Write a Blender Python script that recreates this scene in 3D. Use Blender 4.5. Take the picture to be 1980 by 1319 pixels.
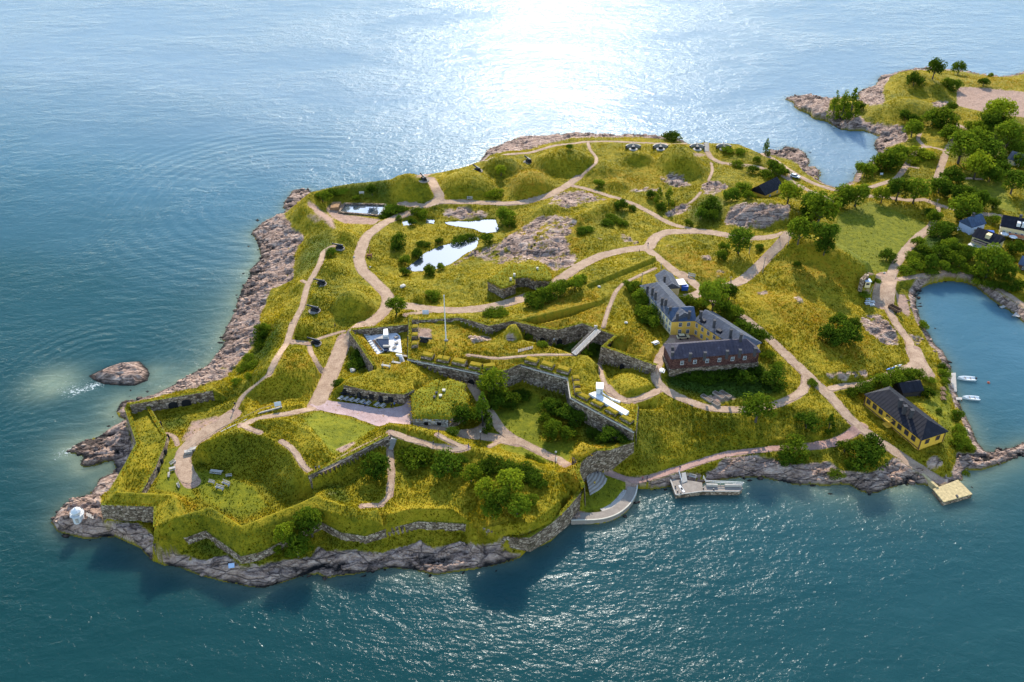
import bpy, bmesh, math, random
import numpy as np
from mathutils import Vector, Matrix
from mathutils.geometry import delaunay_2d_cdt
random.seed(7); RNG = np.random.default_rng(7)
for o in list(bpy.data.objects): bpy.data.objects.remove(o)
SC = bpy.context.scene
COL = SC.collection

# ------------------------------------------------------------------ camera
CAM_H, PITCH, HFOV = 185.0, math.radians(34.0), math.radians(58.0)
cam = bpy.data.cameras.new('camera'); cam_o = bpy.data.objects.new('camera', cam); COL.objects.link(cam_o)
cam.angle = HFOV; cam.sensor_fit = 'HORIZONTAL'; cam.clip_start = 1.0; cam.clip_end = 90000.0
cam_o.location = (0, 0, CAM_H); cam_o.rotation_euler = (math.pi/2-PITCH, 0, 0)
SC.camera = cam_o
# ------------------------------------------------------------------ sky, sun, exposure
SUN_EL, SUN_AZ = math.radians(31.0), math.radians(2.5)      # azimuth measured from +Y towards +X
w = bpy.data.worlds.new('World'); SC.world = w; w.use_nodes = True
nt = w.node_tree; bg = nt.nodes['Background']
sky = nt.nodes.new('ShaderNodeTexSky'); sky.sky_type = 'NISHITA'; sky.sun_disc = False
sky.sun_elevation = SUN_EL; sky.sun_rotation = SUN_AZ; sky.altitude = 100; sky.dust_density = 0.25; sky.air_density = 1.0; sky.ozone_density = 1.5
nt.links.new(sky.outputs[0], bg.inputs[0]); bg.inputs[1].default_value = 0.15
sl = bpy.data.lights.new('sun', 'SUN'); sl.energy = 2.6; sl.angle = math.radians(0.6); sl.color = (1.0, 0.93, 0.81)
so = bpy.data.objects.new('sun', sl); COL.objects.link(so)
sd = Vector((math.sin(SUN_AZ)*math.cos(SUN_EL), math.cos(SUN_AZ)*math.cos(SUN_EL), math.sin(SUN_EL)))
so.rotation_euler = sd.to_track_quat('Z', 'Y').to_euler(); so.location = sd*600
SC.view_settings.view_transform = 'Standard'; SC.view_settings.look = 'None'
SC.view_settings.exposure = 1.55; SC.view_settings.gamma = 1.0; SC.view_settings.use_curve_mapping = False
SC.cycles.max_bounces = 5; SC.cycles.diffuse_bounces = 2; SC.cycles.glossy_bounces = 3; SC.cycles.transmission_bounces = 3
SC.cycles.transparent_max_bounces = 4; SC.cycles.use_denoising = True; SC.cycles.sample_clamp_indirect = 6.0

# ------------------------------------------------------------------ survey frame: places read off the photo, put on the ground
FPX = 990.0/math.tan(HFOV/2); CX, CY = 990.0, 659.5
SP, CP = math.sin(PITCH), math.cos(PITCH)
def unp(px, py, z=0.0):
    x = (np.asarray(px, float)-CX)/FPX; y = -(np.asarray(py, float)-CY)/FPX
    dy = CP+y*SP; dz = -SP+y*CP
    t = (z-CAM_H)/dz
    return x*t, dy*t
def proj0(X, Y):                      # survey grid coordinates of a plan position at sea level
    d = Y*CP+CAM_H*SP; yy = Y*SP-CAM_H*CP
    return CX+FPX*X/d, CY-FPX*yy/d
TILE = {'A':(80,620),'B':(80,860),'C':(500,620),'D':(500,860),'E':(900,620),'F':(900,860),'G':(1200,500),'H':(1480,660),
        'I':(420,320),'J':(780,480),'K':(800,240),'L':(1200,220),'M':(1480,80),'N':(1480,330)}
def tp(t, x, y):
    if t == '0': return x, y
    o = TILE[t]; return o[0]+x/3.88, o[1]+y/3.88
def parse(spec, z0=0.0):
    """'z=5 A x,y x,y dy=8 B x,y' -> list of plan points (X,Y,z)"""
    t = '0'; z = z0; dy = 0.0; out = []
    for w_ in spec.split():
        if w_.startswith('z='): z = float(w_[2:])
        elif w_.startswith('dy='): dy = float(w_[3:])
        elif ',' in w_:
            a, b = w_.split(','); px, py = tp(t, float(a), float(b))
            X, Y = unp(px, py, z); out.append((float(X), float(Y)+dy, z))
        else: t = w_
    return out
def ppix(spec):
    t = '0'; out = []
    for w_ in spec.split():
        if ',' in w_:
            a, b = w_.split(','); out.append(tp(t, float(a), float(b)))
        elif '=' not in w_: t = w_
    return out

# ------------------------------------------------------------------ noise
def _hash(ix, iy, s):
    h = (ix.astype(np.int64)*374761393+iy.astype(np.int64)*668265263+s*982451653) & 0xffffffff
    h = ((h ^ (h >> 13))*1274126177) & 0xffffffff
    return ((h ^ (h >> 16)) & 0xffff)/65535.0
def vnoise(x, y, s=0):
    ix, iy = np.floor(x), np.floor(y); fx, fy = x-ix, y-iy
    fx = fx*fx*(3-2*fx); fy = fy*fy*(3-2*fy)
    a = _hash(ix, iy, s); b = _hash(ix+1, iy, s); c = _hash(ix, iy+1, s); d = _hash(ix+1, iy+1, s)
    return (a*(1-fx)+b*fx)*(1-fy)+(c*(1-fx)+d*fx)*fy
def fbm(x, y, o=4, s=0, g=0.5):
    v = 0; a = 1; t = 0
    for i in range(o):
        v = v+a*vnoise(x*2**i, y*2**i, s+i*17); t += a; a *= g
    return v/t
def ridged(x, y, o=4, s=0):
    v = 0; a = 1; t = 0
    for i in range(o):
        v = v+a*(1-np.abs(2*vnoise(x*2**i, y*2**i, s+i*13)-1)); t += a; a *= 0.55
    return v/t
def inpoly(px, py, poly):
    c = np.zeros(px.shape, bool); n = len(poly); j = n-1
    for i in range(n):
        xi, yi = poly[i][0], poly[i][1]; xj, yj = poly[j][0], poly[j][1]
        if yi != yj:
            c ^= ((yi > py) != (yj > py)) & (px < (xj-xi)*(py-yi)/(yj-yi)+xi)
        j = i
    return c
def segdist(px, py, poly, closed=False):
    d = np.full(px.shape, 1e9); n = len(poly)
    for i in range(n if closed else n-1):
        ax, ay = poly[i][:2]; bx, by = poly[(i+1) % n][:2]
        L = (bx-ax)**2+(by-ay)**2+1e-9
        t = np.clip(((px-ax)*(bx-ax)+(py-ay)*(by-ay))/L, 0, 1)
        d = np.minimum(d, (px-ax-t*(bx-ax))**2+(py-ay-t*(by-ay))**2)
    return np.sqrt(d)
def sstep(a, b, x):
    t = np.clip((x-a)/(b-a), 0, 1); return t*t*(3-2*t)
def offset_line(pts, d):               # d>0: to the right of travel
    out = []; n = len(pts)
    for i in range(n):
        p = np.array(pts[i][:2]); v = np.zeros(2)
        nr = []
        if i > 0: a = p-np.array(pts[i-1][:2]); nr.append(a/np.linalg.norm(a))
        if i < n-1: a = np.array(pts[i+1][:2])-p; nr.append(a/np.linalg.norm(a))
        t = sum(nr); t = t/max(np.linalg.norm(t), 1e-6); nn = np.array([t[1], -t[0]])
        c = max(0.45, abs(nn @ np.array([nr[0][1], -nr[0][0]])))
        q = p+nn*d/c; out.append((q[0], q[1]))
    return out
# ------------------------------------------------------------------ shoreline (plan) and breaklines of the terrain
SHORE = parse("""B 75,580 130,655 330,705 560,690 740,770 830,865 930,905 1060,925 1180,975 1400,1035 1560,1065 1660,1078 1750,1052 1940,1000
D 120,1052 350,978 450,968 520,1000 600,980 700,975 880,940 980,925 1130,935 1250,955 1330,975 1450,955 1600,935 1750,910 1940,862
F 150,910 300,880 400,850 450,800 560,760 640,720 740,620 800,572 830,578 950,597 1050,583 1130,557 1210,502 1260,432 1285,350 1290,325 1400,335 1530,315 1600,305 1780,290 1860,270
0 1440,922 1480,924 H 60,1040 190,1070 260,1080 330,1070 450,1085 560,1070 640,1080 700,1120 760,1135 830,1140 900,1110 1010,1080 1130,1070 1250,1085 1330,1120 1440,1040
1480,1040 1470,990 1500,960 1560,970 1640,960 1700,940 1800,910 1940,850 2150,820 2230,770 2150,745 1920,768 1850,800 1760,810 1690,830 1640,820 1600,770
1580,740 1560,690 1530,620 1500,560 1470,500 1440,420 1420,360 1400,280 1390,200 1370,150 1330,80 1290,40
N 1280,1319 1215,1210 1170,1140 1150,1080 1130,1000 1125,930 1170,880 1230,850 1330,830 1420,830 1500,840 1580,870 1640,920 1700,970 1760,1010 1830,1050 1880,1090 1940,1140 2080,1210 2400,1300
0 2250,640 2400,500 2400,120 2250,110 2100,118
M 1940,230 1850,255 1770,265 1700,262 1600,248 1520,228 1400,218 1300,206 1200,196 1100,211 1050,216 980,236 920,256 870,261 842,290 832,335 800,345 740,355 700,380 690,400 715,430
690,442 640,425 560,420 480,430 420,420 330,410 240,405 180,420 145,430 170,445 210,460 215,490 260,520 330,545 360,580 460,600 520,640 560,660 640,670 700,675 740,670 800,695 860,715
830,740 810,780 830,810 850,850 840,880 790,905 720,940 690,970 670,1010 660,1050 600,1075 560,1095 530,1105 460,1082 412,1057 400,1040 415,1000 400,955
L 1490,490 1500,440 1460,400 1400,395 1420,360 1390,300 1340,265 1250,245 1215,250 1210,275 1130,285 1085,292
z=7 dy=7 1040,265 980,225 900,203 800,190 700,190 560,192 z=3 dy=4 480,180 380,150 250,145 100,140 0,145
z=0 dy=0 K 1300,75 1200,70 1050,85 900,95 800,100 740,120 650,160 560,190 z=6 dy=6 510,203 490,232 430,268 370,298 300,328 200,343 100,353 0,362
I z=9 dy=7 1400,80 1250,85 1150,98 1000,113 850,133 800,150 730,178 z=0 dy=0 690,178 620,180 560,195 550,215 510,270 490,320 530,340 500,365
400,400 330,440 270,490 260,510 290,560 320,640 330,690 290,740 245,780 240,850 190,920 150,1010 140,1100 90,1180 50,1260 30,1310
A 1380,150 1320,250 1250,340 1130,400 1000,480 900,530 850,560 720,590 600,610 560,680 585,720 640,750 560,790 480,840 400,880 300,910 230,950 200,990 260,1000 320,1020 290,1080
320,1100 400,1090 480,1060 540,1050 560,1110 530,1150 430,1190 420,1250 370,1290 B 380,370 290,390 230,410 180,440 150,480 100,540""")
LINES = """z=3.5 B 160,530 z=4 280,550 420,540 640,640
z=4 B 480,560 700,590 820,640
z=10.4 B 570,357 1000,377 1018,540 1270,472 1500,615 1940,440 D 430,387 660,460 790,512 885,480
z=9.6 B 858,690 1220,537 1500,668 1940,502 D 420,480 700,557 870,578
z=7.5 D 905,500 950,600
z=9.5 A 1300,500 1480,460 1620,425
z=7 A 1320,645 1440,600
z=6.5 A 940,800 1100,790 1130,760 z=7.5 1420,700
z=6.5 A 1030,960 1060,1100 1130,1200
z=6.5 A 990,1000 B 850,330 1040,330 1180,440 1450,570 1660,520
z=6.5 A 1110,1045 1300,1100 1560,1190 B 1700,330 1790,440 D 200,440 330,405
z=13.5 A 1190,925 1340,860 1470,803 1530,790 1640,850 1780,915 1900,975 C 270,975 320,1080 362,1158
z=6.8 A 1090,1000 z=7.8 1160,945 z=9.2 1360,825 z=11 1640,690 z=11 1800,640
z=7.6 A 1330,790 z=8 1440,690
z=13.2 A 1650,830 C 10,840 250,955 z=12.8 310,1060 z=12.5 365,1145 430,1130
z=14.4 C 0,745 180,745 380,820 470,930 z=13.2 540,1035
z=11 C 140,720 z=9.6 430,655
z=11 C 320,745 560,850 700,900
z=11.5 C 260,720 440,780 520,880 580,960
z=12.2 C 570,1030 720,910 900,805 990,778
z=13.2 C 985,770 1100,782 1350,838 z=11.5 1580,930
z=12.2 C 980,856 1130,888 z=12 1310,940 z=11.3 1500,985
z=9.2 C 1010,990 1200,1010 1320,1060
z=7.8 C 640,1200 800,1230 980,1290
z=7.8 D 640,440 900,440 1000,470 1150,440 1450,440
z=8.5 D 1200,250 1500,300
z=8.7 D 1600,150 1900,150 F 200,350 450,520
z=8.6 D 985,520 1150,480 1450,480 1600,560 1900,590 F 300,620 500,590 700,430 850,320
z=10 E 720,1130 840,1075
z=9.7 E 30,930 200,980 480,1070 690,1140
z=5.3 E 200,945 420,1015 560,1055 690,1100
z=1.5 F 1065,225 1222,280 1190,360 1080,478 960,508 810,488 895,395 930,372 1060,235
z=1.2 F 1280,300 1270,400 1210,490 1130,545 1050,570 950,583 840,565
z=5 E 0,850 300,900 500,960 760,1075
z=5 E 220,720 400,900 790,960
z=5.5 E 400,520 560,600
z=6.5 C 1580,460 1720,650 1760,740
z=7 C 1500,840 1400,800
z=6.5 E 900,800 1150,900
z=14 J 115,560 240,640 300,760 480,780
z=14 J 700,800 1000,800 1250,815
z=14 E 860,340 950,490
z=13.4 E 930,545 1200,705
z=10.5 C 790,90 1060,70 1060,220 900,235
z=12.7 C 880,330 1000,335 1115,295
z=13 C 690,425 900,358 1150,418
z=9 C 500,600 z=11 560,512 z=12.6 630,482
z=9 C 500,615 620,610 900,660 1130,650
z=9 C 440,672 900,795 980,765 1140,785
z=9 C 650,120 560,330 500,480 440,600
z=9.3 C 678,115 660,300 690,410 610,475
z=8.7 C 720,310 800,335
z=9.5 C 215,150 z=10 100,350 A 1700,410 z=9.5 1600,490 z=9 1480,600 z=8.8 1445,680
z=3 A 1620,100 1600,200 1480,300 1470,400 1300,470 1150,510 z=2.5 900,575 740,603
z=7.5 A 1720,0 1680,250 1640,370
z=8 J 930,665 1040,710 1160,730 1320,695 1460,725 1480,800 1640,868
z=13.5 J 720,705 860,690
z=11.5 E 1000,360 1050,500 1160,600 z=11 1280,612 1400,545 z=10.7 1420,430 z=11 1450,280 1500,165
z=9.5 J 1880,920 1560,905
z=15 J 1365,275 1482,386
z=13.7 J 1000,570 1300,500 1480,435
z=13.5 J 1560,560 1620,300 1800,235
z=13 J 1830,600 1650,350
z=13 J 1700,650 1880,800
z=9.5 J 20,430 z=10 300,465 z=10.5 600,455 z=10.8 850,395
z=10.8 J 1150,260 1350,120 1600,40 1760,10 1870,50
z=10 J 640,420 900,370 1100,285
z=10.5 J 700,200 900,120 1050,130
z=10 I 850,612 780,700 z=10.5 690,880 640,1060 z=10 540,1290
z=7.5 I 1470,350 1250,425 z=8 1100,525 1060,620 1040,740 1150,850 z=8.5 1290,970 1270,1080 z=9 1080,1225
z=3.5 I 500,372 560,450 650,535 600,620 580,720 560,860 430,900 350,1010 320,1130 280,1230 290,1310
z=11.5 I 690,215 800,150 1000,118 1200,100 1320,92
z=9.5 I 655,290 700,330 820,400 890,480 870,560
z=5 I 830,340 900,400 1230,407 1140,440 950,432
z=5.2 I 870,285 960,255 1290,285 1270,380
z=6 I 840,250 1100,235 1300,258
z=7 I 1300,560 1200,480
z=6 I 1350,700 1300,650
z=8.5 I 1400,900 1600,950
z=9.3 I 1420,1050 1600,1090
z=7.5 K 0,605 60,625 220,560 400,580 700,595 850,585 1000,540 1180,450 1240,395
z=8 K 1205,465 1450,535 1650,600 1850,710 1935,750
z=8 K 0,375 200,356 430,302 700,227 z=8.5 870,217 1050,162 1200,145 1300,132 1500,132 1900,150
z=7.5 K 1250,390 1370,280 1340,170 1305,137
z=6.5 L 640,300 700,350 900,385 1080,410
z=8 L 60,228 500,226 640,214 900,224 1000,257 z=7 1150,345 z=6 1280,435 z=5 1450,520 1615,572
z=5 L 1260,490 1400,570 1520,620
z=8 K 620,900 800,1000 1000,1010
z=11 K 900,830 1050,740 1200,700
z=10 K 1100,560 1300,520
z=9.8 K 900,1000 1250,1000
z=9 K 1700,850 1600,780
z=10.5 K 1090,1180 1250,1060 1400,990 1600,940 z=10 1760,930 1840,830 1940,800
z=9.5 L 210,1010 300,900 z=9 400,885 600,880 800,912 1000,935 1250,905
z=9 L 1240,930 1100,1080 z=9.5 950,1210 z=10 750,1300
z=10.5 L 270,1090 480,1230 620,1310
z=11 L 500,1000 700,1150
z=12 L 900,690 1100,690 1250,720
z=9 L 780,840 1000,880 1250,850
z=9 L 400,480 700,560 900,560
z=8 L 300,790 120,690
z=7 L 1000,600 1200,600
z=4.5 N 560,560 900,500 1200,400 1000,250
z=5 N 480,180 550,350
z=4.5 N 1240,425 1100,550 1000,680 900,800 z=4 890,950 930,1080 z=4.5 1000,1190 1100,1310
z=4 N 1015,820 1300,765 1450,760 1580,810 z=3 1780,900 1930,1020
z=1.5 N 1095,900 1105,1050 1180,1210
z=9 N 0,880 200,880 z=8.5 500,1050 z=7 700,1080
z=5 N 760,1000 750,850
z=11.5 G 880,250 1050,330 1350,330 z=10 1500,600 z=9 1750,650
z=8.5 G 1500,870 1700,855
z=6.2 G 1550,945 1800,940
z=5 N 1300,500 1500,700 1700,700
z=6 N 1500,300 1700,350 1900,400
z=5 M 1200,1180 1400,1250 1560,1290
z=5 M 780,1090 1000,1020 1080,930 1190,790 1140,720
z=8 M 860,480 1040,440 1250,480
z=6 M 950,280 1250,240 1450,280 1700,300 1940,300
z=5 M 1940,370 1440,350 1430,480 1640,520 1940,565
z=2.5 M 740,450 740,600 1040,720
z=2.5 M 300,470 500,560
z=6 M 1300,700 1700,700 1900,900
z=9 G 1120,600 z=8.3 1300,780 z=7.5 1500,960 z=6.5 1720,1200 z=5.5 H 650,600 z=4.5 850,745 z=3 1100,900 z=2 1250,1020
z=7.6 G 1395,950 z=8 1200,1085 930,1140 z=9 600,1120 z=10 400,1030 z=10.5 260,1000
z=11 G 250,800 z=11.3 300,680 360,600 500,600
z=11 G 380,565 700,625 1000,700
z=11 G 230,560 380,640
z=9.5 G 380,880 1030,810
z=8.8 G 640,1060 900,1080
z=2.2 F 1070,212 1230,272 z=2.8 1400,242 1640,172 z=3.2 1940,72 H 0,812 300,790 z=3.6 500,772 z=4.5 640,690
z=8.5 G 120,1160 400,1130 660,1190 930,1180
z=4 H 740,480 1150,820 1330,740 1300,580 1000,330
z=3 H 1400,800 1300,900
z=1.5 H 1380,300 1430,500 1480,650 1540,760 1450,830
z=5.8 H 560,370 700,350 830,300 z=5 1040,220 z=4.5 1130,170 1070,0
z=4.5 H 1150,270 1250,270
z=2.5 H 0,890 200,960 450,1000 640,1000 960,900 1000,860
z=5 0 2180,200 2180,500 2050,560"""
# (name, top z's, foot z's, side, run, build masonry?, spec)
WALLS = [
 ('west_scarp', 8.9, 3, 1, 0.6, 1, "A 628,655 718,918 612,1110 B 455,450 850,462 845,620"),
 ('south_scarp', [5.8]*14+[6,6,6.5,7], [3.6]*8+[3.4]*6+[2.6,2.0,1.8,1.8], 1, 0.6, 1, "B 838,745 1100,690 1235,640 1500,835 1640,805 D 470,575 620,655 800,685 950,632 1200,572 1550,592 1700,622 1940,690 F 300,690 480,695 640,590 750,490 885,330"),
 ('crest_inner', 10.3, 6.6, -1, 2.2, 0, "B 600,352 1000,372 1022,535 1270,468 1500,610 1940,436 D 420,384"),
 ('court_west', 8.4, 6.4, -1, 0.5, 1, "A 800,632 935,862 918,940 850,1105 745,1290"),
 ('court_north', 10, 6.5, 1, 0.5, 1, "A 665,630 1285,525"),
 ('sea_north', 9.8, 2.6, -1, 1.2, 0, "A 640,612 1280,494"),
 ('terrace_wall', 12.6, 8.4, 1, 1.4, 1, "C 368,1162 700,1002 975,860"),
 ('gate_arc', [9.5,9.5,10,10,10,10,10,10,9.5,9], [6,4,2.4,2.2,2,2,2,2,2,2], -1, 0.5, 1, "E 1262,912 1180,935 F 1085,38 985,44 925,75 862,135 850,200 868,250 890,300 886,325"),
 ('fort', [14.5]+[13]*7+[13], [12,9,8,7,6.5,6.5,6,6,7.5], 1, 0.5, 1, "J 45,520 38,825 360,885 600,935 762,915 880,866 1240,968 1262,1112 E 1272,825"),
 ('fort_east', 13, [7.5,11.3], 1, 0.5, 1, "E 1272,827 1290,630"),
 ('yard_north', 13.5, 10.5, 1, 0.4, 1, "C 690,70 1125,28"),
 ('bastion_west', 13.5, 9.4, 1, 0.5, 1, "C 682,80 864,338"),
 ('yard_rim', 12.5, 10.5, -1, 0.4, 0, "C 775,85 888,252 1072,238"),
 ('casemate', 12.7, 9.1, 1, 0.4, 1, "C 640,482 860,530 1000,548 1090,552 1165,517"),
 ('moat', 14.5, [13,13,12.2,11,9,8,8,8,8,8,8,8.5,9,10], 1, 0.5, 1, "J 105,540 420,520 530,548 640,582 815,543 1010,592 1150,612 1340,562 1440,598 1590,655 z=13 1490,738 1650,790 1780,840 1900,880"),
 ('moat_bank', 13.3, 8.2, -1, 4.0, 0, "J 900,687 1080,728 1260,790 1380,805 1470,880"),
 ('long_bank', 15, 13.8, 1, 0.8, 0, "J 830,540 1480,388"),
 ('upper_bank', 14.6, 13.2, 1, 0.8, 0, "J 1368,275 1890,64"),
]
def wall_pts(wd):
    n_, zt, zb, side, run, m, spec = wd
    pix = ppix(spec); n = len(pix)
    zt = zt if isinstance(zt, list) else [zt]*n
    zb = zb if isinstance(zb, list) else [zb]*n
    assert len(zt) == n and len(zb) == n, n_+' %d %d %d' % (n, len(zt), len(zb))
    out = []
    for (px, py), z in zip(pix, zt):
        X, Y = unp(px, py, z); out.append((float(X), float(Y), z))
    return out, zb
PONDS = {
 'pool': (4.4, "I 915,358 958,292 1275,300 1225,383"),
 'pond_long': (4.6, "K -60,1085 0,1040 80,970 210,912 330,882 470,842 490,862 470,930 380,980 260,1060 130,1100 0,1108"),
 'pond_north': (4.7, "K 228,736 330,728 430,728 520,715 610,713 632,760 642,800 560,820 500,810 440,782 330,770 240,752"),
 'pond_small': (4.7, "K 92,708 160,720 152,748 92,740"),
 'pond_west': (4.7, "I 1385,412 1440,396 1490,402 1500,425 1450,445 1395,455"),
}
MOUNDS = [ # tile x0 y0 x1 y1 (base outline), base z, rise, sharpness
 ('C',-60,160,500,600,9.3,5.5,1.0),('K',880,170,1380,380,7.8,5.5,.9),('K',500,230,820,400,7.8,4.5,.9),('K',700,330,1060,570,7.5,6,1.0),('K',160,330,640,560,7.6,4.5,1.0),
 ('K',1540,200,1810,320,8,4,.9),('K',1270,270,1530,390,8,2.6,.9),('K',1400,400,1610,490,8.5,2.5,1.0),('K',860,600,1140,700,9,2.2,1.),
 ('I',1290,90,1680,280,7.4,4.5,.9),('I',845,920,1210,1170,8.6,5.2,1.2),('I',560,1150,760,1300,9.3,2.6,.8),('I',905,480,1045,590,8,3,.9),('I',660,960,850,1080,9,2,1.),('I',760,700,960,860,8.6,2.2,1.),
 ('L',250,230,620,490,8,7,1.0),('J',1560,860,1870,1130,11,1.6,.6),('G',640,500,900,760,11,1.2,1.),('M',860,440,1300,600,5.5,3.5,1.),('M',900,210,1330,420,4.5,4,1.),
 ('N',-60,620,760,1010,6,3,1.0),('H',1200,850,1340,950,2.6,2.0,.7),('J',60,270,200,420,9.6,2.2,1.),('J',760,600,900,700,12.2,2.2,.7),('L',780,660,1330,850,9,3,1.),('C',140,680,420,740,10,0.8,1),
 ('M',1090,790,1310,940,5,2,1.),('M',200,440,560,600,1.5,2.2,1.0),('M',560,560,760,660,1.5,2.5,1.0),('M',690,360,860,440,1.2,2.2,1.)]
RIDGES = [ # spec, half width m, rise, shape
 ("N z=8 200,640 450,700 700,790",14,8.0),("K z=8.5 1215,770 1370,680 1505,600",4,2.6),("A z=11 1560,720 1760,670 C 80,680 340,625",1.6,1.6),
 ("I z=10.5 560,1010 470,1150 430,1310",4,1.5),("I z=10 650,560 620,760 590,900",5,1.5),("I z=10.3 560,330 650,250 720,200",3,1.0)]
ROCKS = [ # rock outcrops: spec, strength
 ("B 60,560 160,410 300,380 440,380 470,560 700,560 840,700 850,860 700,780 120,670",1.2),
 ("B 820,740 930,830 1000,890 1120,900 1240,900 1350,830 1400,830 1620,900 1940,880 1940,1010 1660,1090 1180,980 900,910",1.2),
 ("B 1120,720 1250,650 1310,720 1150,740",.9),
 ("D 0,900 200,870 400,850 440,760 520,800 700,790 940,820 1050,780 1200,730 1350,760 1500,730 1640,760 1940,690 F 150,740 330,690 560,640 760,520 800,580 640,730 450,810 400,860 0,940 D 1600,945 1300,985 900,945 500,1005 0,1085",1.2),
 ("A 540,1060 570,1120 430,1200 380,1300 500,1290 620,1110 715,940 640,740 560,780 380,890 200,960 190,1000 330,1010 290,1100",1.2),
 ("A 560,680 600,600 900,540 1130,400 1260,330 1400,140 1420,0 1650,0 1600,200 1480,310 1400,430 1150,510 900,560 720,600",1.0),
 ("I 20,1319 90,1170 150,1000 190,910 240,850 240,780 330,690 260,500 400,400 500,360 560,450 660,540 590,640 570,860 400,930 330,1130 280,1240 290,1319",1.2),
 ("I 490,330 510,260 560,190 710,170 700,200 610,270 530,345",1.2),
 ("K 490,235 510,195 740,115 900,90 1200,65 1500,70 1900,85 1900,110 1500,100 1200,105 1000,150 850,200 700,205 600,225",1.1),
 ("L 0,140 380,150 480,180 330,190 0,170",1.0),("L 1060,280 1210,245 1420,300 1430,360 1400,395 1500,420 1500,500 1360,430 1330,370 1120,300",1.2),
 ("M 140,430 240,400 480,425 480,520 700,540 740,600 1040,640 1080,740 900,800 830,810 810,770 860,715 640,680 360,590 210,490",1.3),
 ("M 690,390 740,350 840,330 830,300 870,255 950,250 900,330 880,380 900,470 740,470",1.2),("M 1090,205 1190,195 1300,215 1100,225",1.0),("M 1230,470 1320,435 1390,460 1310,500",1.3),("M 740,470 870,475 840,490 740,490",1.),
 ("K 780,780 950,680 1180,680 1260,730 1150,860 1250,1000 1200,1080 1050,1100 880,1010 700,960 520,920 640,880",.8),
 ("K 380,990 480,930 700,900 900,980 1000,1010 800,1050 600,1060",.68),("K 1040,510 1250,490 1480,570 1300,600 1150,640 1000,600",.8),
 ("K 1340,840 1480,850 1480,880 1360,870",1.),("K 1540,810 1690,870 1700,900 1560,860",.9),("K 1610,490 1870,480 1900,510 1640,520",.9),
 ("K 210,640 400,610 560,660 600,690 470,720 230,720",1.0),("K 250,1060 480,930 520,950 330,1060",.8),
 ("L 270,470 430,430 560,540 420,560 320,520",1.0),("L 50,560 310,550 330,590 60,590",.9),("L 590,540 700,495 830,550 700,620 620,620",1.),("L 320,740 480,660 570,700 430,770 350,790",.9),
 ("L 760,830 830,680 950,660 1280,690 1270,790 1100,860 950,870 880,840",1.1),("L 0,880 150,960 120,990 0,960",.9),("L 270,960 440,980 440,1020 290,1000",.7),("L 580,1060 680,1050 700,1110 620,1120",.8),("L 640,1180 760,1150 860,1180 720,1240",.6),
 ("N 690,1130 800,1060 880,1090 980,1200 1020,1319 900,1319 740,1190",.9),("N 1060,1200 1180,1250 1160,1319 1080,1290",.9),("N 180,920 280,900 300,1020 240,1020",.7),
 ("N 1090,930 1160,870 1330,815 1500,820 1620,880 1760,980 1940,1080 1940,1150 1700,980 1500,850 1250,855 1140,960 1160,1100 1120,1050",.9),
 ("G 1000,250 1120,230 1110,270 1010,280",.9),("G 1790,430 1940,400 1940,520 1840,520",.7),("G 1490,860 1700,840 1860,820 1860,890 1560,920",.9),("G 1600,720 1720,720 1700,750 1620,750",.9),
 ("H 0,880 100,880 200,930 500,900 560,1000 800,980 950,880 1010,870 1140,970 1240,1080 900,1120 760,1150 600,1080 200,1080 0,1030",1.1),
 ("H 1190,880 1260,850 1340,890 1320,940 1220,930",1.2),("H 1430,830 1560,840 1690,830 1940,760 2250,740 2250,800 1600,980 1470,1000",1.3),("H 1290,50 1340,80 1390,180 1360,190 1320,130",.8),
 ("J 470,660 640,650 680,690 520,720",1.),("J 745,660 820,625 890,660 860,700 770,690",1.2),("J 100,590 215,600 210,700 110,690",.6),("J 1100,160 1300,110 1280,150 1120,180",.8),("J 480,30 800,0 1300,60 1250,130 1000,90 700,110",.6),
 ("E 860,700 960,740 1060,830 1040,850 900,760",.8),("B 1180,890 1560,800 1600,880 1250,930",.6),("D 440,330 600,330 680,420 520,400",.5),("C 570,960 720,900 740,915 620,1000",.7),("J 190,750 330,760 600,800 650,830 400,800",.6),
 ("F 1290,300 1420,270 1530,260 1530,330 1290,330",1.),("0 1395,890 1450,880 1500,885 1500,925 1420,925 1380,915",1.1)]
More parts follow.
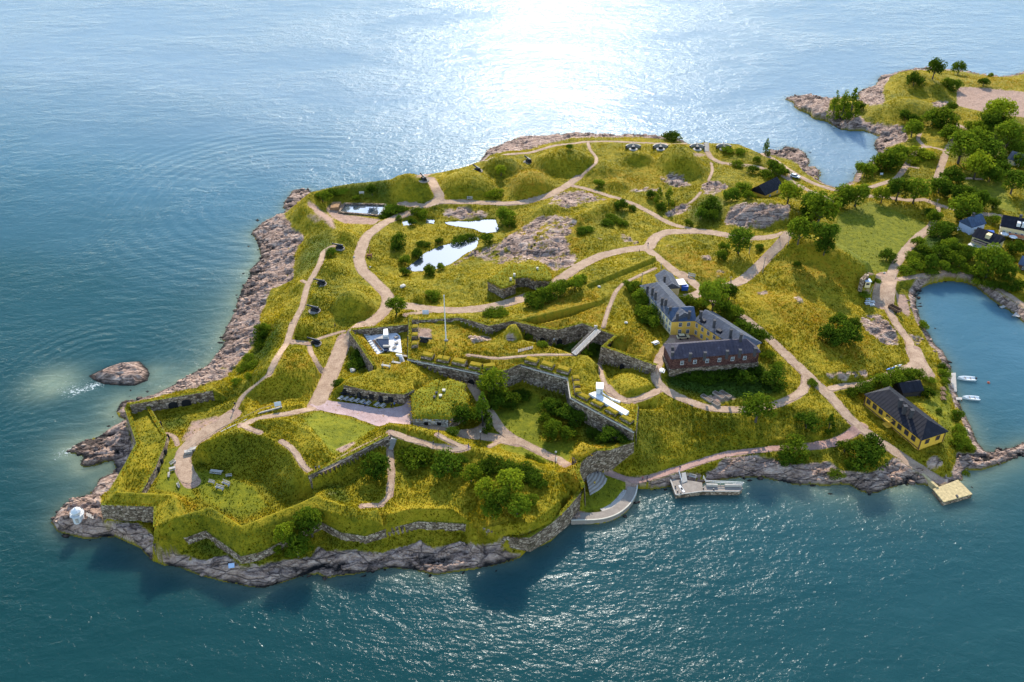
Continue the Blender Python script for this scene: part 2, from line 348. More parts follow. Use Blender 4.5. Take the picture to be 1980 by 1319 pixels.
DRY = [ # dry / reddish grass patches
 ("K 720,420 850,330 1000,340 960,520 740,540",1.3),("K 1210,770 1500,580 1520,610 1260,790",1.3),("N 230,620 420,600 740,740 760,770 500,680",1.6),("N 50,700 250,600 740,760 700,880 300,880",.85),
 ("L 220,1010 500,1000 850,1180 700,1260 400,1130",.9),("L 700,290 880,310 800,340 720,330",.9),("K 640,700 1250,700 1300,1000 700,1000",.7),("K 1300,330 1900,330 1900,480 1300,500",.6),("G 900,160 1400,250 1900,620 1900,800 1500,750 1100,400",.7),
 ("C 690,60 780,90 890,260 1120,290 1120,420 860,340",1.1),("C 1130,30 1190,30 1190,270 1130,280",1.2),("E 800,1000 870,905 1080,950 930,1000 850,1090 890,1290 800,1260 690,1130",1.3),("J 160,750 760,850 1220,900 1300,1000 1240,1010 700,900 160,820",1.0),
 ("J 900,530 1480,400 1560,560 1440,600 1150,610 1000,590",1.0),("J 1000,430 1480,300 1480,400 820,540",.9),("J 1500,640 1800,560 1900,850 1650,780",.9),("C 100,250 400,240 380,420 150,400",.8),("C 1000,780 1330,830 1330,850 1000,860",.8),
 ("J 120,560 700,560 640,800 250,760",.6),("J 700,690 1260,780 1240,810 700,800",.9),("B 1000,280 1160,400 1400,420 1680,530 1480,600 1280,470 1000,540",.7),("A 950,800 1130,780 1350,780 1060,930",.7),("E 1300,620 1940,700 1940,980 1300,800",.4),
 ("H 1100,480 1300,560 1400,700 1400,850 1200,700",.5),("J 1900,80 1880,200 1640,280",.6),("N 1370,850 1560,830 1700,920 1940,1100 1700,1000",.6),("M 1450,250 1940,260 1940,380 1450,340",.7),("M 880,460 1250,470 1300,520 900,520",.6),("M 1380,880 1560,900 1500,1000 1360,960",.8),
 ("J 640,240 1110,140 1110,250 840,260 750,310",.6)]
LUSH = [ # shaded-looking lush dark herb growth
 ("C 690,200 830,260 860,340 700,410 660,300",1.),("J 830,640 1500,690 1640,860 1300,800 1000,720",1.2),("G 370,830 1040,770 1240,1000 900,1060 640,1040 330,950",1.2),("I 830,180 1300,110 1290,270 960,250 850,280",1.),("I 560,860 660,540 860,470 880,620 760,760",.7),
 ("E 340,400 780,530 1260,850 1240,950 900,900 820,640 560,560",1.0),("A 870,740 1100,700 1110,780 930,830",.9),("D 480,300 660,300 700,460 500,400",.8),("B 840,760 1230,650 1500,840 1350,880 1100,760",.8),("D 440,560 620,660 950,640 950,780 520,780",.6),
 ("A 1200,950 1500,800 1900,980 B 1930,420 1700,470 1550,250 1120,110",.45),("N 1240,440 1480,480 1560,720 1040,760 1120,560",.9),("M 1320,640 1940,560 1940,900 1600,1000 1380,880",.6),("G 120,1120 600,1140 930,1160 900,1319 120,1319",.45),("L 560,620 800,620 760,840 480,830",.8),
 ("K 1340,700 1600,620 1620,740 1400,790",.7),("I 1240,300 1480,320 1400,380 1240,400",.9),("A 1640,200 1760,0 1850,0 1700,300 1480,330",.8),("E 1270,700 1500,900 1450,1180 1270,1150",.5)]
DIRT = [ # bare sandy ground painted into the turf
 ("I 810,330 860,280 950,285 910,360 1230,405 1180,445 950,435 880,400",1.),("I 655,280 700,250 740,300 870,400 900,480 850,470",.8),("I 660,330 800,420 740,440 670,400",.7),("A 1130,745 1420,700 1340,800 1090,920 1040,900",.7),("M 1445,350 1560,350 1940,385 2200,420 2200,640 1940,565 1640,525 1440,480",1.6),
 ("N 965,930 1050,930 1085,1060 1075,1100 1010,1050",1.2),("L 540,195 700,190 900,195 960,215 880,232 640,215",1.3),("L 530,290 640,290 640,320 540,330",.8),("G 610,1040 780,1000 890,1050 700,1100",.8),("G 360,560 560,560 640,625 390,640",1.1),("G 1860,330 1900,440 1800,440",.0),
 ("J 100,590 215,600 210,700 110,690",.8),("I 1630,60 1600,40 1450,90 1560,100",.8),("K 1600,200 1700,195 1680,215 1600,212",.5),("B 1020,80 1100,60 1150,290 1080,300",.3),("N 720,880 810,870 780,950 730,940",.8),("J 1260,800 1420,1319 1290,1319",.0),("C 570,965 720,905 740,915 620,1000",.9),
 ("G 1500,1100 1560,1110 1540,1140",.0)]
# paths: (name, width m, spec)
PATHS = [
 ('plaza', None, "C 505,600 620,612 760,630 900,662 1000,655 1080,640 1140,560 1143,640 1143,780 1000,768 900,795 700,720 440,668 380,625 440,600"),
 ('road', 5.0, "C 430,640 500,500 570,330 650,130"),('road', 4.2, "C 640,150 700,80 800,20 I 1080,1235 1180,1160 1265,1085 1290,985 1200,890 1090,790 1060,700 1085,610 1120,530 1250,430 1350,390 1470,345"),
 ('road', 3.6, "I 1380,290 1550,300 K 0,612 60,622 180,585 300,585 500,588 700,597 850,585 1000,540 1130,475 1200,425 1240,395"),
 ('path', 4.0, "I 1570,300 1680,250 1640,170 1600,100"),
 ('path', 2.4, "K 1200,465 1330,495 1450,535 1550,565 1650,600 1760,655 1850,710 1935,752 L 450,848 600,882"),
 ('road', 4.2, "K 1040,1205 1140,1135 1250,1062 1400,988 1600,942 1700,930 1760,935 1800,860 1850,825 1940,803 L 400,885 600,882 700,893 800,912"),('road', 3.6, "L 800,912 900,930 1000,935 1150,925 1260,895"),
 ('road', 4.0, "L 1262,900 1200,970 1100,1080 1000,1180 900,1260 750,1310 G 640,235 560,280 470,300"),
 ('road', 3.2, "L 190,1005 290,1090 400,1180 500,1250 G 440,95 560,195 620,240"),
 ('road', 4.2, "J 0,428 60,440 200,460 400,470 600,452 750,420 850,392 930,360"),('path', 2.2, "J 20,500 90,485 180,478"),
 ('footpath', 1.8, "I 870,605 800,640 770,740 720,830 680,890 660,960 640,1060 590,1150 550,1240 530,1310 A 1890,0 1870,90 1840,180 1770,270 1730,350 1700,410"),
 ('footpath', 1.4, "I 640,865 690,890"),('footpath', 2.0, "A 1850,155 1940,160 C 215,165 270,155 360,170"),('footpath', 1.2, "C 380,180 390,240 440,310 480,390"),('footpath', 1.2, "C 420,150 520,110 640,80"),
 ('footpath', 1.2, "A 1700,405 1600,490 1520,560 1480,610 1445,680"),
 ('path', 4.5, "A 1440,700 1380,750 1290,810 1160,890 1080,960 1050,1060 1080,1150 1130,1215"),
 ('footpath', 1.1, "A 940,850 990,850 1015,890 1020,930"),
 ('ramp', 2.0, "A 1500,790 1640,725 C 140,715 280,685 430,655"),('footpath', 1.5, "A 1500,780 1560,810 1640,840"),
 ('footpath', 1.5, "A 1800,905 C 180,910 260,960 300,1030 340,1100 370,1145 430,1135"),('footpath', 1.8, "C 430,1135 560,1075 700,990 850,920 980,860"),('footpath', 2.0, "C 985,838 1130,888 1310,940 1500,985 1560,955"),('footpath', 1.4, "C 1340,855 1430,905 1530,950 1570,960"),
 ('footpath', 1.7, "C 985,975 990,1060 1000,1150 990,1240 D 975,395 985,380"),('footpath', 1.6, "D 780,460 850,452 920,452"),
 ('path', 2.6, "C 1585,455 1640,560 1700,640 1750,710 1800,790 1880,870 E 430,920 560,985 700,1050 760,1085"),('path', 2.4, "C 1750,720 1700,790 1640,835 1560,850 1480,840 1390,815"),('path', 3.4, "C 1520,855 1680,865 1800,885 1940,915"),
 ('footpath', 1.2, "E 180,945 250,910"),
 ('shore_path', 2.0, "F 1070,212 1150,238 1230,272 1300,272 1400,243 1520,205 1640,172 1780,122 1940,72 H 0,812 150,797 300,790"),('shore_path', 3.0, "H 300,792 430,780 500,765 580,730 650,690 730,640"),
 ('quay', 3.6, "F 1255,275 1262,340 1235,410 1190,470 1120,525 1050,550 950,562 850,545 790,515"),
 ('road', 3.2, "G 880,420 1000,500 1120,605 1300,780 1450,920 1560,1020 1720,1200 H 650,600 760,690 850,748 1000,850 1150,950 1300,1040"),
 ('road', 2.8, "G 1390,880 1395,950 1340,1020 1200,1085 1130,1105"),('road', 2.8, "G 940,1135 750,1135 600,1110 450,1045 330,985 260,930 260,850 290,760 340,670 400,600"),('road', 2.4, "G 290,985 200,1030 100,1070 0,1065 E 1290,610 1180,605 1100,545"),
 ('footpath', 1.2, "E 1060,510 1020,400 1000,330"),
 ('road', 2.6, "G 1560,985 1650,960 1800,945 H 700,335 800,310 900,265"),('road', 2.6, "H 1020,215 1080,195 1130,160 1110,80 1070,20 N 1090,1290 1000,1180 940,1080 890,960"),
 ('road', 7.5, "N 880,1000 890,900 900,830 910,800"),('road', 3.4, "N 930,820 980,700 1050,600 1130,510 1240,425"),('road', 5.0, "H 1110,60 1150,160 1210,250"),('path', 2.2, "N 1000,815 1150,790 1300,765 1420,755 1580,805 1700,860 1800,915 1940,1010 2050,1080"),('path', 2.0, "N 790,768 850,790 900,820"),
 ('coast_path', 2.0, "K 430,305 560,265 700,228 870,217 960,190 1050,162 1200,146 1300,132 1500,130 1700,140 1900,150 L 300,232 500,226"),('coast_path', 2.6, "L 960,232 1040,290 1150,345 1280,435 1450,525 1615,578 M 540,1115"),('path', 2.4, "L 640,225 645,280 680,335 750,370 900,385 1000,390 1080,415"),
 ('coast_path', 2.4, "L 1265,495 1340,540 1400,572 1520,622 1570,650"),('path', 2.2, "L 1285,440 1260,490"),
 ('footpath', 1.2, "K 1305,135 1320,190 1370,250 1370,290 1250,395"),('footpath', 1.0, "L 680,370 690,430 660,500"),('footpath', 1.0, "L 600,590 560,640 510,675"),
 ('path', 2.4, "M 780,1165 830,1155 860,1160"),('path', 2.6, "M 1190,1185 1260,1215 1330,1240 1400,1255"),('path', 2.4, "M 790,1095 900,1060 980,1035 1040,960 1070,910 1110,850 1190,790 1230,790"),('path', 1.6, "M 1190,785 1140,735 1160,690"),('path', 1.5, "M 1230,795 1290,800 1360,830"),('path', 3.0, "M 1290,1025 1310,960 1350,850"),
 ('path', 1.8, "M 1470,1025 1620,1035"),('path', 1.6, "M 1080,940 1140,950"),('road', 3.4, "M 1530,1295 1620,1295 1760,1310"),('path', 1.4, "M 1300,1230 1295,1290"),('path', 2.2, "M 1430,620 1500,650"),
 ('footpath', 1.1, "J 1500,590 1530,480 1590,330 1640,270 1800,190 1890,150"),('footpath', 1.0, "J 480,800 700,830 1000,800 1280,800"),
 ('road', 2.8, "G 960,1138 1050,1125 1150,1098"),('road', 2.6, "H 880,272 960,235 1040,205"),('coast_path', 2.4, "L 1540,640 1600,665 M 640,1150 780,1166 860,1160 1000,1185 1100,1195 1200,1188"),('path', 2.4, "M 1390,1250 1460,1275 1550,1296"),('path', 2.2, "M 800,1092 700,1120 560,1112"),
 ('path', 2.4, "I 1285,1010 1340,1040 1430,1058"),('path', 2.6, "N 1225,440 1270,370 1292,320"),('path', 1.8, "L 1060,410 1150,440 1265,492"),('path', 2.0, "G 620,250 690,320 780,370 890,425"),('footpath', 1.3, "D 985,375 960,420 915,450"),('road', 3.0, "E 1100,545 1060,500"),('path', 3.0, "C 1130,700 1260,800 1390,815"),('path', 2.6, "M 1350,850 1370,800 1430,700 1440,630")]

MOWN = [("E 200,700 330,620 420,500 560,560 560,900 830,900 800,1000 770,1070 500,950 380,880",1.),("C 330,735 440,680 890,798 760,880 560,1010 480,900",1.),("E 270,930 420,930 690,1075 560,1050 250,960",1.),("N 540,330 800,230 1230,410 1100,540 960,700 900,770 780,740 520,560",1.),("F 1060,235 1222,280 1190,360 1080,478 960,508 810,488 895,395",1.),
 ("A 950,960 1030,950 1060,1150 B 1180,420 1000,360 850,330",1.),("B 1150,200 1300,190 1600,320 1700,470 1500,560 1200,420",.8),("M 1480,1040 1760,1050 1900,1300 1600,1200",1.),("H 1150,480 1380,300 1420,700 1350,850 1300,600",.8),("C 1700,780 1830,850 1740,860",1.)]

CLIP = [("B 560,350 1000,370 1022,535 1270,465 1500,608 1940,432 D 430,380 660,455 790,508 890,478 950,632 800,685 620,655 470,575 B 1640,805 1500,835 1235,640 1100,690 838,745 850,462 490,405",1.),("A 640,640 800,632 935,862 918,940 850,1105 745,1290 B 570,357 455,450 A 612,1110 718,918",1.),
 ("J 815,543 1480,388 1480,430 840,570",1.),("J 1365,275 1890,62 1890,110 1400,300",1.),("N 200,630 450,640 760,780 740,1000 500,1000 100,800",.7),("I 845,900 1210,900 1230,1000 1150,1180 900,1160",.6),("J 1560,860 1870,900 1880,1130 1650,1140",.6)]
HARD = [l for l in LINES.strip().split('\n') if l.startswith(('z=10.4 B 570', 'z=9.6 B 858', 'z=13.5 A 1190', 'z=15 J 1365', 'z=14.4 C 0,745', 'z=8.6 D 985'))]
assert len(HARD) == 6
# ------------------------------------------------------------------ terrain heights on a survey grid
STEP = 2.0
US = np.arange(-170, 2262, STEP); VS = np.arange(92, 1170, STEP)
UU, VV = np.meshgrid(US, VS); NV, NU = UU.shape
GX, GY = unp(UU, VV, 0.0)
def build_tin():
    vs, zs, es = [], [], []
    def add(pts, closed=False):
        b = len(vs)
        for p in pts: vs.append(Vector((p[0], p[1]))); zs.append(p[2])
        for i in range(len(pts)-1): es.append((b+i, b+i+1))
        if closed: es.append((b+len(pts)-1, b))
    add([(p[0], p[1], 0.0) for p in SHORE], True)
    for l in LINES.strip().split('\n'): add(parse(l))
    for wd in WALLS:
        pts, zb = wall_pts(wd); add(pts)
        off = offset_line(pts, wd[3]*wd[4]); add([(q[0], q[1], z) for q, z in zip(off, zb)])
    for k, (z, sp) in PONDS.items(): add([(p[0], p[1], z+0.05) for p in parse(sp, z)], True)
    for x in (-400, 700):
        for y in (60, 900): vs.append(Vector((x, y))); zs.append(-3.0)
    r = delaunay_2d_cdt(vs, es, [], 0, 0.02)
    ov, of, oi = r[0], r[2], r[3]
    segs = [(vs[a], vs[b], zs[a], zs[b]) for a, b in es]
    A = np.array([[s[0].x, s[0].y, s[1].x, s[1].y, s[2], s[3]] for s in segs])
    oz = []
    for v, ids in zip(ov, oi):
        if ids: oz.append(float(np.mean([zs[i] for i in ids])))
        else:
            dx, dy = A[:, 2]-A[:, 0], A[:, 3]-A[:, 1]; L = dx*dx+dy*dy+1e-9
            t = np.clip(((v.x-A[:, 0])*dx+(v.y-A[:, 1])*dy)/L, 0, 1)
            d = (v.x-A[:, 0]-t*dx)**2+(v.y-A[:, 1]-t*dy)**2
            k = np.argsort(d)[:2]; oz.append(float(np.mean(A[k, 4]+t[k]*(A[k, 5]-A[k, 4]))))
    P = np.array([[v.x, v.y] for v in ov]); PU, PV = proj0(P[:, 0], P[:, 1]); oz = np.array(oz)
    H = np.full(UU.shape, np.nan)
    for f in of:
        for k in range(1, len(f)-1):
            t = (f[0], f[k], f[k+1])
            x, y, z = PU[list(t)], PV[list(t)], oz[list(t)]
            i0, i1 = np.searchsorted(US, x.min()), np.searchsorted(US, x.max())+1
            j0, j1 = np.searchsorted(VS, y.min()), np.searchsorted(VS, y.max())+1
            if i0 >= NU or j0 >= NV or i1 <= 0 or j1 <= 0: continue
            den = (y[1]-y[2])*(x[0]-x[2])+(x[2]-x[1])*(y[0]-y[2])
            if abs(den) < 1e-9: continue
            xx, yy = UU[j0:j1, i0:i1], VV[j0:j1, i0:i1]
            if xx.size == 0: continue
            a = ((y[1]-y[2])*(xx-x[2])+(x[2]-x[1])*(yy-y[2]))/den
            b = ((y[2]-y[0])*(xx-x[2])+(x[0]-x[2])*(yy-y[2]))/den
            c = 1-a-b; m = (a > -1e-6) & (b > -1e-6) & (c > -1e-6)
            sub = H[j0:j1, i0:i1]; sub[m] = (a*z[0]+b*z[1]+c*z[2])[m]
    return np.nan_to_num(H, nan=-3.0)
def blur(a, s):
    if s <= 0: return a
    r = int(3*s)+1; k = np.exp(-0.5*(np.arange(-r, r+1)/s)**2); k /= k.sum()
    p = np.pad(a, r, mode='edge')
    b = sum(k[i]*p[:, i:i+a.shape[1]] for i in range(2*r+1))
    return sum(k[i]*b[i:i+a.shape[0], :] for i in range(2*r+1))
def upsample2(a):
    return np.repeat(np.repeat(a, 2, 0), 2, 1)[:NV, :NU]
H = build_tin()
LAND = inpoly(GX, GY, SHORE)
sx, sy = GX[::2, ::2], GY[::2, ::2]
SD = blur(upsample2(segdist(sx, sy, SHORE, True)), 0.8)
SD = np.where(LAND, SD, -SD)
wd_ = np.full(sx.shape, 1e9)
for wl in WALLS:
    wd_ = np.minimum(wd_, segdist(sx, sy, wall_pts(wl)[0]))
WDIST = upsample2(wd_); HDIST = upsample2(np.min([segdist(sx, sy, parse(l)) for l in HARD], axis=0))
for (t, x0, y0, x1, y1, zb, dh, pw) in MOUNDS:
    a = unp(*tp(t, x0, y1), zb); b = unp(*tp(t, x1, y1), zb); c = unp(*tp(t, (x0+x1)/2, y0), zb+dh*0.75)
    cy = (a[1]+c[1])/2; ry = abs(c[1]-a[1])/2*1.15; rx = abs(b[0]-a[0])/2*1.05; cx = (unp(*tp(t, (x0+x1)/2, (y0+y1)/2), zb))[0]
    q = np.sqrt(((GX-cx)/rx)**2+((GY-cy)/ry)**2)*(0.9+0.25*vnoise(GX/9, GY/9, 5))
    H = np.where(q < 1, H+dh*1.32*(1-np.clip(q, 0, 1)**2.4)**(0.95*pw), H)
for sp, hw, dh in RIDGES:
    pts = parse(sp); bb = [min(p[0] for p in pts)-hw, max(p[0] for p in pts)+hw, min(p[1] for p in pts)-hw, max(p[1] for p in pts)+hw]
    m = (GX > bb[0]) & (GX < bb[1]) & (GY > bb[2]) & (GY < bb[3])
    d = segdist(GX[m], GY[m], pts)/hw
    H[m] += dh*(1-sstep(0.15, 1.0, d))
soft = sstep(3.0, 7.0, WDIST)*sstep(.8, 3.0, HDIST)
Hs = blur(H, 2.2); H = np.where(LAND, H*(1-soft)+Hs*soft, H)
def pmask(lst, soften=1.2):
    """blend mask from outlines seen on the ground surface"""
    d = GY*CP-(H-CAM_H)*SP; yy = GY*SP+(H-CAM_H)*CP
    PU = CX+FPX*GX/d; PV = CY-FPX*yy/d
    out = np.zeros(UU.shape)
    for sp, s in lst:
        if s == 0: continue
        pl = ppix(sp); xs = [p[0] for p in pl]; ys = [p[1] for p in pl]
        m = (PU > min(xs)-1) & (PU < max(xs)+1) & (PV > min(ys)-1) & (PV < max(ys)+1)
        k = np.zeros(UU.shape); k[m] = inpoly(PU[m], PV[m], pl)*s
        out = np.maximum(out, k)
    return blur(out, soften)
# a firmer bank at the water line, sea bed beyond
H = np.where(LAND, np.maximum(H, 0.06+0.5*np.clip(SD, 0, 1.6)), np.minimum(-0.05, -0.32*(-SD)))
H = np.maximum(H, -2.6)
CLIPM = pmask(CLIP, 1.0)
MOWNM = pmask(MOWN, 1.5)
H = H+LAND*soft*(1-.75*np.maximum(CLIPM, np.clip(MOWNM, 0, 1)))*(0.55*(fbm(GX/11, GY/11, 3, 3)-0.5)+0.62*(fbm(GX/2.3, GY/2.3, 3, 9, 0.6)-0.5))
def bil(a, X, Y):
    u, v = proj0(np.asarray(X, float), np.asarray(Y, float))
    i = np.clip((u-US[0])/STEP, 0, NU-1.001); j = np.clip((v-VS[0])/STEP, 0, NV-1.001)
    i0 = i.astype(int); j0 = j.astype(int); f = i-i0; g = j-j0
    return (a[j0, i0]*(1-f)+a[j0, i0+1]*f)*(1-g)+(a[j0+1, i0]*(1-f)+a[j0+1, i0+1]*f)*g
def gp(px, py):
    """first ground point seen along a survey ray"""
    x = (px-CX)/FPX; y = -(py-CY)/FPX; dy = CP+y*SP; dz = -SP+y*CP
    t0 = (26-CAM_H)/dz; t1 = (-0.5-CAM_H)/dz
    t = np.linspace(t0, t1, 700); z = CAM_H+dz*t; h = np.maximum(bil(H, x*t, dy*t), 0.0)
    k = np.argmax(z <= h)
    if k == 0: k = len(t)-1
    a, b = t[max(k-1, 0)], t[k]
    for _ in range(12):
        m = (a+b)/2
        if CAM_H+dz*m <= max(float(bil(H, x*m, dy*m)), 0.0): b = m
        else: a = m
    return float(x*b), float(dy*b), max(float(bil(H, x*b, dy*b)), 0.0)
def g(t, x, y): return gp(*tp(t, x, y))
def hz(X, Y): return float(bil(H, X, Y))
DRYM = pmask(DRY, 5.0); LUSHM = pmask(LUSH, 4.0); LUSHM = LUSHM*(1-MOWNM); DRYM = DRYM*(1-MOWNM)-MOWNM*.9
rk = pmask(ROCKS, 2.0)
nz = 0.5*fbm(GX/3.1+GY/14, GY/4.5, 3, 41)+0.5*fbm(GX/1.3, GY/1.1, 2, 57)
shore_rock = (1-sstep(1.5, 5.0, SD))*LAND*(H < 3.5)
ROCKM = sstep(0.42, 0.58, rk*(0.20+1.32*nz)*np.where(SD > 6, 0.92, 1.18)+0.75*shore_rock*(nz > 0.3)-0.02)*LAND
ROCKM = ROCKM*sstep(0.6, 1.6, WDIST)
# fractured, bedded granite
ang = math.radians(24); rxx = GX*math.cos(ang)+GY*math.sin(ang); ryy = -GX*math.sin(ang)+GY*math.cos(ang)
rn = ridged(rxx/9, ryy/3.2, 4, 77)
blk = np.floor(fbm(rxx/7, ryy/2.2, 3, 12)*9)/9+0.35*np.floor(fbm(rxx/2.2, ryy/1.0, 2, 31)*6)/6
strong = np.clip(rk, 0, 1.3)
fall = sstep(0.2, 4.0, SD)
H = H+ROCKM*(0.45+0.55*fall)*(0.35+strong)*((blk-0.72)*2.1+(rn-0.55)*1.3+0.15)
H = np.where(LAND, np.maximum(H, 0.03), H)
# ponds
for k, (z, sp) in PONDS.items():
    pl = parse(sp, z); m = inpoly(GX, GY, pl); d = np.zeros(UU.shape); d[m] = segdist(GX[m], GY[m], pl, True)
    H = np.where(m, z-np.minimum(1.2, 0.15+0.6*d), H); ROCKM[m] *= 0.2
DIRTM = pmask(DIRT, 1.6)
# ------------------------------------------------------------------ paths laid on the ground
PATHM = np.zeros(UU.shape); PATH_LINES = []
def resample(pts, s):
    P = np.array(pts); d = np.r_[0, np.cumsum(np.hypot(*np.diff(P[:, :2], axis=0).T))]
    n = max(2, int(d[-1]/s)+1); q = np.linspace(0, d[-1], n)
    return np.stack([np.interp(q, d, P[:, i]) for i in range(P.shape[1])], 1)
def smooth_line(P, it):
    for _ in range(it):
        Q = P.copy(); Q[1:-1] = 0.25*P[:-2]+0.5*P[1:-1]+0.25*P[2:]; P = Q
    return P
for name, wdt, sp in PATHS:
    pix = ppix(sp)
    pts = np.array([gp(*p) for p in pix])
    if wdt is None:
        PATH_LINES.append((name, None, pts)); PATHM = np.maximum(PATHM, inpoly(GX, GY, pts)); continue
    P = resample(pts, 0.9); P = smooth_line(P, 10); zz = P[:, 2].copy()
    zz = smooth_line(np.stack([zz, zz], 1), 12)[:, 0]; P[:, 2] = zz
    PATH_LINES.append((name, wdt, P))
    x0, x1, y0, y1 = P[:, 0].min()-6, P[:, 0].max()+6, P[:, 1].min()-6, P[:, 1].max()+6
    m = np.argwhere((GX > x0) & (GX < x1) & (GY > y0) & (GY < y1) & LAND)
    if len(m) == 0: continue
    jj, ii = m[:, 0], m[:, 1]
    best = np.full(len(m), 1e9); bz = np.zeros(len(m)); X = GX[jj, ii]; Y = GY[jj, ii]
    for a, b in zip(P[:-1], P[1:]):
        s_ = np.abs(X-a[0])+np.abs(Y-a[1]) < 9
        if not s_.any(): continue
        dx, dy = b[0]-a[0], b[1]-a[1]; t = np.clip(((X[s_]-a[0])*dx+(Y[s_]-a[1])*dy)/(dx*dx+dy*dy+1e-9), 0, 1)
        d = np.hypot(X[s_]-a[0]-t*dx, Y[s_]-a[1]-t*dy); k = d < best[s_]
        ix = np.where(s_)[0][k]; best[ix] = d[k]; bz[ix] = (a[2]+t*(b[2]-a[2]))[k]
    wgt = 1-sstep(wdt/2+0.2, wdt/2+1.8, best)
    wgt *= sstep(0.3, 1.2, WDIST[jj, ii])
    H[jj, ii] = H[jj, ii]*(1-wgt)+bz*wgt
    PATHM[jj, ii] = np.maximum(PATHM[jj, ii], 1-sstep(wdt/2-0.2, wdt/2+0.7, best))
ROCKM *= 1-PATHM
# ------------------------------------------------------------------ material helpers
class NT:
    def __init__(s, name):
        s.m = bpy.data.materials.new(name); s.m.use_nodes = True; s.t = s.m.node_tree
        s.b = s.t.nodes['Principled BSDF']; s.out = s.t.nodes['Material Output']
    def n(s, typ, **kw):
        nd = s.t.nodes.new('ShaderNode'+typ)
        for k, v in kw.items():
            if k in nd.inputs.keys() if hasattr(nd.inputs, 'keys') else False: nd.inputs[k].default_value = v
            else: setattr(nd, k, v)
        return nd
    def l(s, a, b): s.t.links.new(a, b)
    def pos(s): return s.n('NewGeometry').outputs['Position']
    def noise(s, scale, detail=3, rough=0.55, vec=None, dist=0.0):
        nd = s.n('TexNoise'); nd.inputs['Scale'].default_value = scale; nd.inputs['Detail'].default_value = detail
        nd.inputs['Roughness'].default_value = rough; nd.inputs['Distortion'].default_value = dist
        s.l(vec if vec else s.pos(), nd.inputs['Vector']); return nd.outputs['Fac']
    def ramp(s, fac, stops):
        nd = s.n('ValToRGB'); e = nd.color_ramp.elements
        while len(e) < len(stops): e.new(0.5)
        for el, (p, c) in zip(e, stops): el.position = p; el.color = (*c, 1) if len(c) == 3 else c
        s.l(fac, nd.inputs['Fac']); return nd.outputs['Color']
    def mix(s, fac, a, b, mode='MIX'):
        nd = s.n('Mix'); nd.data_type = 'RGBA'; nd.blend_type = mode
        for sock, v in ((nd.inputs[0], fac), (nd.inputs[6], a), (nd.inputs[7], b)):
            if isinstance(v, (int, float)): sock.default_value = v
            elif isinstance(v, tuple): sock.default_value = (*v, 1)
            else: s.l(v, sock)
        return nd.outputs[2]
    def math(s, op, a, b=0.0):
        nd = s.n('Math'); nd.operation = op
        for i, v in enumerate((a, b)):
            if isinstance(v, (int, float)): nd.inputs[i].default_value = v
            else: s.l(v, nd.inputs[i])
        return nd.outputs[0]
    def mr(s, v, a, b, c=0.0, d=1.0):
        nd = s.n('MapRange'); s.l(v, nd.inputs[0])
        for i, q in enumerate((a, b, c, d)): nd.inputs[i+1].default_value = q
        return nd.outputs[0]
    def bump(s, h, strength=0.5, dist=0.2, prev=None):
        nd = s.n('Bump'); nd.inputs['Strength'].default_value = strength; nd.inputs['Distance'].default_value = dist
        s.l(h, nd.inputs['Height'])
        if prev: s.l(prev, nd.inputs['Normal'])
        return nd.outputs[0]
    def mapping(s, rot=0.0, scale=(1, 1, 1), vec=None):
        nd = s.n('Mapping'); nd.inputs['Rotation'].default_value = (0, 0, rot); nd.inputs['Scale'].default_value = scale
        s.l(vec if vec else s.pos(), nd.inputs['Vector']); return nd.outputs[0]
    def done(s, color=None, normal=None, rough=0.9, spec=0.2):
        if color is not None:
            if isinstance(color, tuple): s.b.inputs['Base Color'].default_value = (*color, 1)
            else: s.l(color, s.b.inputs['Base Color'])
        if normal is not None: s.l(normal, s.b.inputs['Normal'])
        if isinstance(rough, (int, float)): s.b.inputs['Roughness'].default_value = rough
        else: s.l(rough, s.b.inputs['Roughness'])
        s.b.inputs['Specular IOR Level'].default_value = spec
        return s.m
MATS = {}
def plain(name, c, rough=0.8, var=0.25, scale=1.5, spec=0.25, bump=0.0, metal=0.0):
    """weathered single-colour surface"""
    if name in MATS: return MATS[name]
    k = NT(name); n1 = k.noise(scale, 4, 0.6); n2 = k.noise(scale*7, 2)
    f = k.math('ADD', k.math('MULTIPLY', n1, 0.65), k.math('MULTIPLY', n2, 0.35))
    lo = tuple(x*(1-var) for x in c); hi = tuple(min(1, x*(1+var)) for x in c)
    col = k.ramp(f, [(0.3, lo), (0.7, hi)])
    k.b.inputs['Metallic'].default_value = metal
    MATS[name] = k.done(col, k.bump(n2, bump, 0.05) if bump else None, rough, spec); return MATS[name]
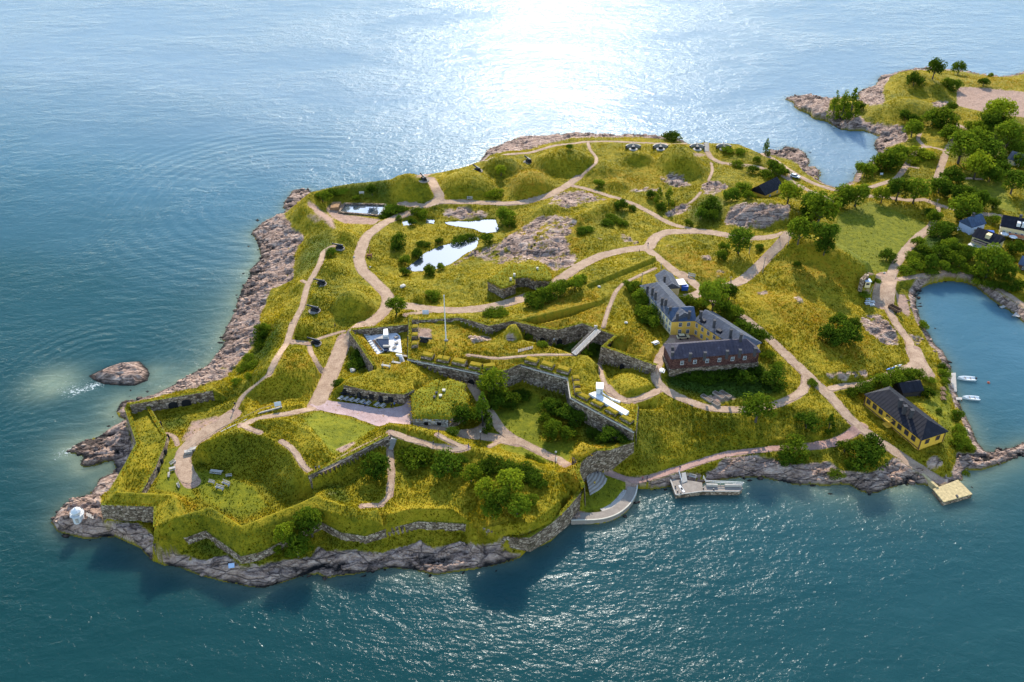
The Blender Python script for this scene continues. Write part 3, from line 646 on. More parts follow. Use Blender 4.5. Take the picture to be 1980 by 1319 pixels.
def grass_colour(k, att):
    """turf colour from masks: r rock, g dry, b dirt, a lush"""
    sep = k.n('SeparateColor'); k.l(att.outputs['Color'], sep.inputs[0])
    n1 = k.noise(0.055, 4, 0.6); n2 = k.noise(0.42, 4, 0.65); n3 = k.noise(2.6, 3, 0.7)
    f = k.math('ADD', k.math('ADD', k.math('MULTIPLY', n1, 0.42), k.math('MULTIPLY', n2, 0.46)), k.math('MULTIPLY', n3, 0.44))
    turf = k.ramp(f, [(0.42, (0.036, 0.048, 0.003)), (0.56, (0.112, 0.108, 0.004)), (0.68, (0.230, 0.178, 0.006)), (0.82, (0.350, 0.240, 0.014))])
    dry = k.ramp(k.math('ADD', k.math('MULTIPLY', n2, 0.6), k.math('MULTIPLY', n3, 0.4)), [(0.32, (0.115, 0.105, 0.005)), (0.5, (0.245, 0.172, 0.007)), (0.68, (0.330, 0.160, 0.010))])
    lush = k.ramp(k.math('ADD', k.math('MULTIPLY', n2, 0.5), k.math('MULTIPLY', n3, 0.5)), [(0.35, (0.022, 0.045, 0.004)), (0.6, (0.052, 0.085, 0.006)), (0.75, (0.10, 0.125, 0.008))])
    dm = k.mr(k.math('ADD', sep.outputs['Green'], k.math('MULTIPLY', k.math('SUBTRACT', n2, 0.5), 1.1)), 0.25, 0.85)
    c = k.mix(dm, turf, dry)
    c = k.mix(k.mr(sep.outputs['Green'], -0.15, -0.7), c, k.ramp(k.math('ADD', k.math('MULTIPLY', n2, 0.6), k.math('MULTIPLY', n3, 0.4)), [(0.33, (0.065, 0.078, 0.004)), (0.52, (0.150, 0.150, 0.006)), (0.70, (0.240, 0.200, 0.009))]))
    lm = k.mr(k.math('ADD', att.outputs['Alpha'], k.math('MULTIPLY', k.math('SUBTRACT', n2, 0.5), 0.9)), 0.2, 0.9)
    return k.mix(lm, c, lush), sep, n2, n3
def attr(k, nm):
    a = k.n('Attribute'); a.attribute_name = nm; return a
def mat_ground():
    k = NT('turf_and_granite'); at = attr(k, 'mask')
    c, sep, n2, n3 = grass_colour(k, at)
    # sandy dirt
    dn = k.noise(0.9, 5, 0.7); dirt = k.ramp(k.math('ADD', k.math('MULTIPLY', dn, 0.6), k.math('MULTIPLY', n3, 0.4)), [(0.35, (0.22, 0.135, 0.085)), (0.65, (0.42, 0.265, 0.190))])
    dmask = k.mr(k.math('ADD', sep.outputs['Blue'], k.math('MULTIPLY', k.math('SUBTRACT', n2, 0.5), 0.9)), 0.35, 0.7)
    c = k.mix(dmask, c, dirt)
    # granite: bedded grey-pink with dark cracks, black wet foot
    mp = k.mapping(0.42, (0.35, 1.0, 0.8)); r1 = k.noise(0.6, 6, 0.65, mp, 0.4); r2 = k.noise(3.2, 4, 0.7, mp)
    rock = k.ramp(k.math('ADD', k.math('MULTIPLY', r1, 0.6), k.math('MULTIPLY', r2, 0.4)), [(0.36, (0.06, 0.038, 0.027)), (0.44, (0.22, 0.140, 0.100)), (0.54, (0.44, 0.295, 0.215)), (0.67, (0.66, 0.50, 0.38))])
    vo = k.n('TexVoronoi'); vo.feature = 'DISTANCE_TO_EDGE'; vo.inputs['Scale'].default_value = 0.42; k.l(k.mapping(0.42, (0.22, 1.0, 0.8)), vo.inputs['Vector'])
    cr = k.mr(vo.outputs['Distance'], 0.0, 0.05)
    rock = k.mix(k.math('MULTIPLY', k.math('SUBTRACT', 1.0, cr), 0.75), rock, (0.03, 0.025, 0.025))
    sx = k.n('SeparateXYZ'); k.l(k.pos(), sx.inputs[0])
    wet = k.mr(k.math('ADD', sx.outputs['Z'], k.math('MULTIPLY', n2, -0.9)), 0.55, -0.35)
    rock = k.mix(wet, rock, (0.018, 0.016, 0.014))
    c = k.mix(sep.outputs['Red'], c, rock)
    hb = k.math('ADD', k.math('MULTIPLY', n3, 0.5), k.math('MULTIPLY', n2, 0.9))
    b1 = k.bump(hb, 0.9, 0.45); 
    hr = k.math('ADD', k.math('ADD', k.math('MULTIPLY', r1, 1.2), k.math('MULTIPLY', r2, 0.4)), k.math('MULTIPLY', cr, 0.35))
    b2 = k.bump(hr, 1.0, 0.9)
    mixn = k.n('Mix'); mixn.data_type = 'VECTOR'; k.l(sep.outputs['Red'], mixn.inputs[0]); k.l(b1, mixn.inputs[4]); k.l(b2, mixn.inputs[5])
    return k.done(c, mixn.outputs[1], 0.92, 0.12)
def mat_path(nm, lo, hi):
    k = NT(nm); a = k.noise(0.35, 5, 0.7); b = k.noise(2.8, 4, 0.75)
    col = k.ramp(k.math('ADD', k.math('MULTIPLY', a, 0.5), k.math('MULTIPLY', b, 0.5)), [(0.34, lo), (0.66, hi)])
    return k.done(col, k.bump(b, 0.5, 0.12), 0.95, 0.1)
def mat_stone(nm, cols, scale=1.15, lichen=0.25):
    """coursed rubble masonry"""
    k = NT(nm); g = k.n('NewGeometry')
    vo = k.n('TexVoronoi'); vo.inputs['Scale'].default_value = scale; mp = k.mapping(0.0, (1, 1, 1.9)); k.l(mp, vo.inputs['Vector'])
    ve = k.n('TexVoronoi'); ve.feature = 'DISTANCE_TO_EDGE'; ve.inputs['Scale'].default_value = scale; k.l(mp, ve.inputs['Vector'])
    sep = k.n('SeparateColor'); k.l(vo.outputs['Color'], sep.inputs[0])
    n = k.noise(0.35, 5, 0.7); f = k.math('ADD', k.math('MULTIPLY', sep.outputs[0], 0.55), k.math('MULTIPLY', n, 0.45))
    col = k.ramp(f, [(0.2, cols[0]), (0.5, cols[1]), (0.8, cols[2])])
    j = k.mr(ve.outputs['Distance'], 0.0, 0.09)
    col = k.mix(k.math('SUBTRACT', 1.0, j), col, tuple(x*0.35 for x in cols[0]))
    moss = k.mr(k.noise(0.5, 5, 0.7), 0.56, 0.72)
    col = k.mix(k.math('MULTIPLY', moss, lichen*2), col, (0.06, 0.065, 0.012))
    hgt = k.math('ADD', k.math('MULTIPLY', j, 0.6), k.math('MULTIPLY', sep.outputs[1], 0.4))
    return k.done(col, k.bump(hgt, 0.9, 0.25), 0.95, 0.1)
M_GROUND = mat_ground()
M_PATH = mat_path('gravel_path', (0.215, 0.130, 0.078), (0.50, 0.345, 0.225))
M_PLAZA = mat_path('plaza_gravel', (0.31, 0.195, 0.165), (0.53, 0.375, 0.33))
M_BRICKPATH = mat_path('reddish_path', (0.27, 0.145, 0.105), (0.46, 0.28, 0.215))
M_STONE = mat_stone('rubble_masonry', [(0.095, 0.062, 0.038), (0.26, 0.180, 0.115), (0.52, 0.385, 0.26)])
M_STONE2 = mat_stone('pale_masonry', [(0.22, 0.20, 0.17), (0.46, 0.42, 0.36), (0.66, 0.62, 0.55)], 0.9, 0.1)
# ------------------------------------------------------------------ object helpers
def link(name, me, mat=None, parent=None, loc=None):
    o = bpy.data.objects.new(name, me); COL.objects.link(o)
    if mat is not None and me is not None:
        for mm in (mat if isinstance(mat, (list, tuple)) else [mat]): me.materials.append(mm)
    if parent is not None: o.parent = parent
    if loc is not None: o.location = loc
    return o
def mesh(name, v, f, smooth=False):
    me = bpy.data.meshes.new(name); me.from_pydata([tuple(map(float, p)) for p in v], [], [tuple(map(int, q)) for q in f]); me.update()
    if smooth: me.shade_smooth()
    return me
def tag(o, label=None, cat=None, group=None, kind=None):
    if label: o['label'] = label
    if cat: o['category'] = cat
    if group: o['group'] = group
    if kind: o['kind'] = kind
    return o
def empty(name, loc, rz=0.0):
    o = bpy.data.objects.new(name, None); COL.objects.link(o); o.location = loc; o.rotation_euler = (0, 0, rz); o.empty_display_size = 0.5
    return o
def fast_mesh(name, V, F):
    """V (n,3) array, F (m,k) int array"""
    me = bpy.data.meshes.new(name); V = np.asarray(V, np.float32); F = np.asarray(F, np.int32); k = F.shape[1]
    me.vertices.add(len(V)); me.vertices.foreach_set('co', V.ravel())
    me.loops.add(F.size); me.loops.foreach_set('vertex_index', F.ravel())
    me.polygons.add(len(F)); me.polygons.foreach_set('loop_start', np.arange(0, F.size, k, dtype=np.int32))
    me.update(calc_edges=True); me.validate(); return me
def vcol(me, name, arr):
    a = me.attributes.new(name, 'FLOAT_COLOR', 'POINT'); a.data.foreach_set('color', np.asarray(arr, np.float32).ravel())
def world(o):
    m = Matrix.Translation(o.location) @ o.rotation_euler.to_matrix().to_4x4() @ Matrix.Diagonal((*o.scale, 1))
    return world(o.parent) @ m if o.parent else m
class MB:
    """collects boxes, prisms and tubes into one mesh"""
    def __init__(s): s.v = []; s.f = []; s.mi = []
    def add(s, v, f, mi=0):
        b = len(s.v); s.v += [tuple(p) for p in v]; s.f += [tuple(b+i for i in q) for q in f]; s.mi += [mi]*len(f); return s
    def box(s, c, d, rz=0.0, mi=0, tilt=None):
        x, y, z = d[0]/2, d[1]/2, d[2]/2; co, si = math.cos(rz), math.sin(rz); v = []
        for a in (-1, 1):
            for b in (-1, 1):
                for e in (-1, 1):
                    p = Vector((a*x, b*y, e*z))
                    if tilt is not None: p = tilt @ p
                    v.append((c[0]+p.x*co-p.y*si, c[1]+p.x*si+p.y*co, c[2]+p.z))
        return s.add(v, [(0,1,3,2),(4,6,7,5),(0,4,5,1),(2,3,7,6),(0,2,6,4),(1,5,7,3)], mi)
    def prism(s, poly, z0, z1, mi=0, top=None):
        n = len(poly); z0 = z0 if hasattr(z0, '__len__') else [z0]*n; z1 = z1 if hasattr(z1, '__len__') else [z1]*n
        ar = sum(poly[i][0]*poly[(i+1) % n][1]-poly[(i+1) % n][0]*poly[i][1] for i in range(n))
        idx = list(range(n)) if ar > 0 else list(range(n))[::-1]
        poly = [poly[i] for i in idx]; z0 = [z0[i] for i in idx]; z1 = [z1[i] for i in idx]
        v = [(p[0], p[1], z) for p, z in zip(poly, z0)]+[(p[0], p[1], z) for p, z in zip(poly, z1)]
        s.add(v, [(i, (i+1) % n, n+(i+1) % n, n+i) for i in range(n)]+[tuple(range(n-1, -1, -1))], mi)
        return s.add([v[n+i] for i in range(n)], [tuple(range(n))], mi if top is None else top)
    def tube(s, pts, r, seg=6, mi=0, caps=True):
        pts = [Vector(p) for p in pts]; n = len(pts); r = r if hasattr(r, '__len__') else [r]*n; v = []
        for i, p in enumerate(pts):
            t = (pts[min(i+1, n-1)]-pts[max(i-1, 0)]).normalized(); a = t.orthogonal().normalized(); b = t.cross(a)
            for k in range(seg):
                q = 2*math.pi*k/seg; v.append(tuple(p+(a*math.cos(q)+b*math.sin(q))*r[i]))
        f = [(i*seg+k, i*seg+(k+1) % seg, (i+1)*seg+(k+1) % seg, (i+1)*seg+k) for i in range(n-1) for k in range(seg)]
        if caps: f += [tuple(range(seg-1, -1, -1)), tuple((n-1)*seg+k for k in range(seg))]
        return s.add(v, f, mi)
    def lathe(s, c, prof, seg=12, mi=0, a0=0.0, a1=None):
        full = a1 is None; a1 = a0+2*math.pi if full else a1; m = seg if full else seg+1; v = []
        for r, z in prof:
            for k in range(m):
                q = a0+(a1-a0)*k/seg; v.append((c[0]+r*math.cos(q), c[1]+r*math.sin(q), c[2]+z))
        f = [(i*m+k, i*m+(k+1) % m, (i+1)*m+(k+1) % m, (i+1)*m+k) for i in range(len(prof)-1) for k in range(seg)]
        return s.add(v, f, mi)
    def build(s, name, mat, parent=None, smooth=False, loc=None):
        if parent is not None:
            mw = world(parent).inverted(); s.v = [tuple(mw @ Vector(p)) for p in s.v]
        me = mesh(name, s.v, s.f, smooth); o = link(name, me, mat, parent, loc)
        if any(s.mi): me.polygons.foreach_set('material_index', s.mi)
        return o
# ------------------------------------------------------------------ ground sheet
idx = np.full(UU.shape, -1); keep = (H > -1.9)
fm = keep[:-1, :-1] & keep[1:, :-1] & keep[:-1, 1:] & keep[1:, 1:]
use = np.zeros(UU.shape, bool); use[:-1, :-1] |= fm; use[1:, :-1] |= fm; use[:-1, 1:] |= fm; use[1:, 1:] |= fm
idx[use] = np.arange(use.sum())
V = np.stack([GX[use], GY[use], H[use]], 1)
F = np.stack([idx[1:, :-1][fm], idx[1:, 1:][fm], idx[:-1, 1:][fm], idx[:-1, :-1][fm]], 1)
me = fast_mesh('ground', V, F); me.shade_smooth()
dirt_all = np.clip(np.maximum(DIRTM, PATHM*0.95), 0, 1.3)
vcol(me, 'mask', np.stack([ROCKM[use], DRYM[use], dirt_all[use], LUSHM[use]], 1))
tag(link('ground', me, M_GROUND), kind='structure')
# paths
def ribbon(P, wdt, off, rag=0.35):
    n = len(P); rag *= 1.5; nc = max(3, int(wdt/0.8)+2)
    T = np.gradient(P[:, :2], axis=0); T /= np.linalg.norm(T, axis=1)[:, None]+1e-9; N = np.stack([T[:, 1], -T[:, 0]], 1)
    wl = wdt/2+rag*(vnoise(np.arange(n)*0.45, np.zeros(n), int(off*9999))-0.5)*2; wr = wdt/2+rag*(vnoise(np.arange(n)*0.45, np.ones(n)*7, int(off*9999))-0.5)*2
    tq = np.minimum(np.arange(n), n-1-np.arange(n))*0.9; tq = np.sqrt(np.clip(0.18+tq/2.2, 0, 1)); wl = wl*tq; wr = wr*tq
    v = []
    for i in range(n):
        for c in range(nc):
            s = c/(nc-1); q = P[i, :2]+N[i]*(-wl[i]+(wl[i]+wr[i])*s); v.append((q[0], q[1]))
    v = np.array(v); z = np.maximum(bil(H, v[:, 0], v[:, 1]), np.repeat(P[:, 2], nc)-0.25)+off
    f = [(i*nc+c, i*nc+c+1, (i+1)*nc+c+1, (i+1)*nc+c) for i in range(n-1) for c in range(nc-1)]
    return np.c_[v, z], f
for i, (name, wdt, P) in enumerate(PATH_LINES):
    off = 0.05+0.004*(i % 14)
    if wdt is None:
        pl = [(p[0], p[1]) for p in P]; x0, y0 = np.min(pl, 0); x1, y1 = np.max(pl, 0)
        gx, gy = np.meshgrid(np.arange(x0, x1, 1.0), np.arange(y0, y1, 1.0)); m = inpoly(gx, gy, pl)
        m &= segdist(gx, gy, pl, True) > 0.4
        B = resample(np.array(pl+[pl[0]]), 1.0)[:-1]
        vs = [Vector(p) for p in B]+[Vector((a, b)) for a, b in zip(gx[m], gy[m])]; nb = len(B)
        r = delaunay_2d_cdt(vs, [(k, (k+1) % nb) for k in range(nb)], [list(range(nb))], 1, 1e-4)
        xy = np.array([[q.x, q.y] for q in r[0]]); v = np.c_[xy, bil(H, xy[:, 0], xy[:, 1])+off]; f = r[2]
        o = link(name, mesh(name, v, f, True), M_PLAZA)
    else:
        if name in ('quay',): continue
        v, f = ribbon(P, wdt, off, min(0.35, wdt*0.12))
        o = link(name, mesh(name, v, f, True), M_BRICKPATH if name == 'shore_path' else M_PATH)
    tag(o, kind='structure')
# ------------------------------------------------------------------ sea and ponds
def mat_water():
    k = NT('sea_water'); at = attr(k, 'wet'); sep = k.n('SeparateColor'); k.l(at.outputs['Color'], sep.inputs[0])
    sx = k.n('SeparateXYZ'); k.l(k.pos(), sx.inputs[0])
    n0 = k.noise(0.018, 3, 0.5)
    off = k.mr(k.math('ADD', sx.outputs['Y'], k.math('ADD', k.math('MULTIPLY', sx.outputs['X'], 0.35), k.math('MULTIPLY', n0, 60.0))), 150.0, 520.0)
    deep_sky_tint = k.ramp(off, [(0.0, (0.006, 0.034, 0.036)), (0.35, (0.016, 0.058, 0.068)), (0.62, (0.046, 0.110, 0.148)), (1.0, (0.135, 0.195, 0.24))])  # paler with distance: grazing sky reflection put into the water's own colour
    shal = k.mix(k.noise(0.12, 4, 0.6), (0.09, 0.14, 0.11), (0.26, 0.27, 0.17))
    c = k.mix(k.mr(sep.outputs['Red'], 0.0, 1.0), deep_sky_tint, shal)
    mp1 = k.mapping(-0.12, (0.62, 1.0, 1.0)); mp2 = k.mapping(0.30, (0.75, 1.0, 1.0))
    w1 = k.noise(0.33, 2, 0.5, mp1, 0.7); w2 = k.noise(0.95, 3, 0.6, mp2, 0.5); w00 = k.noise(0.13, 2, 0.5, k.mapping(-0.25, (0.5, 1.0, 1.0)), 0.6)
    w0 = k.noise(0.014, 3, 0.6, mp2)
    amp = k.mr(w0, 0.36, 0.62, 0.45, 1.25)
    h = k.math('ADD', k.math('ADD', k.math('MULTIPLY', w1, 0.75), k.math('MULTIPLY', w2, 0.42)), k.math('MULTIPLY', w00, 1.1))
    h = k.math('MULTIPLY', h, amp)
    h = k.math('ADD', h, sep.outputs['Blue'])
    foam_n = k.noise(1.1, 5, 0.75, None, 1.2)
    fm_ = k.mr(k.math('ADD', sep.outputs['Green'], k.math('MULTIPLY', k.math('SUBTRACT', foam_n, 0.5), 2.2)), 0.62, 0.85)
    c = k.mix(fm_, c, (0.62, 0.64, 0.60))
    nb = k.bump(h, 1.0, WAVE)
    fr = k.n('Fresnel'); fr.inputs['IOR'].default_value = 1.333; k.l(nb, fr.inputs['Normal'])
    gl = k.n('BsdfGlossy'); gl.inputs['Roughness'].default_value = 0.19; gl.inputs['Color'].default_value = (0.93, 0.97, 1, 1); k.l(nb, gl.inputs['Normal'])
    df = k.n('SubsurfaceScattering'); df.falloff = 'BURLEY'; df.inputs['Scale'].default_value = 9.0; df.inputs['Radius'].default_value = (1, 1, 1); k.l(k.mix(fm_, k.mix(1.0, c, (1.15, 1.15, 1.1), 'MULTIPLY'), c), df.inputs[0]); k.l(nb, df.inputs['Normal']); ms = k.n('MixShader')
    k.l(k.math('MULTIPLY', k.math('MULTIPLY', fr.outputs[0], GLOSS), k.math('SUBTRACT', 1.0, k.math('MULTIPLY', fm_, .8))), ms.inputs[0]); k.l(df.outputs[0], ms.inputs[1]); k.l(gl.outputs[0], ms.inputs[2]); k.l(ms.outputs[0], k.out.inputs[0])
    return k.m
WAVE, GLOSS = 0.66, 0.20
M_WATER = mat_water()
def axis(lo, hi, st, far):
    a = list(np.arange(lo, hi+st, st)); s = st; x = a[-1]; up = []
    while x < far: s *= 1.35; x += s; up.append(x)
    s = st; x = a[0]; dn = []
    while x > -far: s *= 1.35; x -= s; dn.append(x)
    return np.array(dn[::-1]+a+up)
xs, ys = axis(-230, 330, 2.0, 40000), axis(90, 640, 2.0, 40000)
WX, WY = np.meshgrid(xs, ys)
inr = (WX > -300) & (WX < 420) & (WY > 85) & (WY < 760)
sdw = np.full(WX.shape, -60.0); uu, vv = proj0(WX[inr], WY[inr])
ok = (uu > US[0]) & (uu < US[-1]) & (vv > VS[0]) & (vv < VS[-1])
tmp = np.full(uu.shape, -60.0); tmp[ok] = bil(SD, WX[inr][ok], WY[inr][ok]); sdw[inr] = tmp
def zone(t, x, y, r):
    a = unp(*tp(t, x, y)); return np.exp(-(((WX-a[0])/r)**2+((WY-a[1])/r)**2))
dsh = np.clip(-sdw, 0, 60)
shal = np.exp(-dsh/2.2)*0.35+np.exp(-dsh/7)*np.clip(zone('A', 1250, 250, 45)+zone('A', 1000, 500, 30)+zone('I', 150, 800, 50)+zone('A', 250, 1000, 16)+zone('A', 600, 420, 25)+zone('A', 150, 490, 9)*1.5, 0, 1)*0.6+zone('A', 90, 470, 9)*0.75+zone('A', 830, 400, 6)*.5
shal += np.exp(-dsh/6)*0.35*(zone('H', 1400, 1100, 40)+zone('H', 300, 1080, 40))
foam = np.exp(-dsh/1.0)*0.55*np.clip(zone('I', 200, 800, 70)+zone('A', 600, 600, 40)+zone('H', 600, 1080, 60)+0.25, 0, 1)+zone('A', 200, 350, 8)*0.26+zone('A', 150, 500, 8)*0.3+zone('A', 420, 480, 4)*0.6+zone('A', 130, 1000, 4)*.5+zone('A', 250, 540, 5)*.4
def rings(t, x, y, wl, r, amp):
    a = unp(*tp(t, x, y)); d = np.hypot(WX-a[0], WY-a[1]); return amp*np.sin(d*2*math.pi/wl)*np.exp(-((d-r)/(r*0.55))**2)
swell = rings('A', 450, 420, 4.2, 26, 0.22)+rings('I', 500, 250, 6.2, 62, 0.22)*(WX < unp(*tp('I', 900, 0))[0])
swell = np.where(sdw > -1.5, swell*0.3, swell)
nx_, ny_ = len(xs), len(ys); ii = np.arange(nx_*ny_).reshape(ny_, nx_)
WF = np.stack([ii[:-1, :-1].ravel(), ii[:-1, 1:].ravel(), ii[1:, 1:].ravel(), ii[1:, :-1].ravel()], 1)
me = fast_mesh('sea_water', np.stack([WX.ravel(), WY.ravel(), np.zeros(WX.size)], 1), WF)
vcol(me, 'wet', np.stack([np.clip(shal, 0, 1).ravel(), foam.ravel(), swell.ravel(), np.ones(WX.size)], 1))
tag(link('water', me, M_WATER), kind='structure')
k = NT('still_water'); k.b.inputs['IOR'].default_value = 1.333
k.b.inputs['Coat Weight'].default_value = 1.0; k.b.inputs['Coat IOR'].default_value = 2.6; k.b.inputs['Coat Roughness'].default_value = 0.02
M_POND = k.done((0.09, 0.10, 0.10), k.bump(k.noise(1.2, 2), 0.05, 0.1), 0.03, 0.5)
for nm, (z, sp) in PONDS.items():
    pl = resample(np.array([p[:2] for p in parse(sp, z)]+[parse(sp, z)[0][:2]]), 1.5)[:-1]
    if nm != 'pool': pl = np.array([np.array(p)+RNG.normal(0, 0.25, 2) for p in pl])
    b = bmesh.new(); b.faces.new([b.verts.new((p[0], p[1], z)) for p in pl]); bmesh.ops.triangulate(b, faces=b.faces); bmesh.ops.recalc_face_normals(b, faces=b.faces)
    me = bpy.data.meshes.new('pond_water'); b.to_mesh(me); b.free(); tag(link('pond_water', me, M_POND), kind='structure')
# ------------------------------------------------------------------ turf on roofs, merlons and wall heads
def mat_turf(nm, dry, lush):
    k = NT(nm); n2 = k.noise(0.5, 4, 0.65); n3 = k.noise(2.8, 3, 0.7)
    f = k.math('ADD', k.math('MULTIPLY', n2, 0.5), k.math('MULTIPLY', n3, 0.5))
    c = k.ramp(f, [(0.32, lush), (0.50, tuple((a+b)/2 for a, b in zip(dry, lush))), (0.68, dry)])
    return k.done(c, k.bump(f, 0.9, 0.4), 0.95, 0.1)
M_TURF = mat_turf('turf_roof', (0.25, 0.215, 0.012), (0.075, 0.095, 0.006))
M_TURFDRY = mat_turf('dry_turf', (0.36, 0.225, 0.012), (0.14, 0.12, 0.006))
M_DARK = plain('dark_opening', (0.012, 0.011, 0.010), 0.9)
M_CHIM = plain('chimney_render', (0.055, 0.05, 0.05), 0.9, 0.3)
M_BAND = plain('stone_coping', (0.50, 0.44, 0.34), 0.9, 0.3, 1.2)
WALL_LABEL = {
 'west_scarp': ('long outer rampart wall of dark stone facing the open sea near the white beacon', 'fortress wall'),
 'south_scarp': ('low zigzag stone wall along the foot of the outer grass rampart above the shore rocks', 'fortress wall'),
 'court_west': ('inner stone wall with dark openings under the wide grass rampart beside the benches', 'fortress wall'),
 'court_north': ('tall shadowed stone wall with two low arches behind the gravel fort court', 'fortress wall'),
 'terrace_wall': ('straight stone retaining wall carrying a footpath, meeting the wooden steps', 'retaining wall'),
 'gate_arc': ('curved dark stone wall wrapping round the round lawn and stone steps', 'fortress wall'),
 'fort': ('high stone curtain wall with grass topped gun merlons above the tree filled yard', 'fortress wall'),
 'fort_east': ('short stone end wall of the fort beside the steep grass slope', 'fortress wall'),
 'yard_north': ('thin stone wall behind the white terrace restaurant yard', 'wall'),
 'bastion_west': ('sloping stone bastion wall with dry grass rim beside the gravel road', 'fortress wall'),
 'casemate': ('stone front of the turf covered casemate behind the cafe tables', 'stone wall'),
 'moat': ('angular stone moat wall with doorways below the wooden bridge', 'moat wall')}
FORT = {}
for wd in WALLS:
    if not wd[5]: continue
    nm = wd[0]; pts, zb = wall_pts(wd); side = wd[3]
    cum = np.r_[0, np.cumsum([math.hypot(b[0]-a[0], b[1]-a[1]) for a, b in zip(pts[:-1], pts[1:])])]
    def prof(off):
        q = offset_line(pts, side*off); return q
    ln = [prof(-0.9), prof(0.22), prof(0.22+0.0), prof(wd[4]+0.3)]
    mb = MB(); n = len(pts); rows = 5
    for i in range(n-1):
        L = cum[i+1]-cum[i]; seg = max(1, int(L/1.6)); base = len(mb.v); v = []; f = []
        for s_ in range(seg+1):
            t = s_/seg; lp = lambda A: (A[i][0]*(1-t)+A[i+1][0]*t, A[i][1]*(1-t)+A[i+1][1]*t)
            zt = pts[i][2]*(1-t)+pts[i+1][2]*t+0.10; zz = zb[i]*(1-t)+zb[i+1]*t-1.0
            a, b, d = lp(ln[0]), lp(ln[1]), lp(ln[3]); e = s_ in (0, seg)
            v.append((a[0], a[1], zt)); v.append((b[0], b[1], zt+(0 if e else random.uniform(-.08, .08))))
            for r in range(1, rows+1):
                u = r/rows; j = 0 if e else random.uniform(-.09, .09)
                v.append((b[0]+(d[0]-b[0])*u+j, b[1]+(d[1]-b[1])*u+j, zt+(zz-zt)*u))
        m = rows+2
        for s_ in range(seg):
            for r in range(m-1):
                q = (s_*m+r, s_*m+r+1, (s_+1)*m+r+1, (s_+1)*m+r)
                f.append(q if side < 0 else q[::-1])
        mb.add(v, f)
        for k_, q in enumerate(f): mb.mi[len(mb.mi)-len(f)+k_] = 1 if k_ % (m-1) == 0 else 0
    root = empty('fortress_wall' if WALL_LABEL[nm][1] == 'fortress wall' else WALL_LABEL[nm][1].replace(' ', '_'), (pts[0][0], pts[0][1], zb[0]))
    tag(root, WALL_LABEL[nm][0], WALL_LABEL[nm][1]); FORT[nm] = (root, pts, zb, side, wd)
    mb.build('masonry', [M_STONE, M_TURF], root)
def along(pts, d):
    for a, b in zip(pts[:-1], pts[1:]):
        L = math.hypot(b[0]-a[0], b[1]-a[1])
        if d <= L: t = d/L; return (a[0]+(b[0]-a[0])*t, a[1]+(b[1]-a[1])*t, a[2]+(b[2]-a[2])*t), math.atan2(b[1]-a[1], b[0]-a[0])
        d -= L
    return pts[-1], 0.0
# merlons with turf heads along the curtain wall
def merlon_mesh(l, w_, h):
    mb = MB(); x, y = l/2, w_/2
    v = [(-x,-y,-.6),(x,-y,-.6),(x,y,-.6),(-x,y,-.6),(-x+.15,-y+.25,h*.72),(x-.15,-y+.25,h*.72),(x-.15,y-.2,h*.8),(-x+.15,y-.2,h*.8),(-x+.5,-y+.6,h),(x-.5,-y+.6,h),(x-.5,y-.5,h*.98),(-x+.5,y-.5,h*.98)]
    mb.add(v, [(0,1,5,4),(1,2,6,5),(2,3,7,6),(3,0,4,7)], 0); mb.add(v, [(4,5,9,8),(5,6,10,9),(6,7,11,10),(7,4,8,11),(8,9,10,11)], 1)
    me = mesh('merlon', mb.v, mb.f); me.polygons.foreach_set('material_index', mb.mi); me.materials.append(M_STONE); me.materials.append(M_TURFDRY); return me
MERL = merlon_mesh(4.2, 2.3, 1.0); MER = merlon_mesh(4.4, 2.8, 1.5); MERS = merlon_mesh(2.6, 2.4, 1.4)
root, fp, fzb, _, _ = FORT['fort']
def seglen(a, b): return math.hypot(b[0]-a[0], b[1]-a[1])
def put_merlons(i0, i1, meshd, sp, start, end):
    p = fp[i0:i1+1]; L = sum(seglen(a, b) for a, b in zip(p[:-1], p[1:])); d = start
    while d < L-end:
        (x, y, z), a = along(p, d); nx, ny = -math.sin(a), math.cos(a)
        o = link('merlon', meshd, None, root); o.location = (x+nx*2.0-root.location.x, y+ny*2.0-root.location.y, z+0.1-root.location.z); o.rotation_euler = (random.uniform(-.02,.02), 0, a+random.uniform(-.03,.03)); o.scale = (random.uniform(.93,1.05), 1, random.uniform(.9,1.1))
        d += sp
put_merlons(0, 1, MERS, 4.6, 2, 2); put_merlons(1, 2, MER, 5.4, 6, 0); put_merlons(2, 4, MER, 5.6, 2, 2); put_merlons(5, 6, MER, 5.6, 3, 1.5); put_merlons(6, 7, MERS, 3.4, 1.6, 1); put_merlons(7, 8, MERL, 5.5, 3, 2)
def string_course(root, pts, i0, i1, side, dz=-0.55):
    q = offset_line(pts, side*0.42); mb = MB()
    for i in range(i0, i1):
        mb.tube([(q[i][0], q[i][1], pts[i][2]+dz), (q[i+1][0], q[i+1][1], pts[i+1][2]+dz)], 0.2, 4)
    mb.build('string_course', M_BAND, root)
string_course(root, fp, 1, 3, 1); string_course(root, fp, 5, 8, 1)
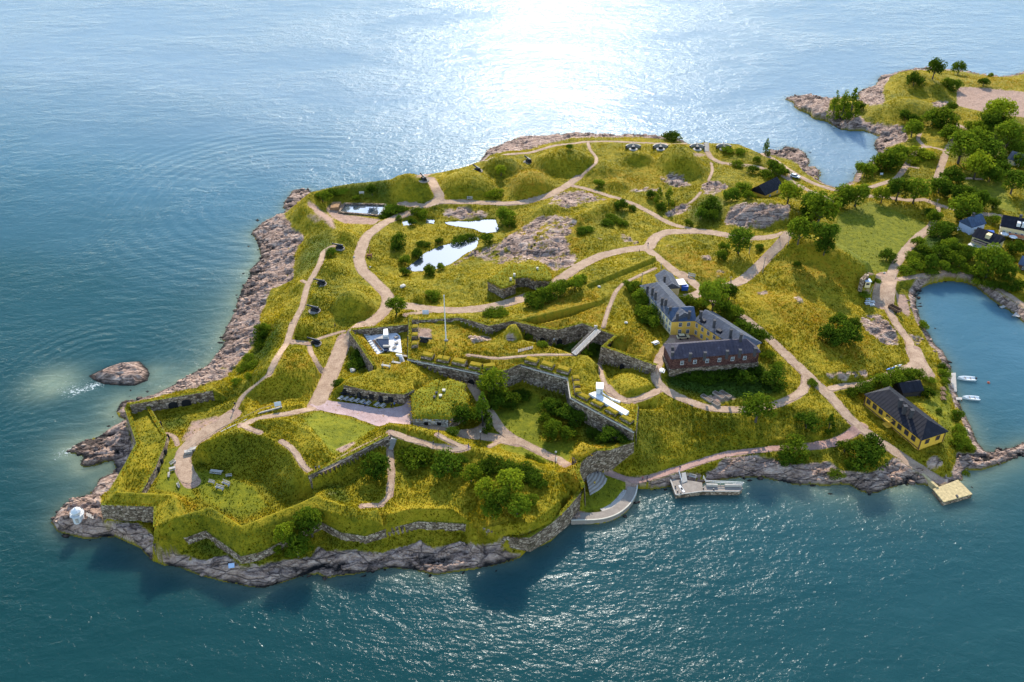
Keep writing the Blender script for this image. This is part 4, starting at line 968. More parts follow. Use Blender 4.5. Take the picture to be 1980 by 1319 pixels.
# openings in walls
def opening(root, x, y, z, ang, w_, h, name='doorway', arch=True):
    mb = MB(); n = 6; pr = [(-w_/2, 0), (w_/2, 0), (w_/2, h*.6)]
    pr += [(w_/2*math.cos(math.pi*k/n), h*.6+h*.4*math.sin(math.pi*k/n)) for k in range(1, n)] if arch else [(w_/2, h), (-w_/2, h)]
    pr += [(-w_/2, h*.6)] if arch else []
    v = []
    for yy in (-0.12, 0.5):
        v += [(x+a*math.cos(ang)+yy*-math.sin(ang), y+a*math.sin(ang)+yy*math.cos(ang), z+b) for a, b in pr]
    m = len(pr); mb.add(v, [tuple(range(m)), tuple(range(2*m-1, m-1, -1))]+[(i, i+m, (i+1) % m+m, (i+1) % m) for i in range(m)])
    return mb.build(name, M_DARK, root)
def open_on(nm, d, z, w_, h, name='doorway', arch=True):
    root, pts, zb, side, wd = FORT[nm]; (x, y, zt), a = along(pts, d)
    off = 0.22+(wd[4]+0.08)*min(1, max(0, (zt-z)/(zt-zb[0]+.01)))*0.9+0.06
    nx, ny = math.sin(a)*side, -math.cos(a)*side
    opening(root, x+nx*off, y+ny*off, z, a if side > 0 else a+math.pi, w_, h, name, arch)
def walld(nm, t, x, y):
    """distance along a wall of the point below a survey pixel"""
    pts = FORT[nm][1]; best = (1e9, 0); d0 = 0; X, Y = unp(*tp(t, x, y), pts[0][2]-2)
    for a, b in zip(pts[:-1], pts[1:]):
        L = seglen(a, b); s_ = max(0, min(1, ((X-a[0])*(b[0]-a[0])+(Y-a[1])*(b[1]-a[1]))/L/L)); d = math.hypot(X-a[0]-s_*(b[0]-a[0]), Y-a[1]-s_*(b[1]-a[1]))
        best = min(best, (d, d0+s_*L)); d0 += L
    return best[1]
open_on('fort', walld('fort', 'C', 1588, 400), 7.0, 2.2, 2.8)
open_on('court_north', walld('court_north', 'A', 985, 690), 6.4, 2.8, 2.2, 'arch'); open_on('court_north', walld('court_north', 'A', 1085, 665), 6.4, 2.8, 2.2, 'arch')
for t_, x_, y_ in (('C',870,545),('C',1005,565)): open_on('casemate', walld('casemate', t_, x_, y_), 9.9, 1.5, 1.7, 'window', False)
for x_, y_ in ((760,565),(660,530),(930,580)): open_on('casemate', walld('casemate', 'C', x_, y_-20), 9.3, 1.3, 2.2, 'doorway')
for x_, y_ in ((905,615),(1042,650),(1170,650)): open_on('moat', walld('moat', 'J', x_, y_), 8.3, 1.9, 2.6)
open_on('moat', walld('moat', 'J', 1660, 825), 8.9, 1.6, 1.8)
for d_ in (6.0, 13, 20): open_on('court_west', d_+4, 6.5, 1.3, 1.5, 'opening', True)
for d_ in (28, 31.5): open_on('court_west', d_, 6.5, 1.2, 1.4, 'opening', True)
# ------------------------------------------------------------------ turf roofed stone blocks
def turf_block(name, label, cat, spec, zroof, zbase, dome=0.8, mats=None, roofmat=None):
    pl = [p[:2] for p in parse(spec, zroof)]; c = np.mean(pl, 0)
    root = empty(name, (c[0], c[1], zbase)); tag(root, label, cat)
    mb = MB(); mb.prism(pl, zbase-1.0, zroof-0.15); mb.build('wall', mats or M_STONE, root)
    x0, y0 = np.min(pl, 0); x1, y1 = np.max(pl, 0); gx, gy = np.meshgrid(np.arange(x0, x1, .9), np.arange(y0, y1, .9))
    m = inpoly(gx, gy, pl) & (segdist(gx, gy, pl, True) > .35)
    ring = [tuple(np.array(p)+(np.array(p)-c)/np.linalg.norm(np.array(p)-c)*0.25) for p in pl]
    B = resample(np.array(ring+[ring[0]]), 1.1)[:-1]; nb = len(B)
    vs = [Vector(p) for p in B]+[Vector((a, b)) for a, b in zip(gx[m], gy[m])]
    r = delaunay_2d_cdt(vs, [(k, (k+1) % nb) for k in range(nb)], [list(range(nb))], 1, 1e-4)
    xy = np.array([[q.x, q.y] for q in r[0]]); d = segdist(xy[:, 0], xy[:, 1], ring, True)
    z = zroof+dome*sstep(0, 2.2, d)+0.35*(fbm(xy[:, 0]/2, xy[:, 1]/2, 3, 5)-.5)*sstep(0, .8, d)
    nt_ = len(xy); v = np.r_[np.c_[xy, z], np.c_[B, np.full(nb, zroof-.35)]]
    # skirt
    order = list(range(nb)); mb2 = MB(); mb2.add([tuple(p) for p in v], [tuple(f) for f in r[2]]+[(nt_+(k+1) % nb, nt_+k, k, (k+1) % nb) for k in order])
    mb2.build('turf_roof', roofmat or M_TURF, root, True)
    return root, pl
cas2, pl2 = turf_block('casemate', 'stone casemate with dome of turf, chimneys and pale end wall with two windows', 'casemate',
    "C 1147,548 1335,440 1395,462 1432,438 1555,478 1535,520 1572,560 1568,640 1430,735 1158,730", 11.9, 8.2, 0.9)
# pale front wall of that casemate with two windows
a_, b_ = parse("z=11.7 C 1156,738 1420,742")[:2]
mb = MB(); ang = math.atan2(b_[1]-a_[1], b_[0]-a_[0]); L_ = seglen(a_, b_)
mb.box(((a_[0]+b_[0])/2, (a_[1]+b_[1])/2+.3, 9.6), (L_, 0.9, 4.2), ang); mb.build('front_wall', M_STONE2, cas2)
for t_ in (.38, .75): opening(cas2, a_[0]+(b_[0]-a_[0])*t_, a_[1]+(b_[1]-a_[1])*t_-.2, 9.6, ang, 1.2, 1.1, 'window', False)
for x_, y_, s_ in ((1320,575,.5),(1335,545,.5),(1365,565,.6),(1390,525,.6)):
    X, Y = unp(*tp('C', x_, y_), 13); mb = MB(); mb.box((X, Y, 12.7), (s_*1.2, s_*1.2, 1.2)); mb.box((X, Y, 13.35), (s_*1.6, s_*1.6, 0.14)); mb.build('chimney', M_CHIM if s_ < .6 else M_BAND, cas2)
blk_, _ = turf_block('blockhouse', 'angular stone blockhouse with flat turf roof beside the pale gravel road', 'blockhouse',
    "J 632,240 700,195 800,120 1050,128 1105,195 1108,238 1000,240 920,215 840,222 842,262 750,300", 14.6, 9.5, 0.3)
for x_, y_ in ((832,203),(1005,157),(805,235)):
    X, Y = unp(*tp('J', x_, y_), 15); mb = MB(); mb.box((X, Y, 15.2), (.8, .8, 1.0)); mb.build('vent', M_BAND, blk_)
opening(blk_, *unp(*tp('J', 880, 275), 11), 10.0, -0.05, 2.0, 2.6)
gate_, _ = turf_block('gatehouse', 'small gatehouse slab with bright dry grass roof above the curved gate wall', 'gatehouse',
    "E 800,1000 870,912 985,958 915,1005 850,1045", 10.6, 5.2, 0.5, None, M_TURFDRY)
# ------------------------------------------------------------------ houses
M_YEL = plain('yellow_render', (0.78, 0.45, 0.07), 0.85, 0.18, 0.5)
M_YEL2 = plain('yellow_boards', (0.72, 0.40, 0.04), 0.8, 0.15, 0.8)
M_CREAM = plain('cream_render', (0.74, 0.57, 0.29), 0.85, 0.15, 0.5)
M_BRICK = mat_stone('old_brick', [(0.075, 0.032, 0.026), (0.14, 0.06, 0.045), (0.21, 0.10, 0.075)], 2.0, 0.1)
M_WHITE = plain('white_paint', (0.58, 0.56, 0.52), 0.6, 0.1)
M_GLASS = plain('window_glass', (0.03, 0.035, 0.045), 0.12, 0.2, 3, 0.5)
def mat_roof(nm, c, rot, sc, tint):
    k = NT(nm); n = k.noise(0.6, 5, 0.7); n2 = k.noise(5, 2)
    col = k.ramp(k.math('ADD', k.math('MULTIPLY', n, .7), k.math('MULTIPLY', n2, .3)), [(0.35, tuple(x*.65 for x in c)), (0.55, c), (0.72, tint)])
    return k.done(col, k.bump(n2, .15, .05), 0.7, 0.18)
M_TIN = mat_roof('grey_sheet_roof', (0.085, 0.09, 0.105), 0, 1, (0.20, 0.205, 0.22))
M_SLATE = mat_roof('dark_felt_roof', (0.014, 0.013, 0.018), 0, 1, (0.042, 0.038, 0.045))
M_ROOFP = mat_roof('purple_grey_roof', (0.055, 0.045, 0.058), 0, 1, (0.13, 0.12, 0.14))
M_BLUEROOF = mat_roof('blue_grey_roof', (0.06, 0.085, 0.13), 0, 1, (0.14, 0.17, 0.22))
_W = {}
def win_mesh(w_, h, fm, gm):
    key = (w_, h, fm.name)
    if key not in _W:
        a = MB(); t = .10
        for x in (-w_/2, w_/2): a.box((x, -.05, 0), (t, .12, h+t))
        for z in (-h/2, h/2): a.box((0, -.05, z), (w_-t, .12, t))
        a.box((0, -.04, 0), (t*.7, .08, h-t)); a.box((0, -.035, h*.12), (w_-t, .07, t*.7))
        m1 = mesh('window', a.v, a.f); m1.materials.append(fm)
        b = MB(); b.box((0, -.015, 0), (w_, .06, h)); m2 = mesh('pane', b.v, b.f); m2.materials.append(gm); _W[key] = (m1, m2)
    return _W[key]
def window(root, x, y, z, ang, w_=1.1, h=1.6, fm=None, name='window'):
    m1, m2 = win_mesh(w_, h, fm or M_WHITE, M_GLASS); inv = world(root).inverted()
    o = link(name, m1, None, root); o.location = inv @ Vector((x, y, z)); o.rotation_euler = (0, 0, ang-root.rotation_euler.z)
    link('pane', m2, None, o); return o
def rect_from(a, b, w_, side):
    d = Vector((b[0]-a[0], b[1]-a[1])); L = d.length; d /= L; n = Vector((d.y, -d.x))*side
    A, B = Vector(a[:2]), Vector(b[:2]); return [A, B, B+n*w_, A+n*w_], d, n, L
def wing(root, a, b, w_, side, z0, ze, zr, hip=(1, 1), wallmat=None, roofmat=None, over=.35, ribs=0.0, z0b=None, basemat=None):
    """one straight wing: walls, pitched roof; a,b = eaves line facing the viewer"""
    R, d, n, L = rect_from(a, b, w_, side)
    mb = MB(); mb.prism([tuple(p) for p in R], z0-.8, ze); mb.build('wall', wallmat, root)
    O = [R[0]-d*over*(1 if hip[0] >= 0 else 0)-n*over, R[1]+d*over*(1 if hip[1] >= 0 else 0)-n*over, R[2]+d*over*(1 if hip[1] >= 0 else 0)+n*over, R[3]-d*over*(1 if hip[0] >= 0 else 0)+n*over]
    h0 = w_*.5*.9 if hip[0] > 0 else 0; h1 = w_*.5*.9 if hip[1] > 0 else 0
    m0 = (O[0]+O[3])/2+d*h0; m1 = (O[1]+O[2])/2-d*h1
    mb = MB(); v = [(*p, ze-.02) for p in O]+[(*m0, zr), (*m1, zr)]+[(*p, ze-.20) for p in O]
    mb.add(v, [(0,1,5,4),(1,2,5),(2,3,4,5),(3,0,4),(6,7,1,0),(7,8,2,1),(8,9,3,2),(9,6,0,3),(9,8,7,6)])
    if not hip[0] > 0: pass
    rf = mb.build('roof', roofmat, root)
    if ribs:
        nb = int(L/ribs); rm = MB()
        for i in range(1, nb):
            t = i/nb; 
            for s_, (p, q) in ((0, (O[0], O[1])), (1, (O[3], O[2]))):
                e = p+(q-p)*t; k0 = (e-p).length; kk = (q-e).length
                top = m0+d*max(0, min((m1-m0).length, (e-p).dot(d)-h0)); f = 1.0
                dist = (e-p).dot(d)
                if h0 and dist < h0: f = dist/h0
                if h1 and L+2*over-dist < h1: f = (L+2*over-dist)/h1
                base = Vector((e.x, e.y, ze)); tp_ = Vector(((e+(((O[0]+O[3])/2-O[0]) if s_ == 0 else ((O[0]+O[3])/2-O[3]))*f).x, (e+(((O[0]+O[3])/2-O[0]) if s_ == 0 else ((O[0]+O[3])/2-O[3]))*f).y, ze+(zr-ze)*f))
                rm.tube([base+Vector((0,0,.03)), tp_+Vector((0,0,.03))], .035, 3)
        rm.build('roof_seams', roofmat, rf)
    return R, d, n, L, rf
def chimney(rf, x, y, z0, z1, s_=.7, cap=True, m=None):
    mb = MB(); mb.box((x, y, (z0+z1)/2), (s_, s_, z1-z0)); 
    if cap: mb.box((x, y, z1+.1), (s_*1.25, s_*1.25, .2))
    return mb.build('chimney', m or M_CHIM, rf)
def wins(root, R, e, ts, zs, w_=1.05, h=1.55, fm=None, proud=.06):
    a, b = R[e], R[(e+1) % 4]; c = sum(R, Vector((0, 0)))/4; d = (b-a).normalized(); n = Vector((d.y, -d.x))
    if n.dot((a+b)/2-c) < 0: n = -n
    ang = math.atan2(n.x, -n.y)
    for z in zs:
        for t in ts: p = a+(b-a)*t+n*proud; window(root, p.x, p.y, z, ang, w_, h, fm)
# the U-shaped yellow barracks
Z0, ZE, ZR = 11.0, 17.0, 19.6
bx, by = unp(*tp('G', 560, 600), Z0)
bar = empty('barracks', (float(bx), float(by), Z0)); tag(bar, 'long two storey yellow barracks bent round a courtyard, grey roofs with many chimneys', 'barracks')
eA = parse("z=17 G 152,203 385,468 560,461 905,690 383,742 1043,690")
R1, d1, n1, L1, rf1 = wing(bar, eA[0], eA[1], 8.6, -1, Z0, ZE, ZR, (1, 0), M_CREAM, M_TIN, ribs=1.4)
wins(bar, R1, 0, [(.04+i*.092) for i in range(11)], (12.9, 15.4), 1.0, 1.5)
R2, d2, n2_, L2, rf2 = wing(bar, eA[1], eA[2], 8.6, -1, Z0, ZE-.03, ZR-.04, (0, 0), M_YEL, M_BLUEROOF, ribs=1.2)
wins(bar, R2, 0, [.38, .73], (12.6, 15.4), 1.0, 1.5)
R3, d3, n3_, L3, rf3 = wing(bar, eA[2], eA[3], 8.6, -1, Z0, ZE-.06, ZR-.08, (0, 1), M_YEL, M_TIN, ribs=1.0)
wins(bar, R3, 0, [.05, .18, .31, .44, .57, .70], (12.6, 15.4), 1.0, 1.5)
R4, d4, n4_, L4, rf4 = wing(bar, eA[4], eA[5], 8.2, -1, 9.0, ZE-.4, ZR-.5, (1, 1), M_BRICK, M_ROOFP, ribs=1.0)
wins(bar, R4, 0, [.125, .27, .41, .55, .70, .84], (14.6,), 1.0, 1.4)
mb = MB(); q = [R4[0]-d4*.3-n4_*.35, R4[1]+d4*.3-n4_*.35, R4[2]+d4*.3, R4[3]-d4*.3]; mb.prism([tuple(p) for p in q], 7.8, 12.4); mb.build('stone_base', M_STONE, bar)
for (t_, x_, y_, rf, zt) in (('G',205,195,rf1,20.6),('G',243,208,rf1,21.2),('G',266,240,rf1,21.2),('G',315,285,rf1,21),('G',343,295,rf1,21),('G',375,350,rf1,21),('G',430,400,rf1,21.4),('G',520,385,rf2,21.4),('G',607,385,rf2,21.6),('G',708,450,rf3,21.6),('G',833,520,rf3,21.6),('G',908,555,rf3,22),('G',1015,660,rf3,21.2),
   ('G',527,700,rf4,20.6),('G',637,692,rf4,20.6),('G',804,680,rf4,20.6),('G',901,672,rf4,20.6),('G',392,650,rf4,19.2),('G',392,690,rf4,19.0)):
    X, Y = unp(*tp(t_, x_, y_), zt); chimney(rf, float(X), float(Y), zt-3.6, zt-.75, .8)
for x_, y_, rf in ((620,468,rf3),(740,545,rf3)):      # roof lights
    X, Y = unp(*tp('G', x_, y_), 18.6); mb = MB(); mb.box((float(X), float(Y), 18.6), (1.3, 1.6, 1.0), .8); mb.build('dormer', M_SLATE, rf)
mb = MB(); mb.box((float(unp(*tp('G', 548, 545), 12)[0]), float(unp(*tp('G', 548, 545), 12)[1])+.2, 12.1), (1.2, .3, 2.2), math.atan2(d3.y, d3.x)); mb.build('door', M_CHIM, bar)
# gabled outbuilding north of the barracks
nb_ = parse("z=14.5 G 265,135 320,235")
out = empty('outbuilding', (nb_[0][0], nb_[0][1], 11.5)); tag(out, 'small cream outbuilding with grey gabled roof behind the north end of the barracks', 'outbuilding')
wing(out, nb_[0], nb_[1], 6.0, -1, 11.2, 15, 17.2, (0, 0), M_CREAM, M_TIN, ribs=1.2)
X, Y = unp(*tp('G', 330, 150), 17.5); chimney(out, float(X), float(Y), 15.5, 18.3, .8)
# yellow kiosk with a white flat roof, blue bin
a, b = parse("z=13.6 G 400,200 488,192")
kio = empty('kiosk', (a[0], a[1], 10.5)); tag(kio, 'small yellow kiosk with flat white roof beside the road fork', 'kiosk')
R_, d_, n_, L_ = rect_from(a, b, 3.4, -1); mb = MB(); mb.prism([tuple(p) for p in R_], 10.0, 13.5); mb.build('wall', M_YEL2, kio)
mb = MB(); q = [R_[0]-d_*.4-n_*.4, R_[1]+d_*.4-n_*.4, R_[2]+d_*.4+n_*.4, R_[3]-d_*.4+n_*.4]; mb.prism([tuple(p) for p in q], 13.52, 13.75); mb.build('roof', M_WHITE, kio)
M_BLUE = plain('blue_plastic', (0.02, 0.10, 0.42), .5, .1)
p = g('G', 478, 235); bn = empty('bin', p); tag(bn, 'bright blue container beside the yellow kiosk', 'container')
mb = MB(); mb.box((p[0], p[1], p[2]+.9), (2.4, 1.5, 1.6)); mb.build('body', M_BLUE, bn); mb = MB(); mb.box((p[0], p[1], p[2]+1.78), (2.5, 1.6, .14)); mb.build('lid', M_BLUE, bn)
# long yellow wooden house
eH = parse("z=8.4 H 760,400 1172,732")
hs = empty('long_house', (eH[0][0], eH[0][1], 4.4)); tag(hs, 'long yellow wooden house with dark hipped roof and three chimneys near the square pier', 'house')
R5, d5, n5, L5, rf5 = wing(hs, eH[0], eH[1], 9.4, -1, 3.8, 8.4, 11.6, (1, 1), M_YEL2, M_SLATE, over=.55, ribs=1.1)
M_BROWN = plain('brown_frames', (0.12, 0.06, 0.03), .7, .15)
wins(hs, R5, 0, [.065, .18, .295, .43, .53, .64, .765, .885], (6.6,), 1.5, 1.6, M_BROWN); wins(hs, R5, 1, [.28, .72], (6.6,), 1.4, 1.5, M_BROWN)
mb = MB(); e0, e1 = R5[0]-n5*.06, R5[1]-n5*.06; mb.tube([(e0.x, e0.y, 4.6), (e1.x, e1.y, 4.6)], .16, 4); mb.build('plinth_board', M_BROWN, hs)
for e in (R5[0], R5[1], R5[2]):
    mb = MB(); mb.box((e.x, e.y, 6.3), (.3, .3, 4.1), math.atan2(d5.y, d5.x)); mb.build('corner_board', M_BROWN, hs)
for x_, y_ in ((1015,455),(1048,500),(1098,530)):
    X, Y = unp(*tp('H', x_, y_), 12.2); chimney(rf5, float(X), float(Y), 10, 12.9, .95)
X, Y = R5[0]+(R5[1]-R5[0])*.475-n5*.9; mb = MB(); mb.box((X, Y, 4.7), (2.2, 1.6, .5), math.atan2(d5.y, d5.x)); mb.build('porch_step', M_YEL2, hs); mb = MB(); mb.box((X, Y, 6.9), (2.4, 1.8, .15), math.atan2(d5.y, d5.x)); mb.build('porch_roof', M_YEL2, hs)
# shed behind it, house by the north cove, cottages on the east side
def cottage(name, label, spec, w_, z0, ze, zr, wm, rm, hip=(0, 0), nw=3, cat='house', ch=None, end=True, ribs=1.2, wh=1.1, fm=None):
    a, b = parse("z=%g " % ze+spec); c = empty(name, (a[0], a[1], z0)); tag(c, label, cat)
    R, d, n, L, rf = wing(c, a, b, w_, -1, z0, ze, zr, hip, wm, rm, ribs=ribs)
    if nw: wins(c, R, 0, [(i+.7)/(nw+.4) for i in range(nw)], ((z0+ze)/2+.2,), .9, wh, fm)
    if end: wins(c, R, 1 if R[1].y > R[0].y else 3, [.3, .7], ((z0+ze)/2+.2,), .9, wh, fm)
    if hip[0] == 0:                                          # gables
        for e in ((0, 3), (1, 2)):
            A, B = R[e[0]], R[e[1]]; mid = (A+B)/2; mb = MB(); t = d*(.12 if e[0] == 0 else -.12)
            mb.add([(*A, ze-.05), (*B, ze-.05), (*mid, zr-.12), (*(A+t), ze-.05), (*(B+t), ze-.05), (*(mid+t), zr-.12)], [(0,1,2),(5,4,3),(0,2,5,3),(1,4,5,2)]); mb.build('gable', wm, c)
    if ch: 
        m = R[0]+(R[1]-R[0])*ch+(R[3]-R[0])*.5; chimney(rf, m.x, m.y, zr-.6, zr+1.1, .8)
    return c, R, d, n, rf
cottage('shed', 'low dark shed with felt roof behind the long yellow house', "H 1035,385 1180,365", 5.5, 4.0, 6.0, 7.9, plain('dark_boards', (.03, .026, .024)), M_SLATE, nw=0, cat='shed', end=False)
cottage('house', 'yellow house with steep dark roof half hidden by trees near the northern cove', "L 1085,610 1215,545", 7.5, 7.0, 10.2, 13.6, M_YEL2, M_SLATE, nw=2, cat='house')
M_PALEBLUE = plain('pale_blue_boards', (.50, .56, .66), .7, .1)
c1, Rc, dc, nc_, rfc = cottage('cottage', 'pale blue cottage with blue grey roof beside a blue awning', "N 1550,425 1650,395", 6.2, 5.0, 9.0, 12.2, M_PALEBLUE, M_BLUEROOF, nw=2, ch=.4)
c2, Rd, dd, nd, rfd = cottage('cottage', 'yellow cottage with black roof, veranda and small dormer below the pale blue cottage', "N 1555,490 1735,555", 7.0, 5.0, 8.8, 11.6, M_CREAM, M_SLATE, nw=4)
m = Rd[0]+(Rd[1]-Rd[0])*.55+nd*1.6; mb = MB(); mb.box((m.x, m.y, 10.4), (1.8, 2.4, 1.7), math.atan2(dd.y, dd.x)); mb.build('dormer', M_CREAM, rfd)
m = Rd[0]+(Rd[1]-Rd[0])*.4-nd*1.3; mb = MB(); mb.box((m.x, m.y, 5.6), (8, 2.4, .3), math.atan2(dd.y, dd.x)); mb.build('veranda_floor', M_WHITE, c2); mb = MB(); mb.box((m.x, m.y-.0, 8.0), (6, 2.3, .16), math.atan2(dd.y, dd.x)); mb.build('veranda_roof', M_SLATE, c2)
c3, Re, de, ne, rfe = cottage('house', 'large yellow house with dark roof, dormers and balcony cut by the picture edge', "N 1770,415 2060,470", 8.0, 5.0, 10.0, 13.4, M_CREAM, M_SLATE, nw=6, ch=.42)
for t_ in (.42, .55, .7):
    m = Re[0]+(Re[1]-Re[0])*t_+ne*1.6; mb = MB(); mb.box((m.x, m.y, 11.6), (1.4, 2.4, 1.6), math.atan2(de.y, de.x)); mb.build('dormer', M_WHITE, rfe)
m = Re[0]+(Re[1]-Re[0])*.55-ne*1.0; mb = MB(); mb.box((m.x, m.y, 7.2), (9, 1.8, .2), math.atan2(de.y, de.x)); mb.box((m.x-ne.x*.9, m.y-ne.y*.9, 7.9), (9, .1, 1.0), math.atan2(de.y, de.x)); mb.build('balcony', plain('reddish_rail', (.45,.16,.08)), c3)
cottage('cottage', 'pale cottage with grey gable roof among trees by the sandy field', "M 1820,880 1905,905", 7.0, 5.5, 8.6, 11.6, M_CREAM, M_TIN, nw=2)
cottage('cottage', 'dark roofed cottage at the picture edge above the bay path', "N 1905,700 2040,740", 6.0, 4.5, 7.4, 9.8, M_BROWN, M_BLUEROOF, nw=2)
p = parse("z=8 N 1635,450 1710,462"); aw = empty('awning', (p[0][0], p[0][1], 5.2)); tag(aw, 'bright blue awning over a table between the two cottages', 'awning')
mb = MB(); mb.box(((p[0][0]+p[1][0])/2, (p[0][1]+p[1][1])/2, 7.6), (5, 3.2, .12), -.2, 0, Matrix.Rotation(.15, 3, 'X')); mb.build('canopy', M_BLUE, aw)
for dx in (-2.2, 2.2):
    mb = MB(); mb.tube([((p[0][0]+p[1][0])/2+dx, (p[0][1]+p[1][1])/2, 5), ((p[0][0]+p[1][0])/2+dx, (p[0][1]+p[1][1])/2, 7.6)], .06); mb.build('post', M_WHITE, aw)
# ------------------------------------------------------------------ grass tufts
GNX = -np.gradient(blur(H, 1.0), axis=1)/(np.abs(np.gradient(GX, axis=1))+1e-6)
GNY = np.gradient(blur(H, 1.0), axis=0)/(np.abs(np.gradient(GY, axis=0))+1e-6)
def blade_mat():
    k = NT('grass_blades'); c, *_ = grass_colour(k, attr(k, 'mask')); c = k.mix(1.0, c, (1.75, 1.75, 1.75), 'MULTIPLY')
    d = k.n('BsdfDiffuse'); t = k.n('BsdfTranslucent'); ms = k.n('MixShader'); ms.inputs[0].default_value = .5
    k.l(c, d.inputs[0]); k.l(c, t.inputs[0]); k.l(d.outputs[0], ms.inputs[1]); k.l(t.outputs[0], ms.inputs[2]); k.l(ms.outputs[0], k.out.inputs[0]); return k.m
M_BLADE = blade_mat()
def tuft_mesh(name, X, Y, Z, NX, NY, msk, hs):
    n = len(X); h = RNG.uniform(.55, 1.3, n)*hs; V = np.zeros((n, 3, 3, 3)); a0 = RNG.uniform(0, 6.28, n)
    for b in range(3):
        a = a0+b*2.1; w_ = RNG.uniform(.10, .23, n); lean = RNG.uniform(.0, .28, n); la = RNG.uniform(0, 6.28, n)
        V[:, b, 0] = np.stack([X-np.cos(a)*w_, Y-np.sin(a)*w_, Z-.08], 1); V[:, b, 1] = np.stack([X+np.cos(a)*w_, Y+np.sin(a)*w_, Z-.08], 1)
        V[:, b, 2] = np.stack([X+np.cos(la)*lean, Y+np.sin(la)*lean, Z+h*RNG.uniform(.7, 1.2, n)], 1)
    me = fast_mesh(name, V.reshape(-1, 3), np.arange(n*9).reshape(-1, 3)); vcol(me, 'mask', np.repeat(msk, 9, 0))
    N = np.stack([NX, NY, np.ones(n)], 1)+RNG.normal(0, .22, (n, 3)); N /= np.linalg.norm(N, axis=1)[:, None]
    me.normals_split_custom_set_from_vertices(np.repeat(N, 9, 0).tolist()); return me
def scatter_tufts(n):
    dX = np.abs(np.gradient(GX, axis=1)); dY = np.abs(np.gradient(GY, axis=0))
    wgt = dX*dY*LAND*(H > 0.9)*np.clip(1-ROCKM*1.05, 0, 1)*np.clip(1-1.3*np.maximum(PATHM, DIRTM), 0, 1)*(WDIST > .5)*(1-.93*np.clip(MOWNM, 0, 1))*(1-.6*CLIPM)
    wgt *= 0.35+1.3*vnoise(GX/5, GY/5, 88)
    wgt *= np.clip(330/np.maximum(GY, 150), .5, 1.5)**1.2
    for z, sp in PONDS.values(): wgt[inpoly(GX, GY, parse(sp, z))] = 0
    p = (wgt/wgt.sum()).ravel(); k = RNG.choice(p.size, n, p=p)
    j, i = np.unravel_index(k, UU.shape); u = US[i]+RNG.uniform(-1, 1, n)*STEP/2; v = VS[j]+RNG.uniform(-1, 1, n)*STEP/2
    X, Y = unp(u, v, 0); Z = bil(H, X, Y); hs = .30*(0.6+0.9*vnoise(X/7, Y/7, 3))
    nx, ny = GNX[j, i], GNY[j, i]; m = np.stack([np.zeros(n), DRYM[j, i], np.zeros(n), LUSHM[j, i]], 1)
    # ragged grass along the wall heads
    ex = []
    for nm, (root, pts, zb, side, wd) in FORT.items():
        P = resample(np.array(pts), .16); o = offset_line(pts, -side*.5); Q = resample(np.c_[np.array(o), [q[2] for q in pts]], .16)
        r = RNG.uniform(-.3, 1.5, len(Q))
        for q, rr in zip(Q, r): ex.append((q[0]+RNG.normal(0, .35), q[1]+RNG.normal(0, .35), q[2]+.1))
    ex = np.array(ex); e = len(ex); me_ = np.tile([0, .75, 0, 0.], (e, 1)); z0 = np.zeros(e)
    me = tuft_mesh('grass', np.r_[X, ex[:, 0]], np.r_[Y, ex[:, 1]], np.r_[Z, ex[:, 2]], np.r_[nx, z0], np.r_[ny, z0], np.r_[m, me_], np.r_[hs, np.full(e, .3)])
    tag(link('grass', me, M_BLADE), 'rough yellow green grass tufts covering the island turf', 'grass', kind='stuff')
for o_ in [q for q in bpy.data.objects if q.name.startswith('turf_roof')]:        # long grass on the turf roofs
    mw = world(o_); pv = np.array([mw @ v.co for v in o_.data.vertices]); k_ = RNG.integers(0, len(pv), len(pv)*3); n_ = len(k_)
    P3 = pv[k_]+np.c_[RNG.normal(0, .4, (n_, 2)), np.zeros(n_)]-np.array(o_.parent.location)
    m_ = np.tile([0, .35, 0, 0.], (n_, 1)); z_ = np.zeros(n_)
    tag(link('roof_grass', tuft_mesh('roof_grass', P3[:, 0], P3[:, 1], P3[:, 2], z_, z_, m_, np.full(n_, .3)), M_BLADE, o_.parent), kind='stuff')
scatter_tufts(280000)
# ------------------------------------------------------------------ shore boulders (nobody could count them)
def rock_unit(seed):
    b = bmesh.new(); bmesh.ops.create_icosphere(b, subdivisions=1, radius=1); r = random.Random(seed)
    for v in b.verts: v.co *= r.uniform(.65, 1.15); v.co.z *= .62
    V = np.array([v.co[:] for v in b.verts]); F = np.array([[v.index for v in f.verts] for f in b.faces]); b.free(); return V, F
def boulders(n, name, label, wfun, smin, smax):
    U = [rock_unit(i) for i in range(6)]; p = wfun; p = (p/p.sum()).ravel(); k = RNG.choice(p.size, n, p=p); j, i = np.unravel_index(k, UU.shape)
    X, Y = unp(US[i]+RNG.uniform(-1, 1, n), VS[j]+RNG.uniform(-1, 1, n), 0); Z = np.maximum(bil(H, X, Y), -.4); vs, fs, b = [], [], 0
    for q in range(n):
        V, F = U[q % 6]; s = smin*(smax/smin)**(RNG.random()**2.2); a = RNG.uniform(0, 6.28); sc = s*np.array([RNG.uniform(.8, 1.7), RNG.uniform(.7, 1), RNG.uniform(.6, 1)])
        W = V*sc; W = np.c_[W[:, 0]*math.cos(a)-W[:, 1]*math.sin(a), W[:, 0]*math.sin(a)+W[:, 1]*math.cos(a), W[:, 2]]+[X[q], Y[q], Z[q]+s*.1]
        vs.append(W); fs.append(F+b); b += len(V)
    me = fast_mesh(name, np.concatenate(vs), np.concatenate(fs)); n_ = len(me.vertices); vcol(me, 'mask', np.tile([1., 0, 0, 0], (n_, 1)))
    tag(link(name, me, M_GROUND), label, 'rocks', kind='stuff')
cell = np.abs(np.gradient(GX, axis=1))*np.abs(np.gradient(GY, axis=0))
